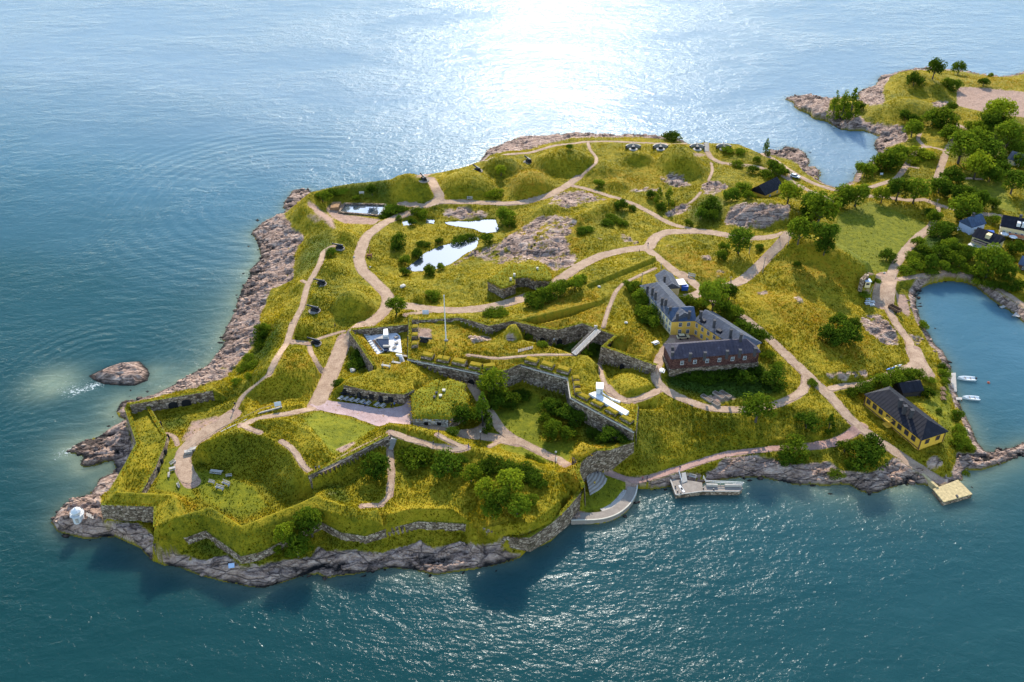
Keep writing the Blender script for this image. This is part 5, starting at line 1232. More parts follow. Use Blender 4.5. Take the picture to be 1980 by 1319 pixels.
boulders(3200, 'shore_boulders', 'loose boulders and cobbles along the granite shoreline', cell*((SD > -3.5) & (SD < 5) & (H < 2.5))*(0.15+pmask(ROCKS, 2))*(vnoise(GX/6, GY/6, 66)**2), .18, 1.1)
boulders(1500, 'outcrop_stones', 'broken stones lying on the granite outcrops among the grass', cell*(ROCKM > .2)*(SD > 5)*(WDIST > 2), .15, .7)
# ------------------------------------------------------------------ the bare rock islet off the west shore
def islet(name, label, spec, top):
    pl = [p[:2] for p in parse(spec, 0)]; c = np.mean(pl, 0); x0, y0 = np.min(pl, 0)-.5; x1, y1 = np.max(pl, 0)+.5
    xs_, ys_ = np.arange(x0, x1, .35), np.arange(y0, y1, .35); gx, gy = np.meshgrid(xs_, ys_); ins = inpoly(gx, gy, pl); d = segdist(gx, gy, pl, True)
    a = rxx = gx*math.cos(.42)+gy*math.sin(.42); b = -gx*math.sin(.42)+gy*math.cos(.42)
    z = np.where(ins, top*sstep(0, 4, d)*(0.35+.9*ridged(a/6, b/2, 4, 5))+.5*(np.floor(fbm(a/4, b/1.2, 3, 8)*7)/7-.4)*sstep(0, 1, d)+.05, -.25-d*.5)
    n = gx.shape; ii = np.arange(gx.size).reshape(n); Fq = np.stack([ii[:-1, :-1].ravel(), ii[:-1, 1:].ravel(), ii[1:, 1:].ravel(), ii[1:, :-1].ravel()], 1)
    zz = z.ravel(); Fq = Fq[(zz[Fq] > -1.2).any(1)]
    me = fast_mesh(name, np.c_[gx.ravel()-c[0], gy.ravel()-c[1], np.maximum(zz, -1.3)], Fq); vcol(me, 'mask', np.tile([1., 0, 0, 0], (gx.size, 1)))
    o = link(name, me, M_GROUND); o.location = (c[0], c[1], 0); tag(o, label, 'rock'); return o
islet('rock_islet', 'bare pinkish rock islet with foam around it off the western shore', "A 355,415 480,355 600,315 740,305 800,360 815,400 800,450 700,490 620,490 470,480 380,445", 1.9)
for sp_, lb_ in (("A 655,522 670,515 680,526 668,534", 'small dark rock in the shallows between the islet and the stone wall'), ("A 775,530 800,522 812,536 790,546", 'dark low boulder in the shallows by the wall corner'), ("I 285,410 305,400 320,412 300,424", 'lone dark rock in the sea off the pale western shore'), ("I 222,606 238,600 248,610 234,616", 'tiny dark rock off the western granite shore'),("M 712,897 722,893 728,899 720,904",'tiny dark rock in the northern cove')):
    islet('sea_rock', lb_, sp_, .8)
# ------------------------------------------------------------------ trees and bushes
def mat_leaf(nm, dark, light):
    k = NT(nm); oi = k.n('ObjectInfo'); n = k.noise(1.1, 3, .6); n2 = k.noise(.18, 2)
    f = k.math('ADD', k.math('ADD', k.math('MULTIPLY', n, .55), k.math('MULTIPLY', oi.outputs['Random'], .28)), k.math('MULTIPLY', n2, .25))
    c = k.ramp(f, [(.34, dark), (.72, light)])
    d = k.n('BsdfDiffuse'); t = k.n('BsdfTranslucent'); ms = k.n('MixShader'); ms.inputs[0].default_value = .45
    k.l(c, d.inputs[0]); k.l(k.mix(.5, c, (light[0]*1.3, light[1]*1.15, light[2])), t.inputs[0]); k.l(d.outputs[0], ms.inputs[1]); k.l(t.outputs[0], ms.inputs[2]); k.l(ms.outputs[0], k.out.inputs[0]); return k.m
LEAF = {'d': mat_leaf('leaf_dark', (.018, .042, .004), (.090, .145, .010)), 'm': mat_leaf('leaf_mid', (.030, .062, .005), (.150, .205, .012)), 'l': mat_leaf('leaf_light', (.055, .098, .006), (.23, .275, .014))}
M_BARK = plain('bark', (.075, .058, .045), .95, .3, 4)
def crown(seed, rx, rz, cz, nc, nl, leaf, cone=False, flat=.0):
    r = np.random.default_rng(seed); P = []
    d = r.normal(size=(nc, 3)); d /= np.linalg.norm(d, axis=1)[:, None]; d[:, 2] = np.where(d[:, 2] < -.6, -d[:, 2]*.6, d[:, 2])
    rad = r.uniform(.35, .78, nc)**.7; C = d*rad[:, None]; rs = r.uniform(.14, .46, nc)
    if cone:
        t = r.random(nc); a = r.uniform(0, 6.28, nc); w_ = (1-t)**.8*.8; C = np.stack([np.cos(a)*w_, np.sin(a)*w_, t*2-1], 1); rs = .16+.18*(1-t)
    Q, N = [], []
    for c, s in zip(C, rs):
        m = int(nl*(s/.32)**2); e = r.normal(size=(m, 3)); e /= np.linalg.norm(e, axis=1)[:, None]
        q = c+e*(s*r.uniform(.55, 1.08, m)**.6)[:, None]; Q.append(q); n = e+r.normal(0, .55, (m, 3)); n[:, 2] += .35; N.append(n)
    Q = np.concatenate(Q); N = np.concatenate(N); N /= np.linalg.norm(N, axis=1)[:, None]; m = len(Q)
    U = np.cross(N, r.normal(size=(m, 3))); U /= np.linalg.norm(U, axis=1)[:, None]; W = np.cross(N, U)
    s = leaf*r.uniform(.6, 1.3, m)[:, None]; Q = Q*[rx, rx, rz]+[0, 0, cz]
    Q[:, 2] = np.maximum(Q[:, 2], .02)
    V = np.stack([Q-U*s, Q-W*s*.6, Q+U*s, Q+W*s*.6], 1).reshape(-1, 3)
    return fast_mesh('crown', V, np.arange(m*4).reshape(-1, 4))
def trunk(seed, h, r0, nb, spread):
    r = random.Random(seed); mb = MB(); top = Vector((r.uniform(-.08, .08), r.uniform(-.08, .08), h))
    mb.tube([(0, 0, -.12), (top.x*.3, top.y*.3, h*.45), tuple(top)], [r0, r0*.75, r0*.4], 6)
    for i in range(nb):
        a = 6.28*i/nb+r.uniform(-.4, .4); z = h*r.uniform(.45, .85); e = Vector((math.cos(a)*spread, math.sin(a)*spread, z+r.uniform(.35, .7)*spread+.15))
        mb.tube([(top.x*.4, top.y*.4, z), tuple((e+Vector((0, 0, z)))/2*1.0), tuple(e)], [r0*.5, r0*.35, r0*.15], 4)
    return mesh('trunk', mb.v, mb.f)
PROTO = {}
for k_, (rx, rz, cz, nc, nl, lf, th, r0, nb, sp_) in {'T': (1.14, 1.02, 1.22, 40, 52, .095, 1.0, .085, 5, .6), 'B': (1.14, .84, .66, 34, 52, .095, .5, .06, 4, .5), 'L': (1.3, .5, .34, 34, 50, .09, .25, .04, 4, .6), 'C': (.75, 1.2, 1.2, 40, 40, .085, 1.3, .06, 4, .25)}.items():
    PROTO[k_] = [(crown(100+i*7+ord(k_), rx, rz, cz, nc, nl, lf, k_ == 'C'), trunk(i+5, th, r0, nb, sp_)) for i in range(4)]
for k_ in PROTO:
    for c_, t_ in PROTO[k_]: t_.materials.append(M_BARK)
CROWNS = {}
def crown_of(k_, i, sh):
    if (k_, i, sh) not in CROWNS:
        m = PROTO[k_][i][0].copy(); m.materials.clear(); m.materials.append(LEAF[sh]); CROWNS[(k_, i, sh)] = m
    return CROWNS[(k_, i, sh)]
CZ = {'T': 1.22, 'B': .66, 'L': .34, 'C': 1.2}
def gpz(px, py, dz):
    global H
    Hs_ = H; H = H+dz; r = gp(px, py); H = Hs_; return r[0], r[1], r[2]-dz
LANDMARKS = [('the white beacon',151,992),('the zigzag rampart',470,1040),('the south shore rocks',760,1090),('the wooden steps',755,920),('the rampart grove',960,930),('the turf casemate',850,770),('the tree filled yard',1010,800),('the curtain wall',1150,800),('the round lawn',1165,950),
 ('the concrete pier',1365,940),('the square pier',1840,950),('the long yellow house',1750,810),('the moored boats',1870,750),('the brick wing',1380,700),('the barracks courtyard',1330,650),('the small outbuilding',1260,560),('the ring road slope',1500,830),('the east wing',1420,620),('the grassy hilltop',1620,630),
 ('the bay path',1850,530),('the pale blue cottage',1885,435),('the large yellow house',1960,425),('the shrub belt',1820,490),('the mown field',1690,440),('the long turf mound',1580,540),('the road triangle',1440,500),('the granite knoll',1470,415),('the cove house',1490,365),('the coast road',1560,330),
 ('the northern cove',1640,300),('the sandy field',1900,200),('the rocky spit',1600,210),('the far headland',1790,150),('the gun platforms',1310,285),('the orange bank',1150,430),('the north pond',920,435),('the long pond',850,495),('the rectangular pool',700,405),('the west batteries',930,330),('the big round mound',690,590),('the blockhouse',1000,545),('the long hedge',1080,575),('the flagpole',862,600),
 ('the western shore',480,600),('the coast footpath',560,640),('the terrace restaurant',740,660),('the moat',1100,660),('the garden beds',1400,775),('the grey cottage',1970,300),('the forked path',1790,290)]
TREES = []
KIND = {'T': ('tree', 'tree'), 'B': ('bush', 'bush'), 'L': ('low_shrub', 'shrub'), 'C': ('slender_tree', 'tree')}
def plant(t, x, y, r, k_='B', sh='m'):
    px, py = tp(t, x, y); rp = r/3.88
    dist = 330.0
    for _ in range(3):
        rm = rp*dist/FPX/(1.08 if k_ != 'C' else .75); p = gpz(px, py, CZ[k_]*rm); dist = math.sqrt(p[0]**2+p[1]**2+(CAM_H-p[2])**2)
    rm *= 1.12; TREES.append((px, py, rm, k_, sh, p))
def P_(t, k_, sh, *xyr):
    for q in xyr: plant(t, q[0], q[1], q[2], k_, sh)
P_('D','T','l',(190,655,72),(1595,215,72)); P_('D','T','m',(285,765,92),(390,605,100)); P_('D','B','l',(140,790,36)); P_('D','B','d',(890,170,95),(1420,150,95),(1520,110,55)); P_('D','L','m',(1190,90,100),(1110,70,70),(1260,110,70))
P_('F','T','l',(150,360,85),(330,290,100)); P_('F','T','m',(390,450,88),(250,420,80),(200,480,70)); P_('F','B','m',(490,415,52)); P_('F','L','d',(130,170,75),(230,150,80),(330,190,85),(430,200,80),(510,245,70),(545,290,55))
P_('E','T','l',(205,470,115)); P_('E','B','m',(335,600,72),(100,710,72)); P_('E','B','d',(250,590,75),(620,645,75),(750,700,85),(690,650,60),(830,740,60),(1090,870,75),(1180,900,45),(1020,890,50),(960,850,45)); P_('E','B','m',(600,745,58),(650,825,85),(765,850,62)); P_('E','L','m',(490,1030,45),(560,1060,30),(420,560,60))
P_('C','T','d',(1505,690,85)); P_('C','C','d',(1680,690,80)); P_('C','L','d',(1450,840,50),(760,270,60),(720,330,45),(790,310,50)); P_('C','B','d',(740,250,45),(585,475,35)); P_('C','L','m',(620,455,35))
P_('G','T','m',(700,310,110),(1030,1130,105)); P_('G','T','d',(820,250,60)); P_('G','B','d',(770,380,70),(960,560,90),(1060,600,70),(900,500,60),(930,900,72),(1160,905,85),(1400,1235,75)); P_('G','B','m',(845,430,75),(520,335,60),(460,330,50),(580,350,45),(110,230,60),(150,310,70),(190,420,75),(235,480,62),(60,200,40),(620,340,40)); P_('G','C','d',(1570,1245,40)); P_('G','L','d',(560,870,60),(650,890,60),(760,880,65),(840,850,50),(480,880,45),(1010,830,55)); P_('G','B','d',(1560,570,75),(1690,570,85),(1640,480,70),(1620,600,70),(1740,500,55)); P_('G','B','m',(1440,915,0.1+20)); P_('G','L','m',(1440,935,30),(1100,720,45),(1180,800,40))
P_('H','B','m',(230,820,85),(600,800,60),(1460,760,55),(1450,680,48),(1345,250,42)); P_('H','B','d',(730,870,120),(800,800,80),(670,930,60),(160,880,60),(1215,390,45),(1440,560,45),(1330,200,35),(740,350,55)); P_('H','B','m',(880,310,70),(960,290,70),(1040,265,75),(1120,265,55),(1350,300,32)); P_('H','B','d',(1300,525,22)); P_('H','L','m',(820,330,45),(650,380,40),(1500,990,25),(1230,285,35),(1540,800,30),(530,1000,45))
P_('N','T','m',(410,310,115),(260,460,85),(590,185,75),(690,180,78),(1130,150,85),(1690,690,100),(1500,270,95)); P_('N','T','d',(455,470,88),(350,250,80),(450,570,60),(1000,140,75),(1600,235,55)); P_('N','T','l',(180,160,85),(880,185,52)); P_('N','B','d',(915,640,55),(1310,450,70),(1380,450,55),(1540,620,62),(1240,690,50),(1300,620,55),(1480,340,55),(1710,250,48),(1880,590,50),(1830,770,55),(1900,860,48),(340,330,70)); P_('N','B','m',(1270,360,58),(330,210,58),(1150,540,48),(1200,600,50),(1390,560,55),(1400,650,55),(1330,710,45),(1460,690,48),(1750,740,62),(1630,760,48),(1720,365,40),(1185,1165,35),(560,250,50)); P_('N','L','m',(1130,700,60),(1060,745,50),(1100,640,45),(1250,760,45),(1400,740,45),(1540,740,50),(1600,830,45),(1700,860,50),(1820,880,45),(1460,580,45),(820,830,32),(240,700,30),(740,930,40)); P_('N','L','d',(1350,560,50),(1450,620,45),(1230,640,45),(1180,660,45),(1800,650,50),(1250,320,40))
P_('M','B','m',(950,900,100),(870,920,70),(1010,850,60),(750,980,68),(1260,580,68),(1360,600,72),(1400,700,72),(1640,690,50)); P_('M','T','m',(1110,650,58),(1480,790,105),(1580,740,78),(1840,690,88)); P_('M','T','l',(1760,540,85),(1560,660,55),(1590,940,80)); P_('M','B','d',(1050,560,45),(1120,590,45),(1690,860,88),(1690,1010,66),(1770,960,60),(1400,1020,68),(1310,1095,72),(1420,1150,78),(1530,1150,62),(1120,295,55),(1410,335,42),(1640,310,36),(1390,500,42),(1900,900,50)); P_('M','T','d',(1870,1050,80),(1270,215,55),(1455,200,38),(1690,610,62)); P_('M','B','m',(1360,310,36),(1660,560,50),(1800,620,58),(1900,810,55),(1690,255,15),(1600,1230,50)); P_('M','C','m',(520,485,48),(590,480,55),(655,480,55)); P_('M','B','d',(555,510,35),(700,490,40),(620,510,35)); P_('M','L','l',(1150,830,60),(1220,850,45),(1120,890,45))
P_('L','L','d',(390,170,58)); P_('L','C','d',(1095,258,34)); P_('L','B','m',(990,415,40),(1020,350,28),(1190,430,48),(930,560,58),(700,760,50),(510,820,34),(770,1000,38),(760,1060,45),(960,620,40)); P_('L','B','d',(1150,400,55),(840,620,58),(690,690,60),(600,760,52),(1040,1005,30),(230,610,40),(310,700,32),(1240,440,35)); P_('L','T','d',(895,960,85)); P_('L','C','m',(365,620,45),(290,620,35)); P_('L','L','m',(1100,450,45),(640,720,40),(880,380,40),(800,270,40),(900,280,40))
P_('K','T','l',(655,345,40)); P_('K','B','m',(685,690,66),(720,745,45),(540,860,55),(1390,450,38)); P_('K','B','d',(1560,610,48),(1640,630,28),(1165,175,28),(190,880,32),(20,980,38)); P_('K','L','l',(620,520,50),(560,525,35)); P_('K','B','m',(120,1100,42),(200,1075,28),(150,1285,50)); P_('K','L','d',(1300,790,40),(1260,800,40),(1450,740,45),(340,870,50),(420,850,45),(70,900,40)); P_('K','L','m',(1480,700,45),(1560,740,40),(30,650,45))
P_('J','B','m',(960,395,66),(1050,365,72),(1130,330,72),(1210,300,70),(1290,270,62),(1340,232,42),(1000,420,50),(940,672,30)); P_('J','L','m',(700,485,66),(630,500,45),(1160,740,35),(1040,720,35)); P_('J','L','d',(1400,780,45),(1440,740,40))
P_('I','B','d',(1365,570,58),(1330,620,42),(1410,800,40),(1500,660,34),(850,650,36)); P_('I','T','m',(1340,1050,72)); P_('I','B','m',(1410,715,48),(1590,790,48),(1670,750,20),(790,240,55),(1040,245,26),(340,1250,55),(1540,370,40)); P_('I','T','d',(1160,185,38)); P_('I','L','d',(1310,325,58),(1260,370,40),(1370,330,45),(860,200,45),(930,190,40)); P_('I','B','d',(1460,430,32),(1365,395,25)); P_('I','L','m',(330,1290,50))
P_('A','L','m',(1530,350,50),(1600,330,42),(1560,280,38),(1650,170,45),(1690,60,40),(1460,455,35),(1560,420,35))
SHW = {'d': 'dark green', 'm': 'green', 'l': 'light green'}
labs = []
for (px, py, rm, k_, sh, p) in TREES:
    nm, lx, ly = min(LANDMARKS, key=lambda q: (q[1]-px)**2+((q[2]-py)*1.5)**2); dx, dy = px-lx, (py-ly)*1.3
    if math.hypot(dx, dy) < 14: rel = 'right at'
    elif abs(dx) > abs(dy): rel = 'left of' if dx < 0 else 'right of'
    else: rel = 'beyond' if dy < 0 else 'in front of'
    size = {'T': 'tall' if rm > 3.2 else 'young', 'B': 'broad' if rm > 2.3 else 'small', 'L': 'low spreading', 'C': 'slender pointed'}[k_]
    labs.append([size, SHW[sh], KIND[k_][1], rel+' '+nm])
from collections import defaultdict
grp = defaultdict(list)
for i, l in enumerate(labs): grp[tuple(l)].append(i)
ORD = ['leftmost', 'second from left', 'third from left', 'fourth from left', 'fifth from left', 'sixth from left', 'seventh from left', 'eighth from left', 'ninth from left']
final = {}
for l, ids in grp.items():
    ids.sort(key=lambda i: TREES[i][0])
    for r_, i in enumerate(ids): final[i] = (' '.join(l) if len(ids) == 1 else ORD[r_]+' of the '+l[0]+' '+l[1]+' '+l[2]+('es' if l[2] == 'bush' else 's')+' '+l[3])
for i, (px, py, rm, k_, sh, p) in enumerate(TREES):
    q = i % 4; root = empty(KIND[k_][0], (p[0], p[1], p[2]-.05), random.uniform(0, 6.28)); s = random.uniform(.94, 1.08); root.scale = (rm, rm*random.uniform(.8, 1.2), rm*s*random.uniform(.9, 1.12))
    tag(root, final[i], KIND[k_][1], {'T': 'broadleaf trees on the island', 'B': 'round bushes on the island', 'L': 'low shrubs on the island', 'C': 'slender trees on the island'}[k_])
    link('crown', crown_of(k_, q, sh), None, root); link('trunk', PROTO[k_][q][1], None, root)
# ------------------------------------------------------------------ quay, steps, piers
M_CONC = plain('concrete', (.25, .205, .16), .9, .25, .8, .2, .3)
M_CONCW = plain('white_concrete', (.40, .35, .285), .85, .2, .9)
M_WOOD = plain('grey_wood', (.26, .21, .165), .85, .3, 3)
M_WOODW = plain('pale_wood', (.40, .35, .29), .8, .2, 3)
M_WOODB = plain('brown_wood', (.17, .095, .05), .85, .3, 3)
M_IRON = plain('black_iron', (.018, .018, .02), .5, .2, 2, .4)
M_YSTONE = plain('lichen_concrete', (.44, .33, .16), .95, .45, 1.3, .15, .4)
def strip(mb, inner, outer, z0, z1, mi=0):
    n = len(inner); v = []
    for a, b in zip(inner, outer): v += [(a[0], a[1], z0), (b[0], b[1], z0), (b[0], b[1], z1), (a[0], a[1], z1)]
    f = []
    for i in range(n-1):
        p, q = i*4, i*4+4; f += [(p, p+1, q+1, q), (p+1, p+2, q+2, q+1), (p+2, p+3, q+3, q+2), (p+3, p, q, q+3)]
    f += [(3, 2, 1, 0), tuple((n-1)*4+k for k in range(4))]
    return mb.add(v, f, mi)
qp = [P for n_, w_, P in PATH_LINES if n_ == 'quay'][0]; qp = smooth_line(resample(qp, 1.2), 6); ql = [tuple(p[:2]) for p in qp]
root = empty('stone_quay', (ql[0][0], ql[0][1], 1.2)); tag(root, 'curved stone quay with shallow steps around the round lawn at the water', 'quay')
mb = MB(); strip(mb, offset_line(ql, -1.5), offset_line(ql, 1.4), -1.6, 1.55); mb.build('deck', M_CONC, root)
mb = MB(); strip(mb, offset_line(ql, -1.55), offset_line(ql, -1.2), 1.5, 1.68); mb.build('kerb', M_BAND, root)
for k_ in range(3):
    h_ = ql[3:len(ql)//2+4]; mb = MB(); strip(mb, offset_line(h_, 1.45+k_*.55), offset_line(h_, 1.92+k_*.55), .6, 1.53-.09*(k_+1)); mb.build('step', M_CONCW, root)
# fan of stone steps below the curved wall
root = empty('fan_steps', g('F', 960, 300)); tag(root, 'fan of curved pale stone steps in front of the curved gate wall', 'steps')
A_ = np.array([unp(*tp('F', x, y), 2.0) for x, y in ((1066, 192), (1072, 225), (1050, 285), (1005, 330), (935, 372))]); B_ = np.array([unp(*tp('F', x, y), 3.0) for x, y in ((930, 205), (925, 212), (918, 222), (912, 235), (908, 255))])
NS = 11
def fan(t): return [tuple(p) for p in resample(A_*(1-t)+B_*t, .5 if t < .9 else .12)]
def lerp_line(t, n=14):
    P = A_*(1-t)+B_*t; d = np.r_[0, np.cumsum(np.hypot(*np.diff(P, axis=0).T))]; q = np.linspace(0, d[-1], n); return [(float(np.interp(a, d, P[:, 0])), float(np.interp(a, d, P[:, 1]))) for a in q]
for k_ in range(NS):
    mb = MB(); strip(mb, lerp_line((k_+1)/NS), lerp_line(k_/NS), 1.0, 1.75+.13*k_); mb.build('step', M_CONC if k_ % 2 else M_CONCW, root)
def deck(name, label, cat, pts_px, z, bottom=-2.0, mat=None, face=None):
    pl = [tuple(float(c) for c in unp(x, y, z)) for x, y in pts_px]; c = np.mean(pl, 0); r = empty(name, (c[0], c[1], 0)); tag(r, label, cat)
    mb = MB(); mb.prism(pl, bottom, z-.25); mb.build('piling', face or M_STONE, r)
    big = [(c[0]+(p[0]-c[0])*1.01, c[1]+(p[1]-c[1])*1.01) for p in pl]; mb = MB(); mb.prism(big, z-.25, z); mb.build('deck', mat or M_CONC, r); return r, pl
q11 = lambda x, y: (1280+x/11, 880+y/11)
pier, pl = deck('pier', 'L shaped pale concrete pier with railing and gangway at the south shore', 'pier', [q11(*p) for p in ((170,495),(295,840),(870,762),(1650,765),(1715,710),(1690,660),(930,625),(865,690),(855,585),(545,535),(300,520))], 1.6)
mb = MB(); a, b = unp(*q11(170, 495), 1.8), unp(*q11(295, 840), 1.8); mb.tube([(a[0], a[1], 1.75), (b[0], b[1], 1.75)], .22, 4); a, b, c = unp(*q11(870, 762), 1.8), unp(*q11(295, 840), 1.8), unp(*q11(1650, 765), 1.8); mb.tube([(b[0], b[1], 1.7), (a[0], a[1], 1.7), (c[0], c[1], 1.7)], .17, 4); mb.build('kerb', M_CONCW, pier)
def railing(parent, pts, h=1.0, mat=None, posts=1.8, bars=2, name='railing', r=.05):
    P = resample(np.array(pts), posts); mb = MB()
    for p in P: mb.tube([(p[0], p[1], p[2]-.1), (p[0], p[1], p[2]+h)], r, 4)
    for k_ in range(bars): mb.tube([(p[0], p[1], p[2]+h*(1-k_*.45)) for p in P], r*.9, 4)
    return mb.build(name, mat or M_WHITE, parent)
rp = [(*map(float, unp(*q11(x, y), 1.6)), 1.6) for x, y in ((875,500),(920,600),(1715,640))]; railing(pier, rp, 1.1, M_WHITE, 2.0, 2, r=.09)
for p0, p1 in (((940,645),(1180,655)),((1330,655),(1690,660))):
    a, b = unp(*q11(*p0), 1.8), unp(*q11(*p1), 1.8); mb = MB(); mb.box(((a[0]+b[0])/2, (a[1]+b[1])/2, 2.0), (b[0]-a[0], .5, .8), math.atan2(b[1]-a[1], b[0]-a[0])); mb.build('bench_wall', M_CONCW, pier)
gl = [tuple(map(float, unp(*q11(x, y), 2.2))) for x, y in ((415,405),(500,385),(545,530),(435,570))]; mb = MB(); mb.prism(gl, 1.65, [2.6, 2.6, 1.8, 1.8]); mb.build('gangway', M_WOODW, pier)
rp = [(*map(float, unp(*q11(x, y), 2.2)), z) for x, y, z in ((350,390,2.4),(420,555,1.7))]; railing(pier, rp, 1.0, M_WHITE, 1.2, 2, r=.08)
for x, y in ((335,775),(285,665),(880,712),(400,810),(1100,735)):
    X, Y = unp(*q11(x, y), 1.8); mb = MB(); mb.lathe((X, Y, 1.6), [(.18, 0), (.15, .35), (.26, .42), (.26, .55), (0, .58)], 8); mb.build('bollard', M_IRON, pier)
for x, y in ((400,690),(440,740)):
    X, Y = unp(*q11(x, y), 1.7); mb = MB(); mb.box((X, Y, 1.65), (.7, 2.0, .12), .25); mb.build('marking_slab', M_WHITE, pier)
sq, _ = deck('square_pier', 'square weathered concrete pier with yellow lichen at the end of the road', 'pier', [tp('H', x, y) for x, y in ((1258,1108),(1445,1038),(1552,1145),(1338,1205))], 1.5, -2, M_YSTONE)
a, b = unp(*tp('H', 1160, 985), 1.5), unp(*tp('H', 1290, 1098), 1.5); mb = MB(); mb.box(((a[0]+b[0])/2, (a[1]+b[1])/2, .8), (math.hypot(b[0]-a[0], b[1]-a[1]), .8, 2.2), math.atan2(b[1]-a[1], b[0]-a[0])); mb.build('side_wall', M_YSTONE, sq)
X, Y = unp(*tp('H', 1437, 1165), 1.5); mb = MB(); mb.box((X, Y, 1.6), (.5, .9, .5)); mb.build('bollard', M_IRON, sq)
def jetty(name, label, quad, z, n=9):
    pl = [Vector(tuple(map(float, unp(*tp(*q), z)))) for q in quad]; c = sum(pl, Vector((0, 0)))/4; r = empty(name, (c.x, c.y, 0)); tag(r, label, 'jetty')
    for i in range(n):
        t0, t1 = i/n+.004, (i+1)/n-.006; a, b, e, d = pl[0].lerp(pl[3], t0), pl[1].lerp(pl[2], t0), pl[1].lerp(pl[2], t1), pl[0].lerp(pl[3], t1)
        mb = MB(); mb.prism([tuple(a), tuple(b), tuple(e), tuple(d)], z-.12, z+random.uniform(-.01, .03)); mb.build('plank', M_WOODW, r)
    for p in pl: mb = MB(); q = p.lerp(c, .06); mb.tube([(q.x, q.y, -2), (q.x, q.y, z-.13)], .13, 6); mb.build('pile', M_WOODB, r)
    return r
jetty('jetty', 'long pale plank jetty on the bay shore above the two boats', (('H',1388,238),('H',1428,235),('H',1436,378),('H',1398,375)), .8, 14)
jetty('jetty', 'short stub jetty pointing at the lower boat', (('H',1420,420),('H',1422,438),('H',1476,438),('H',1474,420)), .7, 6)
jetty('jetty', 'small white jetty at the stony north edge of the bay', (('N',1888,1052),('N',1935,1062),('N',1905,1098),('N',1852,1088)), .8, 7)
jetty('slipway', 'dark wooden slipway on the stony north edge of the bay', (('N',1850,985),('N',1862,1000),('N',1775,1032),('N',1755,1022)), .5, 8)
# boats
def boat_mesh():
    L, B, Hh = 2.6, .95, .75; mb = MB(); n = 9; v = []
    for i in range(n):
        t = i/(n-1); x = -L+2*L*t; wd = B*(1-max(0, (t-.45)/.55)**2.2)*(.86+.14*min(1, t*4)); sh = .12*max(0, (t-.4))**2*4
        v += [(x, -wd, Hh+sh), (x, -wd*.72, .1), (x, 0, -.12+sh*.6), (x, wd*.72, .1), (x, wd, Hh+sh), (x, wd*.82, Hh+sh-.02), (x, wd*.6, .32), (x, -wd*.6, .32), (x, -wd*.82, Hh+sh-.02)]
    f = []
    for i in range(n-1):
        for k in range(9): f.append((i*9+k, i*9+(k+1) % 9, (i+1)*9+(k+1) % 9, (i+1)*9+k))
    f.append(tuple(range(8, -1, -1))); mb.add(v, f); return mb
BM = boat_mesh(); BMe = mesh('hull', BM.v, BM.f, False); BMe.materials.append(plain('boat_white', (.74, .73, .68), .4, .08))
def boat(label, px, py, rz, s, motor):
    X, Y = unp(px, py, .3); r = empty('boat', (X, Y, 0), rz); tag(r, label, 'boat', 'small boats moored in the bay'); r.scale = (s, s, s); link('hull', BMe, None, r)
    for x in (-1.2, .3):
        mb = MB(); mb.box((x, 0, .55), (.3, 1.5, .06)); o = link('thwart', mesh('thwart', mb.v, mb.f), M_WOOD, r)
    if motor: mb = MB(); mb.box((-2.75, 0, .75), (.35, .35, .7)); mb.box((-2.75, 0, .1), (.15, .15, .8)); link('outboard_motor', mesh('outboard_motor', mb.v, mb.f), M_IRON, r)
boat('white motor boat with dark outboard moored beside the plank jetty', 1868.5, 733, math.pi-.12, 1.12, True); boat('plain white rowing boat moored beside the short stub jetty', 1877, 770.5, math.pi-.13, 1.05, False)
X, Y = unp(1911.5, 740, .2); b_ = empty('buoy', (X, Y, 0)); tag(b_, 'small reddish mooring buoy in the bay right of the boats', 'buoy'); mb = MB(); mb.lathe((X, Y, 0), [(0, -.3), (.4, -.1), (.5, .2), (.35, .5), (.08, .62), (.06, .8), (0, .82)], 10); mb.build('float', plain('red_plastic', (.45, .10, .05), .5), b_, True)
# ------------------------------------------------------------------ footbridge, white deck, flagpole, sign, steps
def gz(t, x, y, z): a = unp(*tp(t, x, y), z); return Vector((float(a[0]), float(a[1]), z))
a, b, c, d = gz('J', 1262, 783, 13.9), gz('J', 1295, 803, 13.9), gz('J', 1482, 622, 14.6), gz('J', 1448, 600, 14.6)
br = empty('footbridge', tuple((a+b+c+d)/4)); tag(br, 'narrow plank footbridge with railings crossing the moat', 'footbridge'); n_ = 26
mb = MB()
for i in range(n_):
    t0, t1 = i/n_, (i+.86)/n_; q = [a.lerp(d, t0), b.lerp(c, t0), b.lerp(c, t1), a.lerp(d, t1)]; mb.prism([(p.x, p.y) for p in q], [p.z-.1 for p in q], [p.z+random.uniform(0, .03) for p in q])
o = mb.build('planks', M_WOODW, br); tag(o, kind='stuff')
for s_, (p, q) in enumerate(((a, d), (b, c))):
    mb = MB(); mb.tube([tuple(p-Vector((0, 0, .35))), tuple(q-Vector((0, 0, .35)))], .2, 4); mb.build('girder', M_WOODB, br); railing(br, [tuple(p), tuple(q)], 1.1, M_WOOD, 2.2, 2, r=.07)
for t in (.33, .66):
    m = (a.lerp(d, t)+b.lerp(c, t))/2; mb = MB(); mb.tube([(m.x-.6, m.y, 7.5), (m.x-.6, m.y, m.z-.3)], .18); mb.build('pier_leg', M_WOODB, br)
m = gz('J', 1443, 588, 15); mb = MB(); mb.box((m.x, m.y, 15), (1.0, .6, .8)); mb.build('gate_post', M_CONCW, br)
wp = [gz('E', *p, 14.2) for p in ((925, 547), (972, 531), (1228, 682), (1203, 710))]
wdk = empty('terrace_deck', tuple(sum(wp, Vector())/4)); tag(wdk, 'white wooden deck behind the gun merlons on the fort corner', 'deck')
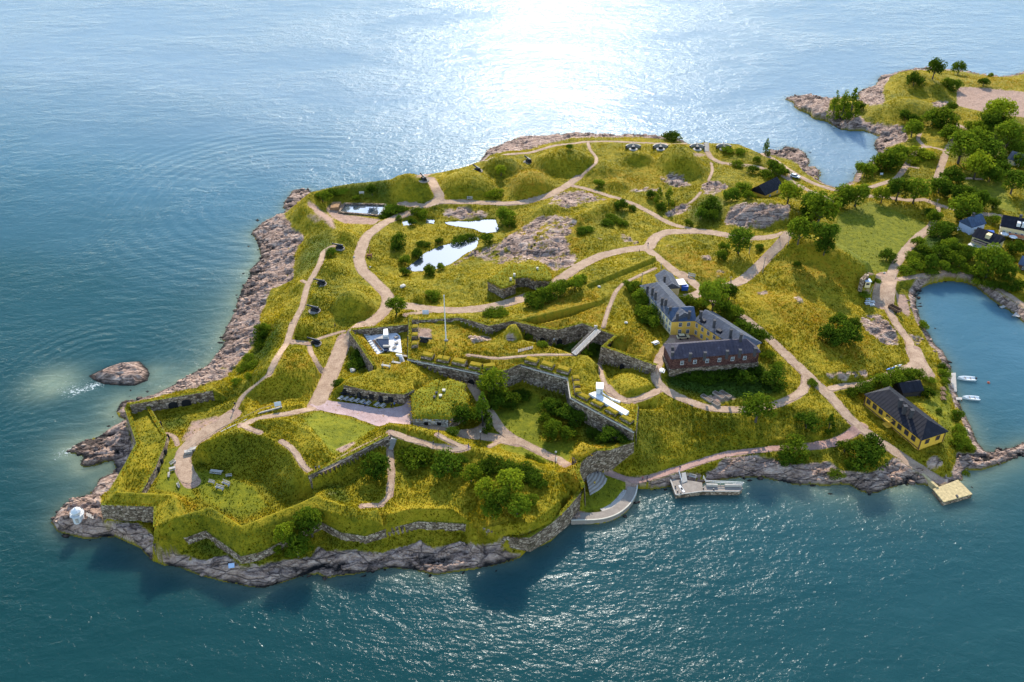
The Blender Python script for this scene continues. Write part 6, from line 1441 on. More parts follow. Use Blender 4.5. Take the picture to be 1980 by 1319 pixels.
for i in range(7):
    t0, t1 = i/7+.003, (i+1)/7-.004; q = [wp[0].lerp(wp[3], t0), wp[1].lerp(wp[2], t0), wp[1].lerp(wp[2], t1), wp[0].lerp(wp[3], t1)]; mb = MB(); mb.prism([(p.x, p.y) for p in q], 13.2, 14.2+random.uniform(0, .05)); mb.build('deck_panel', M_WHITE, wdk)
q = [gz('E', *p, 14.2) for p in ((1015, 535), (1040, 548), (1165, 615), (1155, 622))]; mb = MB(); mb.tube([tuple(gz('E', 1020, 540, 13.9)), tuple(gz('E', 1100, 590, 13.9)), tuple(gz('E', 1160, 612, 13.9))], .4, 4); mb.build('bench', M_WHITE, wdk)
m = gz('E', 1006, 520, 14.6); st = empty('service_hut', (m.x, m.y, 13.6)); tag(st, 'tall narrow white hut with small windows at the end of the white deck', 'hut'); mb = MB(); mb.box((m.x, m.y, 14.8), (2.0, 3.0, 2.6), -.1); mb.build('wall', M_WHITE, st); mb = MB(); mb.box((m.x, m.y, 16.2), (2.3, 3.3, .2), -.1); mb.build('roof', M_WHITE, st)
for i in range(3): mb = MB(); mb.box((m.x+.4, m.y-1.52, 14.3+i*.55), (.5, .06, .3), -.1); mb.build('window', M_GLASS, st)
p = Vector(g('J', 320, 692)); top = p.z
d_ = math.hypot(p.x, p.y); 
for zz in np.arange(p.z+8, p.z+30, .2):
    pv = CY-FPX*((p.y*SP+(zz-CAM_H)*CP)/(p.y*CP-(zz-CAM_H)*SP))
    if pv < tp('J', 305, 360)[1]: top = zz; break
fl = empty('flagpole', tuple(p)); tag(fl, 'tall white flagpole standing on the fort lawn', 'flagpole'); mb = MB(); mb.tube([(p.x, p.y, p.z-.2), (p.x, p.y, top)], [.24, .12], 8); mb.build('pole', M_WHITE, fl); mb = MB(); mb.lathe((p.x, p.y, top), [(0, 0), (.22, .12), (.22, .3), (0, .42)], 8); mb.build('finial', M_WHITE, fl); mb = MB(); mb.lathe((p.x, p.y, p.z-.2), [(.7, 0), (.7, .4), (.45, .55), (0, .55)], 8); mb.build('base', M_CONC, fl)
def board(label, t, x, y, w_, h, mat, rz=0, tilt=0.0, leg=.8, name='information_board'):
    p = g(t, x, y); r = empty(name, p, rz); tag(r, label, 'sign'); mb = MB(); mb.box((0, 0, leg+h/2), (w_, .08, h), 0, 0, Matrix.Rotation(tilt, 3, 'X')); link('panel', mesh('panel', mb.v, mb.f), mat, r)
    for s_ in (-1, 1): mb = MB(); mb.tube([(s_*w_*.4, .08, -.1), (s_*w_*.4, .08, leg+h*.5)], .06, 5); link('post', mesh('post', mb.v, mb.f), M_WOOD, r)
board('large white board facing the road behind the fort lawn', 'J', 168, 508, 2.2, 1.5, M_WHITE, 0, -.5); board('tilted blue and white panel on the southern shore rocks', 'B', 1430, 925, 1.5, 1.2, plain('pale_blue_panel', (.36, .44, .55), .5, .1), .2, -.9, .3); board('white panel beside the ramp railing by the gravel road', 'A', 1778, 655, 2.0, 1.4, M_WHITE, .3, -.4); board('white board near the cove house on the grass', 'M', 868, 1012, 1.4, .9, M_WHITE, 0, -.4); board('small white board among herbs by the rectangular pool', 'I', 1085, 222, 2.2, 1.0, M_CONCW, .1, -.4)
stp = empty('wooden_steps', g('C', 1000, 930)); tag(stp, 'flight of pale timber steps from the wall path down to the grass', 'steps')
for i in range(10):
    t = i/9; p = g('C', 1018-32*t, 888+76*t); mb = MB(); mb.box((p[0], p[1], p[2]+.12), (1.9, .55, .22), -.15); mb.build('tread', M_WOODW, stp)
# railing and kerb along the ramp
rl = empty('ramp_railing', g('A', 1150, 945)); tag(rl, 'white ramp wall with thin railing along the gravel court', 'railing')
pts = [Vector(g('A', *q)) for q in ((1095, 1000), (1160, 945), (1250, 890), (1360, 825), (1500, 760), (1640, 690), (1800, 645))]
mb = MB(); mb.tube([tuple(p+Vector((.3, -.3, .15))) for p in pts], .28, 4); mb.build('kerb', M_CONCW, rl); railing(rl, [tuple(p+Vector((0, .4, 0))) for p in pts], 1.1, M_WOOD, 3.2, 1, r=.06)
for q in ((1105, 992), (1145, 972)): p = g('A', *q); mb = MB(); mb.box((p[0], p[1], p[2]+.4), (2.2, 1.2, .8), .35); mb.build('block', M_CONCW, rl)
# ------------------------------------------------------------------ beacon
p = Vector(g('B', 282, 560)); bc = empty('beacon', tuple(p)); tag(bc, 'small white octagonal sea beacon on the rocky western tip', 'beacon')
mb = MB(); mb.lathe((p.x, p.y, p.z-.6), [(1.55, 0), (1.5, .7), (1.5, 2.6)], 8); mb.build('body', M_WHITE, bc); mb = MB(); mb.lathe((p.x, p.y, p.z+2.0), [(1.0, -.1), (1.95, .0), (1.95, .22), (1.0, .24)], 8); mb.build('gallery', M_WHITE, bc)
mb = MB(); mb.lathe((p.x, p.y, p.z+2.2), [(1.05, 0), (1.05, 1.0)], 8); mb.build('lantern', plain('lantern_panel', (.55, .50, .42), .4), bc); mb = MB(); mb.lathe((p.x, p.y, p.z+3.2), [(1.45, -.05), (1.4, .1), (.9, .6), (.15, .95), (.12, 1.3), (0, 1.32)], 8); mb.build('roof', M_WHITE, bc)
mb = MB(); mb.box((p.x+.2, p.y-1.45, p.z+.8), (.7, .2, 1.5)); mb.build('door', M_CONCW, bc)
railing(bc, [(p.x+1.8*math.cos(a), p.y+1.8*math.sin(a), p.z+2.2) for a in np.linspace(0, 6.28, 9)], .8, M_WHITE, 1.2, 1, r=.04)
bs = empty('boardwalk_steps', g('B', 350, 545)); tag(bs, 'short stair of pale planks on the rocks beside the beacon', 'steps')
for i in range(4): p = g('B', 345+i*14, 530+i*6); mb = MB(); mb.box((p[0], p[1], p[2]+.3), (.35, 1.5, .15), .4); mb.build('tread', M_WOODW, bs)
# ------------------------------------------------------------------ guns
def gun_parts():
    b = MB(); n = [(-1.5, .34), (-1.42, .42), (-.9, .42), (-.85, .37), (.4, .31), (2.2, .22), (2.25, .28), (2.45, .28)]
    b.tube([(x, 0, 1.35+x*.10) for x, r in n], [r for x, r in n], 10); barrel = mesh('barrel', b.v, b.f, True)
    c = MB()
    for s in (-1, 1): c.add([(-1.6, s*.42, 0), (1.1, s*.42, 0), (.9, s*.42, .95), (.1, s*.42, 1.35), (-1.4, s*.42, .6), (-1.6, s*.62, 0), (1.1, s*.62, 0), (.9, s*.62, .95), (.1, s*.62, 1.35), (-1.4, s*.62, .6)], [(0,1,2,3,4),(9,8,7,6,5)]+[(i, i+5, (i+1) % 5+5, (i+1) % 5) for i in range(5)])
    c.box((-.9, 0, .3), (.25, .84, .25)); c.box((.7, 0, .4), (.25, .84, .25)); car = mesh('carriage', c.v, c.f)
    d = MB(); d.lathe((0, 0, 0), [(1.9, -.3), (1.9, .08), (1.75, .1), (0, .1)], 16); base = mesh('platform', d.v, d.f)
    return barrel, car, base
GB, GC_, GP = gun_parts(); GB.materials.append(M_IRON); GC_.materials.append(M_IRON); GP.materials.append(M_CONC)
def gun(label, t, x, y, rz, s=1.15, plat=True):
    p = g(t, x, y); r = empty('cannon', p, rz); r.scale = (s, s, s); tag(r, label, 'cannon', 'old coastal cannons'); link('barrel', GB, None, r); link('carriage', GC_, None, r)
    if plat: link('platform', GP, None, r)
gun('cannon on a round platform by the road bend near the pool', 'K', 75, 420, 2.1, 1.3); gun('cannon on the west battery between two grass mounds', 'K', 478, 352, 2.25, 1.3); gun('easternmost cannon of the west batteries on a pale round platform', 'K', 860, 285, 2.15, 1.3)
gun('black cannon beside the coast footpath near the pool bank', 'I', 915, 622, 2.9); gun('black cannon in a grass hollow halfway along the coast footpath', 'I', 778, 890, 2.9); gun('black cannon between the big round mound and the coast footpath', 'I', 730, 1090, 2.8); gun('southernmost black cannon where two footpaths meet below the small mound', 'C', 425, 172, 2.8); gun('cannon on the gravel patch of the fort lawn', 'J', 160, 702, -.3, 1.1, False)
def emplacement(label, x, y):
    p = g('L', x, y); r = empty('gun_emplacement', p); tag(r, label, 'gun emplacement', 'concrete gun emplacements on the far battery')
    mb = MB(); mb.lathe((p[0], p[1], p[2]), [(4.0, -.8), (4.0, 1.5), (3.3, 1.65), (3.2, -.6)], 18, 0, math.radians(15), math.radians(165)); mb.build('parapet', M_CONCW, r)
    mb = MB(); mb.lathe((p[0], p[1], p[2]), [(2.2, -.6), (2.2, .25), (1.9, .4), (0, .4)], 16); mb.build('turntable', M_CONCW, r)
    mb = MB(); mb.lathe((p[0], p[1], p[2]+.5), [(1.2, 0), (1.0, 1.0), (.6, 1.3), (0, 1.35)], 10); mb.build('mount', M_IRON, r); mb = MB(); mb.tube([(p[0], p[1]-.8, p[2]+1.5), (p[0]+.15, p[1]+3.6, p[2]+2.3)], [.38, .2], 8); mb.build('gun_barrel', M_CONC, r)
for x, lb in ((95, 'first concrete gun emplacement of the far battery, next to the coast path'), (300, 'second concrete gun emplacement of the far battery, left of the tall mound'), (575, 'third concrete gun emplacement with dark tunnel between mound and stairs'), (775, 'last concrete gun emplacement right of the stairs on the far battery')): emplacement(lb, x, 268)
p = Vector(g('L', 645, 260)); st = empty('stairs', tuple(p)); tag(st, 'pale straight stairs between the far gun emplacements', 'stairs')
for i in range(9): q = g('L', 645, 225+i*7); mb = MB(); mb.box((q[0], q[1], q[2]+.1), (2.2, .6, .3)); mb.build('step', M_CONCW, st)
# ------------------------------------------------------------------ furniture, cars, poles
def bench_parts():
    s = MB(); 
    for k in range(3): s.box((0, -.18+k*.18, .45), (1.9, .15, .06))
    b = MB()
    for k in range(2): b.box((0, .32, .68+k*.2), (1.9, .05, .15))
    l = MB(); l.box((0, 0, .22), (.09, .5, .44)); l.box((0, .3, .6), (.08, .06, .7))
    return [mesh(n, m.v, m.f) for n, m in (('seat', s), ('backrest', b), ('leg', l))]
BEN = bench_parts()
for m in BEN: m.materials.append(M_WOODW)
def bench(label, t, x, y, rz, s=1.05, grp='pale benches on the fort grass', back=True):
    p = g(t, x, y); r = empty('bench', p, rz); r.scale = (s, s, s); tag(r, label, 'bench', grp); link('seat', BEN[0], None, r)
    if back: link('backrest', BEN[1], None, r)
    for d in (-.75, .75): o = link('leg', BEN[2], None, r); o.location = (d, 0, 0)
tb = MB(); 
for k in range(5): tb.box((0, -.4+k*.2, .75), (1.9, .17, .06))
tl = MB(); tl.box((0, 0, .36), (.1, 1.3, .08)); tl.box((0, -.3, .36), (.09, .09, .72), 0, 0, Matrix.Rotation(.3, 3, 'X')); tl.box((0, .3, .36), (.09, .09, .72), 0, 0, Matrix.Rotation(-.3, 3, 'X'))
ts = MB(); ts.box((0, 0, .43), (1.9, .28, .06))
PIC = [mesh('table_top', tb.v, tb.f), mesh('trestle', tl.v, tl.f), mesh('seat', ts.v, ts.f)]; PICM = {}
def picnic(label, t, x, y, rz, s=1.0, mat=None, grp='picnic tables', at=None):
    s *= .85; mat = mat or M_WOODW; p = at or g(t, x, y); r = empty('picnic_table', p, rz); r.scale = (s, s, s); tag(r, label, 'picnic table', grp)
    if mat.name not in PICM:
        PICM[mat.name] = [m.copy() for m in PIC]; [m.materials.append(mat) for m in PICM[mat.name]]
    a, b, c = PICM[mat.name]; link('table_top', a, None, r)
    for d in (-.65, .65): o = link('trestle', b, None, r); o.location = (d, 0, 0)
    for d in (-.72, .72): o = link('seat', c, None, r); o.location = (0, d, 0)
bench('pale bench on the grass left of the curving gravel path, highest of three', 'A', 990, 1072, 1.0); picnic('square white table between the two benches left of the curving path', 'A', 985, 1118, .4, 1.1); bench('pale bench below the white table beside the curving path', 'A', 958, 1162, -1.3); bench('lone pale bench near the end of the curving gravel path', 'A', 1028, 1242, -1.0)
picnic('left one of two pale tables at the foot of the big dark slope', 'B', 1292, 208, -.15, 1.1); picnic('right one of two pale tables at the foot of the big dark slope', 'B', 1336, 214, -.15, 1.1); bench('small pale seat right of the tables at the slope foot', 'B', 1408, 240, .2, .9); bench('mossy bench on the court grass nearest the curving path', 'B', 1278, 288, -.35); bench('upper one of two parallel benches on the court grass', 'B', 1386, 302, -.5, 1.4); bench('lower one of two parallel benches on the court grass', 'B', 1340, 334, -.4, 1.4)
for i, (x, y) in enumerate(((1845, 975-0), (1850, 990), (1856, 1006), (1878, 1000), (1872, 1018))): pass
for i, (x, y, lb) in enumerate(((768, 972, 'rear'), (765, 988, 'middle'), (762, 1004, 'front'), (800, 992, 'right rear'), (797, 1014, 'right front'))): picnic(lb+' white picnic table beside the crossroads below the long turf mound', 'N', x, y, .1, 1.1, M_WHITE)
for i, (y, lb) in enumerate(((365, 'upper'), (400, 'middle'), (435, 'lower'))): picnic(lb+' dark picnic table on the lawn by the plank jetty', 'H', 1332, y, 1.5, 1.1, M_WOODB)
picnic('white garden table on the grass left of the barracks road', 'E', 1425, 175, .6, 1.3, M_WHITE); picnic('white garden table beside the road below the brick wing', 'E', 1472, 385, 1.2, 1.3, M_WHITE); picnic('white garden table with chairs near the yellow kiosk', 'G', 408, 260, .3, 1.3, M_WHITE); bench('white bench on the grass beside the road north of the kiosk', 'G', 530, 140, -.5, 1.5); bench('pale bench at the slope edge of the south gate path', 'E', 680, 1050, 1.4, 1.0); bench('white bench by the gangway of the concrete pier', '0', 1339, 924, -.4, 1.2); bench('pale bench beside the road under the west batteries', 'K', 420, 565, 0, 1.3)
# cafe on the plaza: tables with two benches, parasols folded
def cafe(label, x, y, dark):
    p = gp(620+x/7.615, 730+y/7.615); picnic(label, None, 0, 0, 1.0, 1.1, M_IRON if dark else M_WOODW, 'tables of the plaza cafe', p)
for i, (x, y) in enumerate(((300, 318), (380, 330), (460, 345), (540, 356), (620, 373), (700, 390), (830, 415), (915, 430))): cafe(('%s pale cafe table from the left in the sunlit row on the plaza' % ['first', 'second', 'third', 'fourth', 'fifth', 'sixth', 'seventh', 'eighth'][i]), x, y, False)
for i, (x, y) in enumerate(((340, 240), (420, 256), (500, 272), (600, 290), (680, 305), (890, 345), (980, 362))): cafe(('%s dark cafe table from the left along the casemate front' % ['first', 'second', 'third', 'fourth', 'fifth', 'sixth', 'seventh'][i]), x, y, True)
for x, y, lb in ((572, 325, 'left'), (872, 375, 'right')):
    p = gp(620+x/7.615, 730+y/7.615); r = empty('parasol', p); tag(r, lb+' folded dark parasol standing among the plaza cafe tables', 'parasol', 'folded parasols at the plaza cafe'); mb = MB(); mb.tube([(p[0], p[1], p[2]), (p[0], p[1], p[2]+3)], .06); mb.build('pole', M_IRON, r); mb = MB(); mb.lathe((p[0], p[1], p[2]+1.1), [(.1, 0), (.34, .3), (.22, 1.4), (.05, 1.95), (0, 2.0)], 8); mb.build('cover', M_IRON, r)
# terrace restaurant
q = lambda x, y, z: tuple(map(float, unp(660+x/10.99, 620+y/10.99, z)))
tr = empty('terrace_paving', (*q(900, 420, 10.7), 10.7)); tag(tr, 'white paved terrace floor inside the bastion yard', 'terrace'); mb = MB(); mb.prism([q(*p, 10.9) for p in ((400, 190), (1050, 140), (1250, 330), (1290, 690), (1020, 640), (905, 655), (760, 715))], 10.0, 10.9); mb.build('paving', plain('white_paving', (.68, .66, .64), .8, .2, 1.5), tr)
kt = empty('restaurant_pavilion', (*q(930, 330, 10.9), 10.9)); tag(kt, 'small white pavilion with dark glass lean-to roof in the bastion yard', 'pavilion')
mb = MB(); mb.prism([q(*p, 13.2) for p in ((895, 180), (985, 165), (1000, 300), (890, 310))], 10.9, 13.2); mb.build('wall', M_WHITE, kt); mb = MB(); mb.prism([q(*p, 12.4) for p in ((720, 385), (890, 305), (1000, 300), (1005, 380))], 10.9, 12.4); mb.build('counter_block', M_CONCW, kt)
gp_ = [q(*p, 12.0) for p in ((745, 395), (1000, 385), (1015, 560), (945, 615), (890, 600))]; mb = MB(); mb.prism(gp_, 10.9, [12.3, 12.3, 11.6, 11.4, 11.4]); mb.build('glass_roof', plain('dark_glass', (.012, .02, .04), .15, .2, 2, .5), kt)
mb = MB(); mb.tube([(*q(710, 395, 11.4), 11.4), (*q(905, 640, 11.4), 11.4)], .16, 4); mb.build('parapet', M_WHITE, kt); mb = MB(); mb.box((*q(965, 545, 12.0), 12.0), (2.4, .8, .6)); mb.build('roof_unit', M_CONCW, kt)
def yard_table(lb, x, y, mat, s=.8): picnic(lb, None, 0, 0, random.uniform(-.3, .3)+.9, s, mat, 'tables on the bastion terrace', (*q(x, y, 10.9), 10.9))
ow = ['first', 'second', 'third', 'fourth', 'fifth', 'sixth', 'seventh', 'eighth', 'ninth']
for i in range(9): yard_table('%s white table from the top along the turf edge of the terrace' % ow[i], 490+i*30, 270+i*47, M_WHITE, .75)
for i in range(6): yard_table('%s brown table from the top along the white parapet of the terrace' % ow[i], 700+i*32, 440+i*38, M_WOODB, .75)
for i, (x, y) in enumerate(((1170, 490), (1130, 580), (655, 300), (1170, 370))): yard_table(['black table right of the glass lean-to, upper of two', 'black table right of the glass lean-to, lower of two', 'group table left of the white pavilion', 'dark table in the shaded corner of the bastion yard'][i], x, y, M_IRON, .9)
for i, (x, y) in enumerate(((440, 220), (560, 210), (680, 195), (790, 190))):
    a = q(x, y, 11.4); r = empty('planter', (*a, 10.9)); tag(r, '%s white planter from the left along the back wall of the terrace' % ow[i], 'planter', 'white planters on the terrace'); mb = MB(); mb.box((*a, 11.3), (1.2, .8, .8)); mb.build('box', M_WHITE, r); mb = MB(); mb.lathe((*a, 11.7), [(.4, 0), (.5, .25), (.3, .5), (0, .6)], 8); mb.build('plant', LEAF['d'], r)
ss = empty('stone_steps', (*q(1240, 800, 12.5), 12.0)); tag(ss, 'white steps climbing the dry grass from the terrace towards the fort wall', 'steps')
for i in range(6): a = gp(660+(1225+i*11)/10.99, 620+(735+i*27)/10.99); mb = MB(); mb.box((a[0], a[1], a[2]+.15), (2.0, .7, .35), -.2); mb.build('step', M_WHITE, ss)
for x, y, lb in ((950, 990, 'white bench on the turf ridge above the casemate roof'), (1170, 925, 'pale bench between the white steps and the turf ridge'), (1380, 790, 'white bench against the west wall of the fort')):
    a = gp(660+x/10.99, 620+y/10.99); r = empty('bench', a, -.3); r.scale = (1.6, 1.6, 1.6); tag(r, lb, 'bench'); link('seat', BEN[0], None, r); [setattr(link('leg', BEN[2], None, r), 'location', (d, 0, 0)) for d in (-.75, .75)]
# slatted grate on the lawn
gr = empty('slatted_sunbed', g('J', 915, 765)); tag(gr, 'row of pale timber slats lying on the dry slope above the curtain wall', 'slatted bench')
for i in range(9): p = g('J', 865+i*12.5, 775-i*3.2); mb = MB(); mb.box((p[0], p[1], p[2]+.25), (.35, 1.6, .15), -.1); mb.build('slat', M_WOOD, gr)
# vehicles
def car(label, t, x, y, rz, col, s=1.0, name='car'):
    p = g(t, x, y); r = empty(name, (p[0], p[1], p[2]+.05), rz); r.scale = (s, s, s); tag(r, label, name)
    m = plain('car_'+col[0], col[1], .35, .05, 1, .5); b = MB(); pr = [(-2.1, .35), (2.1, .35), (2.15, .75), (1.2, .9), (-2.0, .95), (-2.15, .7)]
    for yy in (-.86, .86): pass
    v = [(a, -.86, c) for a, c in pr]+[(a, .86, c) for a, c in pr]; n = 6; b.add(v, [tuple(range(n)), tuple(range(2*n-1, n-1, -1))]+[(i, i+n, (i+1) % n+n, (i+1) % n) for i in range(n)]); link('body', mesh('body', b.v, b.f), m, r)
    c = MB(); v = [(-1.9, -.8, .93), (1.1, -.8, .9), (1.1, .8, .9), (-1.9, .8, .93), (-1.5, -.66, 1.42), (.35, -.66, 1.42), (.35, .66, 1.42), (-1.5, .66, 1.42)]; c.add(v, [(0,1,5,4),(1,2,6,5),(2,3,7,6),(3,0,4,7)]); cb = link('cabin_glass', mesh('cabin_glass', c.v, c.f), M_GLASS, r)
    d = MB(); d.box((-.57, 0, 1.44), (1.9, 1.34, .06)); link('roof', mesh('roof', d.v, d.f), m, r)
    for xx in (-1.3, 1.3):
        for yy in (-.86, .86): e = MB(); e.tube([(xx, yy-.1, .33), (xx, yy+.1, .33)], .33, 10); link('wheel', mesh('wheel', e.v, e.f), M_IRON, r)
    for yy in (-.6, .6): e = MB(); e.box((2.13, yy, .68), (.06, .3, .14)); link('headlight', mesh('headlight', e.v, e.f), M_WHITE, r)
car('pale yellow car parked in the barracks courtyard', 'G', 468, 598, .15, ('yellow', (.62, .52, .30))); car('white van parked beside the coast road near the cove', 'L', 1306, 478, -.6, ('white', (.70, .70, .68)), 1.1, 'van')
def pole(label, t, x, y, h, a=False, name='utility_pole'):
    p = g(t, x, y); r = empty(name, p); tag(r, label, name.replace('_', ' ')); mb = MB(); mb.tube([(p[0], p[1], p[2]-.3), (p[0]+.05*h*.3, p[1], p[2]+h)], [.16, .1], 6); mb.build('post', M_WOOD, r)
    if a: mb = MB(); mb.tube([(p[0]+1.2, p[1], p[2]-.2), (p[0]+.1, p[1], p[2]+h*.8)], .1, 5); mb.build('stay', M_WOOD, r)
    mb = MB(); mb.box((p[0]+.05*h*.3, p[1], p[2]+h-.3), (1.3, .12, .12)); mb.build('crossarm', M_WOOD, r)
pole('tall wooden pole beside the road west of the long turf mound', 'L', 1064, 1195, 7.0); pole('braced wooden pole at the road bend above the barracks', 'L', 815, 1310, 5.0, True); pole('wooden pole at the road corner beside the big trees', 'L', 1255, 985, 6.0); pole('thin pole at the small path by the mown field', 'M', 1272, 1262, 5); pole('short pole beside the bank north of the barracks', 'J', 1787, 255, 4.0); pole('pole near the corner of the outbuilding', 'G', 300, 105, 4.0); pole('thin dark pole on the road triangle by the round tree', 'L', 962, 1055, 6.0)
def lamp(label, t, x, y, h=4.2):
    p = g(t, x, y); r = empty('lamp_post', p); tag(r, label, 'lamp post', 'lamp posts along the yard path'); mb = MB(); mb.tube([(p[0], p[1], p[2]-.2), (p[0], p[1], p[2]+h)], [.09, .06], 6); mb.build('post', M_IRON, r); mb = MB(); mb.lathe((p[0], p[1], p[2]+h), [(.1, 0), (.3, .15), (.28, .5), (.05, .7), (0, .72)], 8); mb.build('lantern', M_CONCW, r)
lamp('lamp post at the gravel junction in the yard', 'C', 1665, 910, 3.6); lamp('lamp post near the gate end of the yard path', 'E', 675, 1075)
# skip, kiosk by the tunnel, portal, kayaks, garden beds, misc
p = g('N', 968, 1050); r = empty('cart', p, -1.0); tag(r, 'dark open timber cart box beside the gravel crossroads', 'cart')
for nm_, c_, d_ in (('floor', (0, 0, .5), (4.6, 2.0, .12)), ('side', (0, -1, 1.0), (4.6, .12, 1.0)), ('side', (0, 1, 1.0), (4.6, .12, 1.0)), ('end', (-2.3, 0, 1.0), (.12, 1.9, 1.0)), ('end', (2.3, 0, 1.0), (.12, 1.9, 1.0))): mb = MB(); mb.box(c_, d_); link(nm_, mesh(nm_, mb.v, mb.f), M_WOODB, r)
for xx in (-1.5, 1.5):
    for yy in (-1.1, 1.1): mb = MB(); mb.tube([(xx, yy-.1, .4), (xx, yy+.1, .4)], .42, 10); link('wheel', mesh('wheel', mb.v, mb.f), M_IRON, r)
p = g('N', 757, 868); r = empty('kiosk', p); tag(r, 'small yellow ticket booth with pale roof in front of the mound tunnel', 'kiosk'); mb = MB(); mb.box((p[0], p[1], p[2]+1.2), (2.0, 1.8, 2.5)); mb.build('wall', M_CREAM, r); mb = MB(); mb.box((p[0], p[1], p[2]+2.55), (2.4, 2.2, .2)); mb.build('roof', M_PALEBLUE, r); mb = MB(); mb.box((p[0], p[1]-.92, p[2]+1.5), (1.2, .08, .8)); mb.build('hatch', M_GLASS, r)
p = g('N', 725, 880); r = empty('tunnel_portal', p, .9); tag(r, 'dark stone tunnel portal at the end of the long turf mound', 'portal')
for nm_, c_, d_, m_ in (('pier', (-2.2, 0, 2), (1.0, 1.4, 4.6), M_STONE), ('pier', (2.2, 0, 2), (1.0, 1.4, 4.6), M_STONE), ('lintel', (0, 0, 4.4), (5.4, 1.5, .9), M_STONE), ('door', (0, .3, 1.8), (3.5, .3, 4.2), M_DARK)): mb = MB(); mb.box(c_, d_); link(nm_, mesh(nm_, mb.v, mb.f), m_, r)
r = empty('fence', g('N', 790, 915)); tag(r, 'short pale fence beside the tunnel forecourt', 'fence'); railing(r, [g('N', 802, 882), g('N', 790, 915), g('N', 775, 948)], 1.0, M_WOODW, 1.6, 2, 'rails')
for x, y, c_, lb in ((938, 212, ('blue', (.08, .25, .62)), 'blue kayak lying on the grass below the rocky slope'), (962, 203, ('yellow', (.62, .50, .05)), 'yellow kayak lying on the grass below the rocky slope'), (988, 192, ('pale', (.68, .68, .64)), 'white kayak lying on the grass below the rocky slope')):
    p = g('H', x, y); r = empty('kayak', (p[0], p[1], p[2]+.2), .4); tag(r, lb, 'kayak'); mb = MB(); mb.tube([(-1.9, 0, .25), (-1.2, 0, .1), (0, 0, .05), (1.2, 0, .1), (1.9, 0, .25)], [.05, .3, .42, .3, .05], 8); link('hull', mesh('hull', mb.v, mb.f, True), plain('kayak_'+c_[0], c_[1], .4), r); mb = MB(); mb.tube([(-.35, 0, .42), (.35, 0, .42)], .2, 6); link('cockpit', mesh('cockpit', mb.v, mb.f), M_IRON, r)
for i, (x, y, lb) in enumerate(((645, 1055, 'left'), (735, 1030, 'middle'), (785, 1025, 'right'), (700, 1085, 'front'))):
    p = g('G', x, y); r = empty('raised_bed', p, -.9); tag(r, lb+' raised garden bed with timber frame below the brick wing', 'garden bed', 'raised beds below the brick wing')
    for c_, d_ in (((0, -.7, .3), (4, .12, .6)), ((0, .7, .3), (4, .12, .6)), ((-2, 0, .3), (.12, 1.3, .6)), ((2, 0, .3), (.12, 1.3, .6))): mb = MB(); mb.box(c_, d_); link('board', mesh('board', mb.v, mb.f), M_WOOD, r)
    mb = MB(); mb.box((0, 0, .25), (3.85, 1.25, .5)); link('soil', mesh('soil', mb.v, mb.f), plain('soil', (.11, .07, .045)), r)
for x, y, lb in ((1785, 508, 'white parasol on the lawn right of the black roofed cottage'), (1848, 530, 'cream parasol on the lawn at the right below the large yellow house'), (1418, 470, 'white parasol in the shrub belt left of the pale blue cottage')):
    p = g('N', x, y); r = empty('parasol', p); tag(r, lb, 'parasol'); mb = MB(); mb.tube([(p[0], p[1], p[2]), (p[0], p[1], p[2]+2.5)], .06); mb.build('pole', M_WOOD, r); mb = MB(); mb.lathe((p[0], p[1], p[2]+2.1), [(1.7, 0), (.9, .35), (.05, .6), (0, .62)], 8); mb.build('canopy', M_WHITE, r)
pz = PONDS['pool'][0]; pp = [Vector(q_) for q_ in parse(PONDS['pool'][1], pz)]; r = empty('pool_edging', tuple(sum(pp, Vector())/4)); tag(r, 'stone edging round the rectangular pool', 'pool edging')
for i in range(4):
    a, b = pp[i], pp[(i+1) % 4]; m = (a+b)/2; d = b-a; mb = MB(); mb.box((m.x, m.y, pz+.25), (d.length+.6 if i % 2 else d.length-.8, .9 if i != 2 else 1.4, .9), math.atan2(d.y, d.x)); mb.build('kerb', M_STONE2 if i == 2 else M_STONE, r)
p = g('I', 885, 312); r = empty('platform', p); tag(r, 'rusty brown earth platform left of the rectangular pool', 'platform'); mb = MB(); mb.prism([g('I', x, y)[:2] for x, y in ((845, 335), (865, 285), (930, 288), (912, 338))], p[2]-.5, p[2]+1.1); mb.build('block', plain('rusty_earth', (.30, .165, .075), .95, .3, 1), r)
p = g('I', 1143, 690); r = empty('winch', p); tag(r, 'rusty old winch on the grass beside the road near the long pond', 'winch')
for dx in (-.8, .8): mb = MB(); mb.box((p[0]+dx, p[1], p[2]+.8), (.25, 1.4, 1.6)); mb.build('frame', plain('rust', (.26, .10, .05), .9, .3), r)
mb = MB(); mb.tube([(p[0]-.8, p[1], p[2]+1.0), (p[0]+.8, p[1], p[2]+1.0)], .42, 10); mb.build('drum', MATS['rust'], r); mb = MB(); mb.tube([(p[0], p[1]+.4, p[2]+1), (p[0]-.3, p[1]+4.5, p[2]+2.6)], .12, 5); mb.build('jib', MATS['rust'], r)
for t, x, y, sz, lb in (('I', 1390, 912, 1.3, 'lone pale boulder on bright grass right of the big round mound'), ('J', 1468, 292, .7, 'single white stone on the grass right of the long hedge'), ('J', 1672, 562, .7, 'white boulder on the bank between moat and barracks'), ('I', 1028, 688, .6, 'white stone at the left verge of the main road'), ('I', 1145, 765, .6, 'white stone at the right verge of the main road below the winch'), ('C', 703, 378, 1.2, 'pale boulder beside the gravel road near the bastion corner'), ('E', 1203, 20, .7, 'white stone on the grass above the footbridge'), ('N', 890, 770, .7, 'white topped marker stone at the crossroads')):
    V_, F_ = rock_unit(len(lb)); p = g(t, x, y); o = link('boulder', mesh('boulder', V_*sz, F_), M_BAND); o.location = (p[0], p[1], p[2]+sz*.25); tag(o, lb, 'boulder')
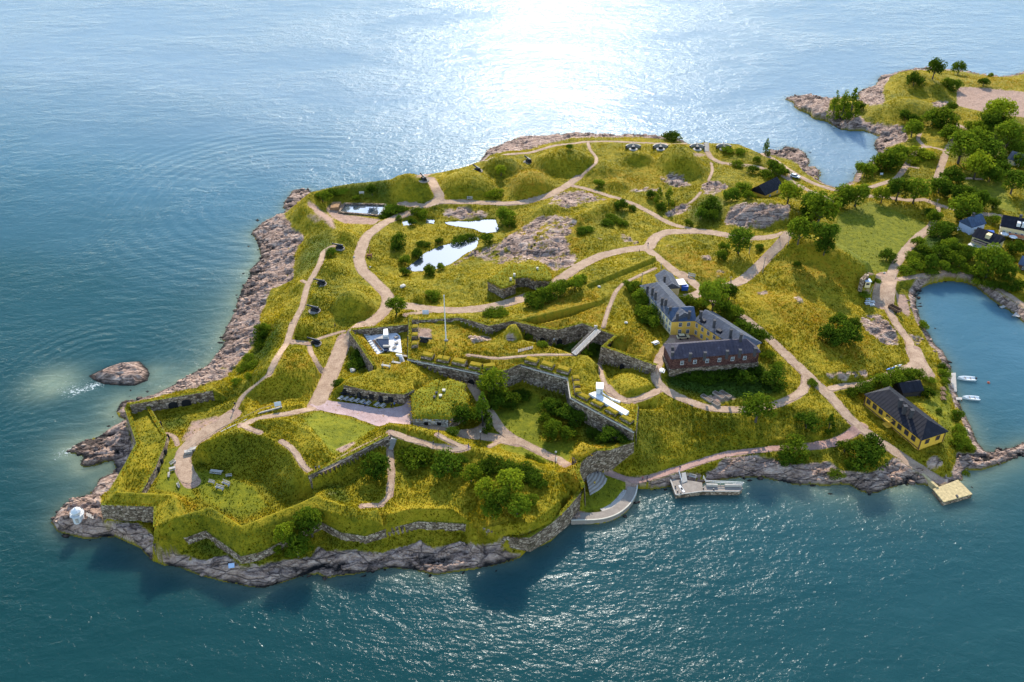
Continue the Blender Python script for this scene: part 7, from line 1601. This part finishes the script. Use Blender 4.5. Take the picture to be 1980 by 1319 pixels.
# ------------------------------------------------------------------ people
def figure(walk):
    s = .25 if walk else .06
    J = [(0, 0, .93), (0, .01, 1.18), (0, 0, 1.42), (0, .01, 1.52), (0, .03, 1.64), (0, .03, 1.74),
         (-.09, 0, .88), (-.10, s*.6, .48), (-.10, s*.7-.05, .07), (-.10, s*.7+.12, .04), (.09, 0, .88), (.10, -s*.3, .48), (.10, -s*.9, .07), (.10, -s*.9+.16, .04),
         (-.20, 0, 1.40), (-.25, -s*.4, 1.12), (-.26, -s*.4+.12, .86), (.20, 0, 1.40), (.25, s*.4, 1.12), (.26, s*.4+.14, .88)]
    E_ = [(0, 1), (1, 2), (2, 3), (3, 4), (4, 5), (0, 6), (6, 7), (7, 8), (8, 9), (0, 10), (10, 11), (11, 12), (12, 13), (2, 14), (14, 15), (15, 16), (2, 17), (17, 18), (18, 19)]
    R = [.15, .14, .15, .06, .10, .09, .10, .07, .05, .045, .10, .07, .05, .045, .07, .05, .04, .07, .05, .04]
    me = bpy.data.meshes.new('person'); me.from_pydata(J, E_, []); o = bpy.data.objects.new('tmp', me); COL.objects.link(o)
    o.modifiers.new('skin', 'SKIN'); o.modifiers.new('sub', 'SUBSURF').levels = 1
    sv = me.skin_vertices[0].data
    for v, r_ in zip(sv, R): v.radius = (r_, r_*.85)
    sv[0].use_root = True
    dg = bpy.context.evaluated_depsgraph_get(); dg.update(); m2 = bpy.data.meshes.new_from_object(o.evaluated_get(dg)); bpy.data.objects.remove(o); return m2
FIG = [figure(False), figure(True)]; SKIN = plain('skin', (.45, .27, .19), .6, .05); HAIR = plain('hair', (.05, .03, .02), .7, .1)
CL = {'dark': (.02, .02, .03), 'red': (.40, .04, .04), 'white': (.68, .66, .62), 'blue': (.05, .12, .32), 'yellow': (.6, .42, .05), 'grey': (.2, .2, .2)}
FIGM = {}
def person(label, t, x, y, rz, top, leg, walk, s=1.0):
    key = (top, leg, walk)
    if key not in FIGM:
        m = FIG[walk].copy(); m.materials.clear(); [m.materials.append(q_) for q_ in (plain('cloth_'+leg, CL[leg]), plain('cloth_'+top, CL[top]), SKIN, HAIR)]
        for f in m.polygons:
            c = f.center; f.material_index = 3 if (c.z > 1.72 or (c.z > 1.6 and c.y < .0)) else 2 if c.z > 1.47 else 2 if (abs(c.x) > .2 and c.z < .95) else 1 if c.z > .93 else 0
        FIGM[key] = m
    p = g(t, x, y) if t else s; o = link('person', FIGM[key], None); o.location = p if t else x; o.rotation_euler = (0, 0, rz); o.scale = (1.06,)*3; tag(o, label, 'person', 'visitors on the island')
for a in (('C', 432, 1128, .5, 'dark', 'dark', 1, 'person in dark clothes, left of two, where the wall path turns'), ('C', 458, 1122, .8, 'grey', 'dark', 1, 'person in a grey top, right of two, where the wall path turns'), ('C', 1350, 845, 1.2, 'dark', 'dark', 0, 'person in dark clothes at the top of the grass ramp below the casemate'), ('C', 1575, 955, 2.0, 'dark', 'blue', 1, 'person at the lower end of the wall path near the grove'), ('C', 1312, 938, 1, 'dark', 'grey', 1, 'person walking on the pale wall path above the bushes'),
          ('C', 998, 655, .3, 'dark', 'dark', 0, 'person in black standing left of three on the plaza'), ('C', 1021, 645, .3, 'blue', 'dark', 1, 'person in blue, middle of three on the plaza'), ('C', 1048, 628, .3, 'dark', 'grey', 1, 'person in black, right of three on the plaza'), ('C', 800, 645, 2, 'blue', 'dark', 1, 'person in blue walking below the plaza cafe tables'),
          ('E', 1608, 1122, 2.5, 'dark', 'blue', 1, 'person on the shore path above the concrete pier'), ('E', 1328, 1200, 1.5, 'red', 'dark', 1, 'person in red on the shore path by the quay'), ('E', 1362, 1192, 1.5, 'dark', 'dark', 1, 'person in dark clothes on the shore path right of the quay'), ('E', 990, 1158, 0, 'dark', 'dark', 0, 'person on the upper fan steps'), ('E', 968, 1238, 0, 'yellow', 'dark', 0, 'person on the lower fan steps'),
          ('A', 1440, 690, 2.8, 'dark', 'grey', 1, 'person where the coast footpath meets the gravel court'), ('A', 1456, 645, 2.8, 'dark', 'dark', 1, 'person on the narrow footpath above the gravel court'), ('K', 1692, 968, 1, 'dark', 'dark', 1, 'person in dark clothes on the wide road by the grass bank corner'), ('K', 1757, 915, 2, 'dark', 'blue', 1, 'person at the road fork near the grass bank corner'), ('L', 1190, 940, 1.2, 'grey', 'dark', 1, 'person on the gravel road left of the big trees'), ('L', 625, 225, 0, 'dark', 'dark', 0, 'person at the top of the far battery stairs'), ('J', 1130, 705, 0.2, 'white', 'grey', 0, 'person in white in the moat below the bridge'),
          ('M', 1225, 1205, 1.2, 'dark', 'dark', 1, 'person on the path above the mown field'), ('C', 575, 55, 1, 'dark', 'dark', 1, 'person near the bastion corner on the narrow footpath')):
    person(a[7], *a[:7])
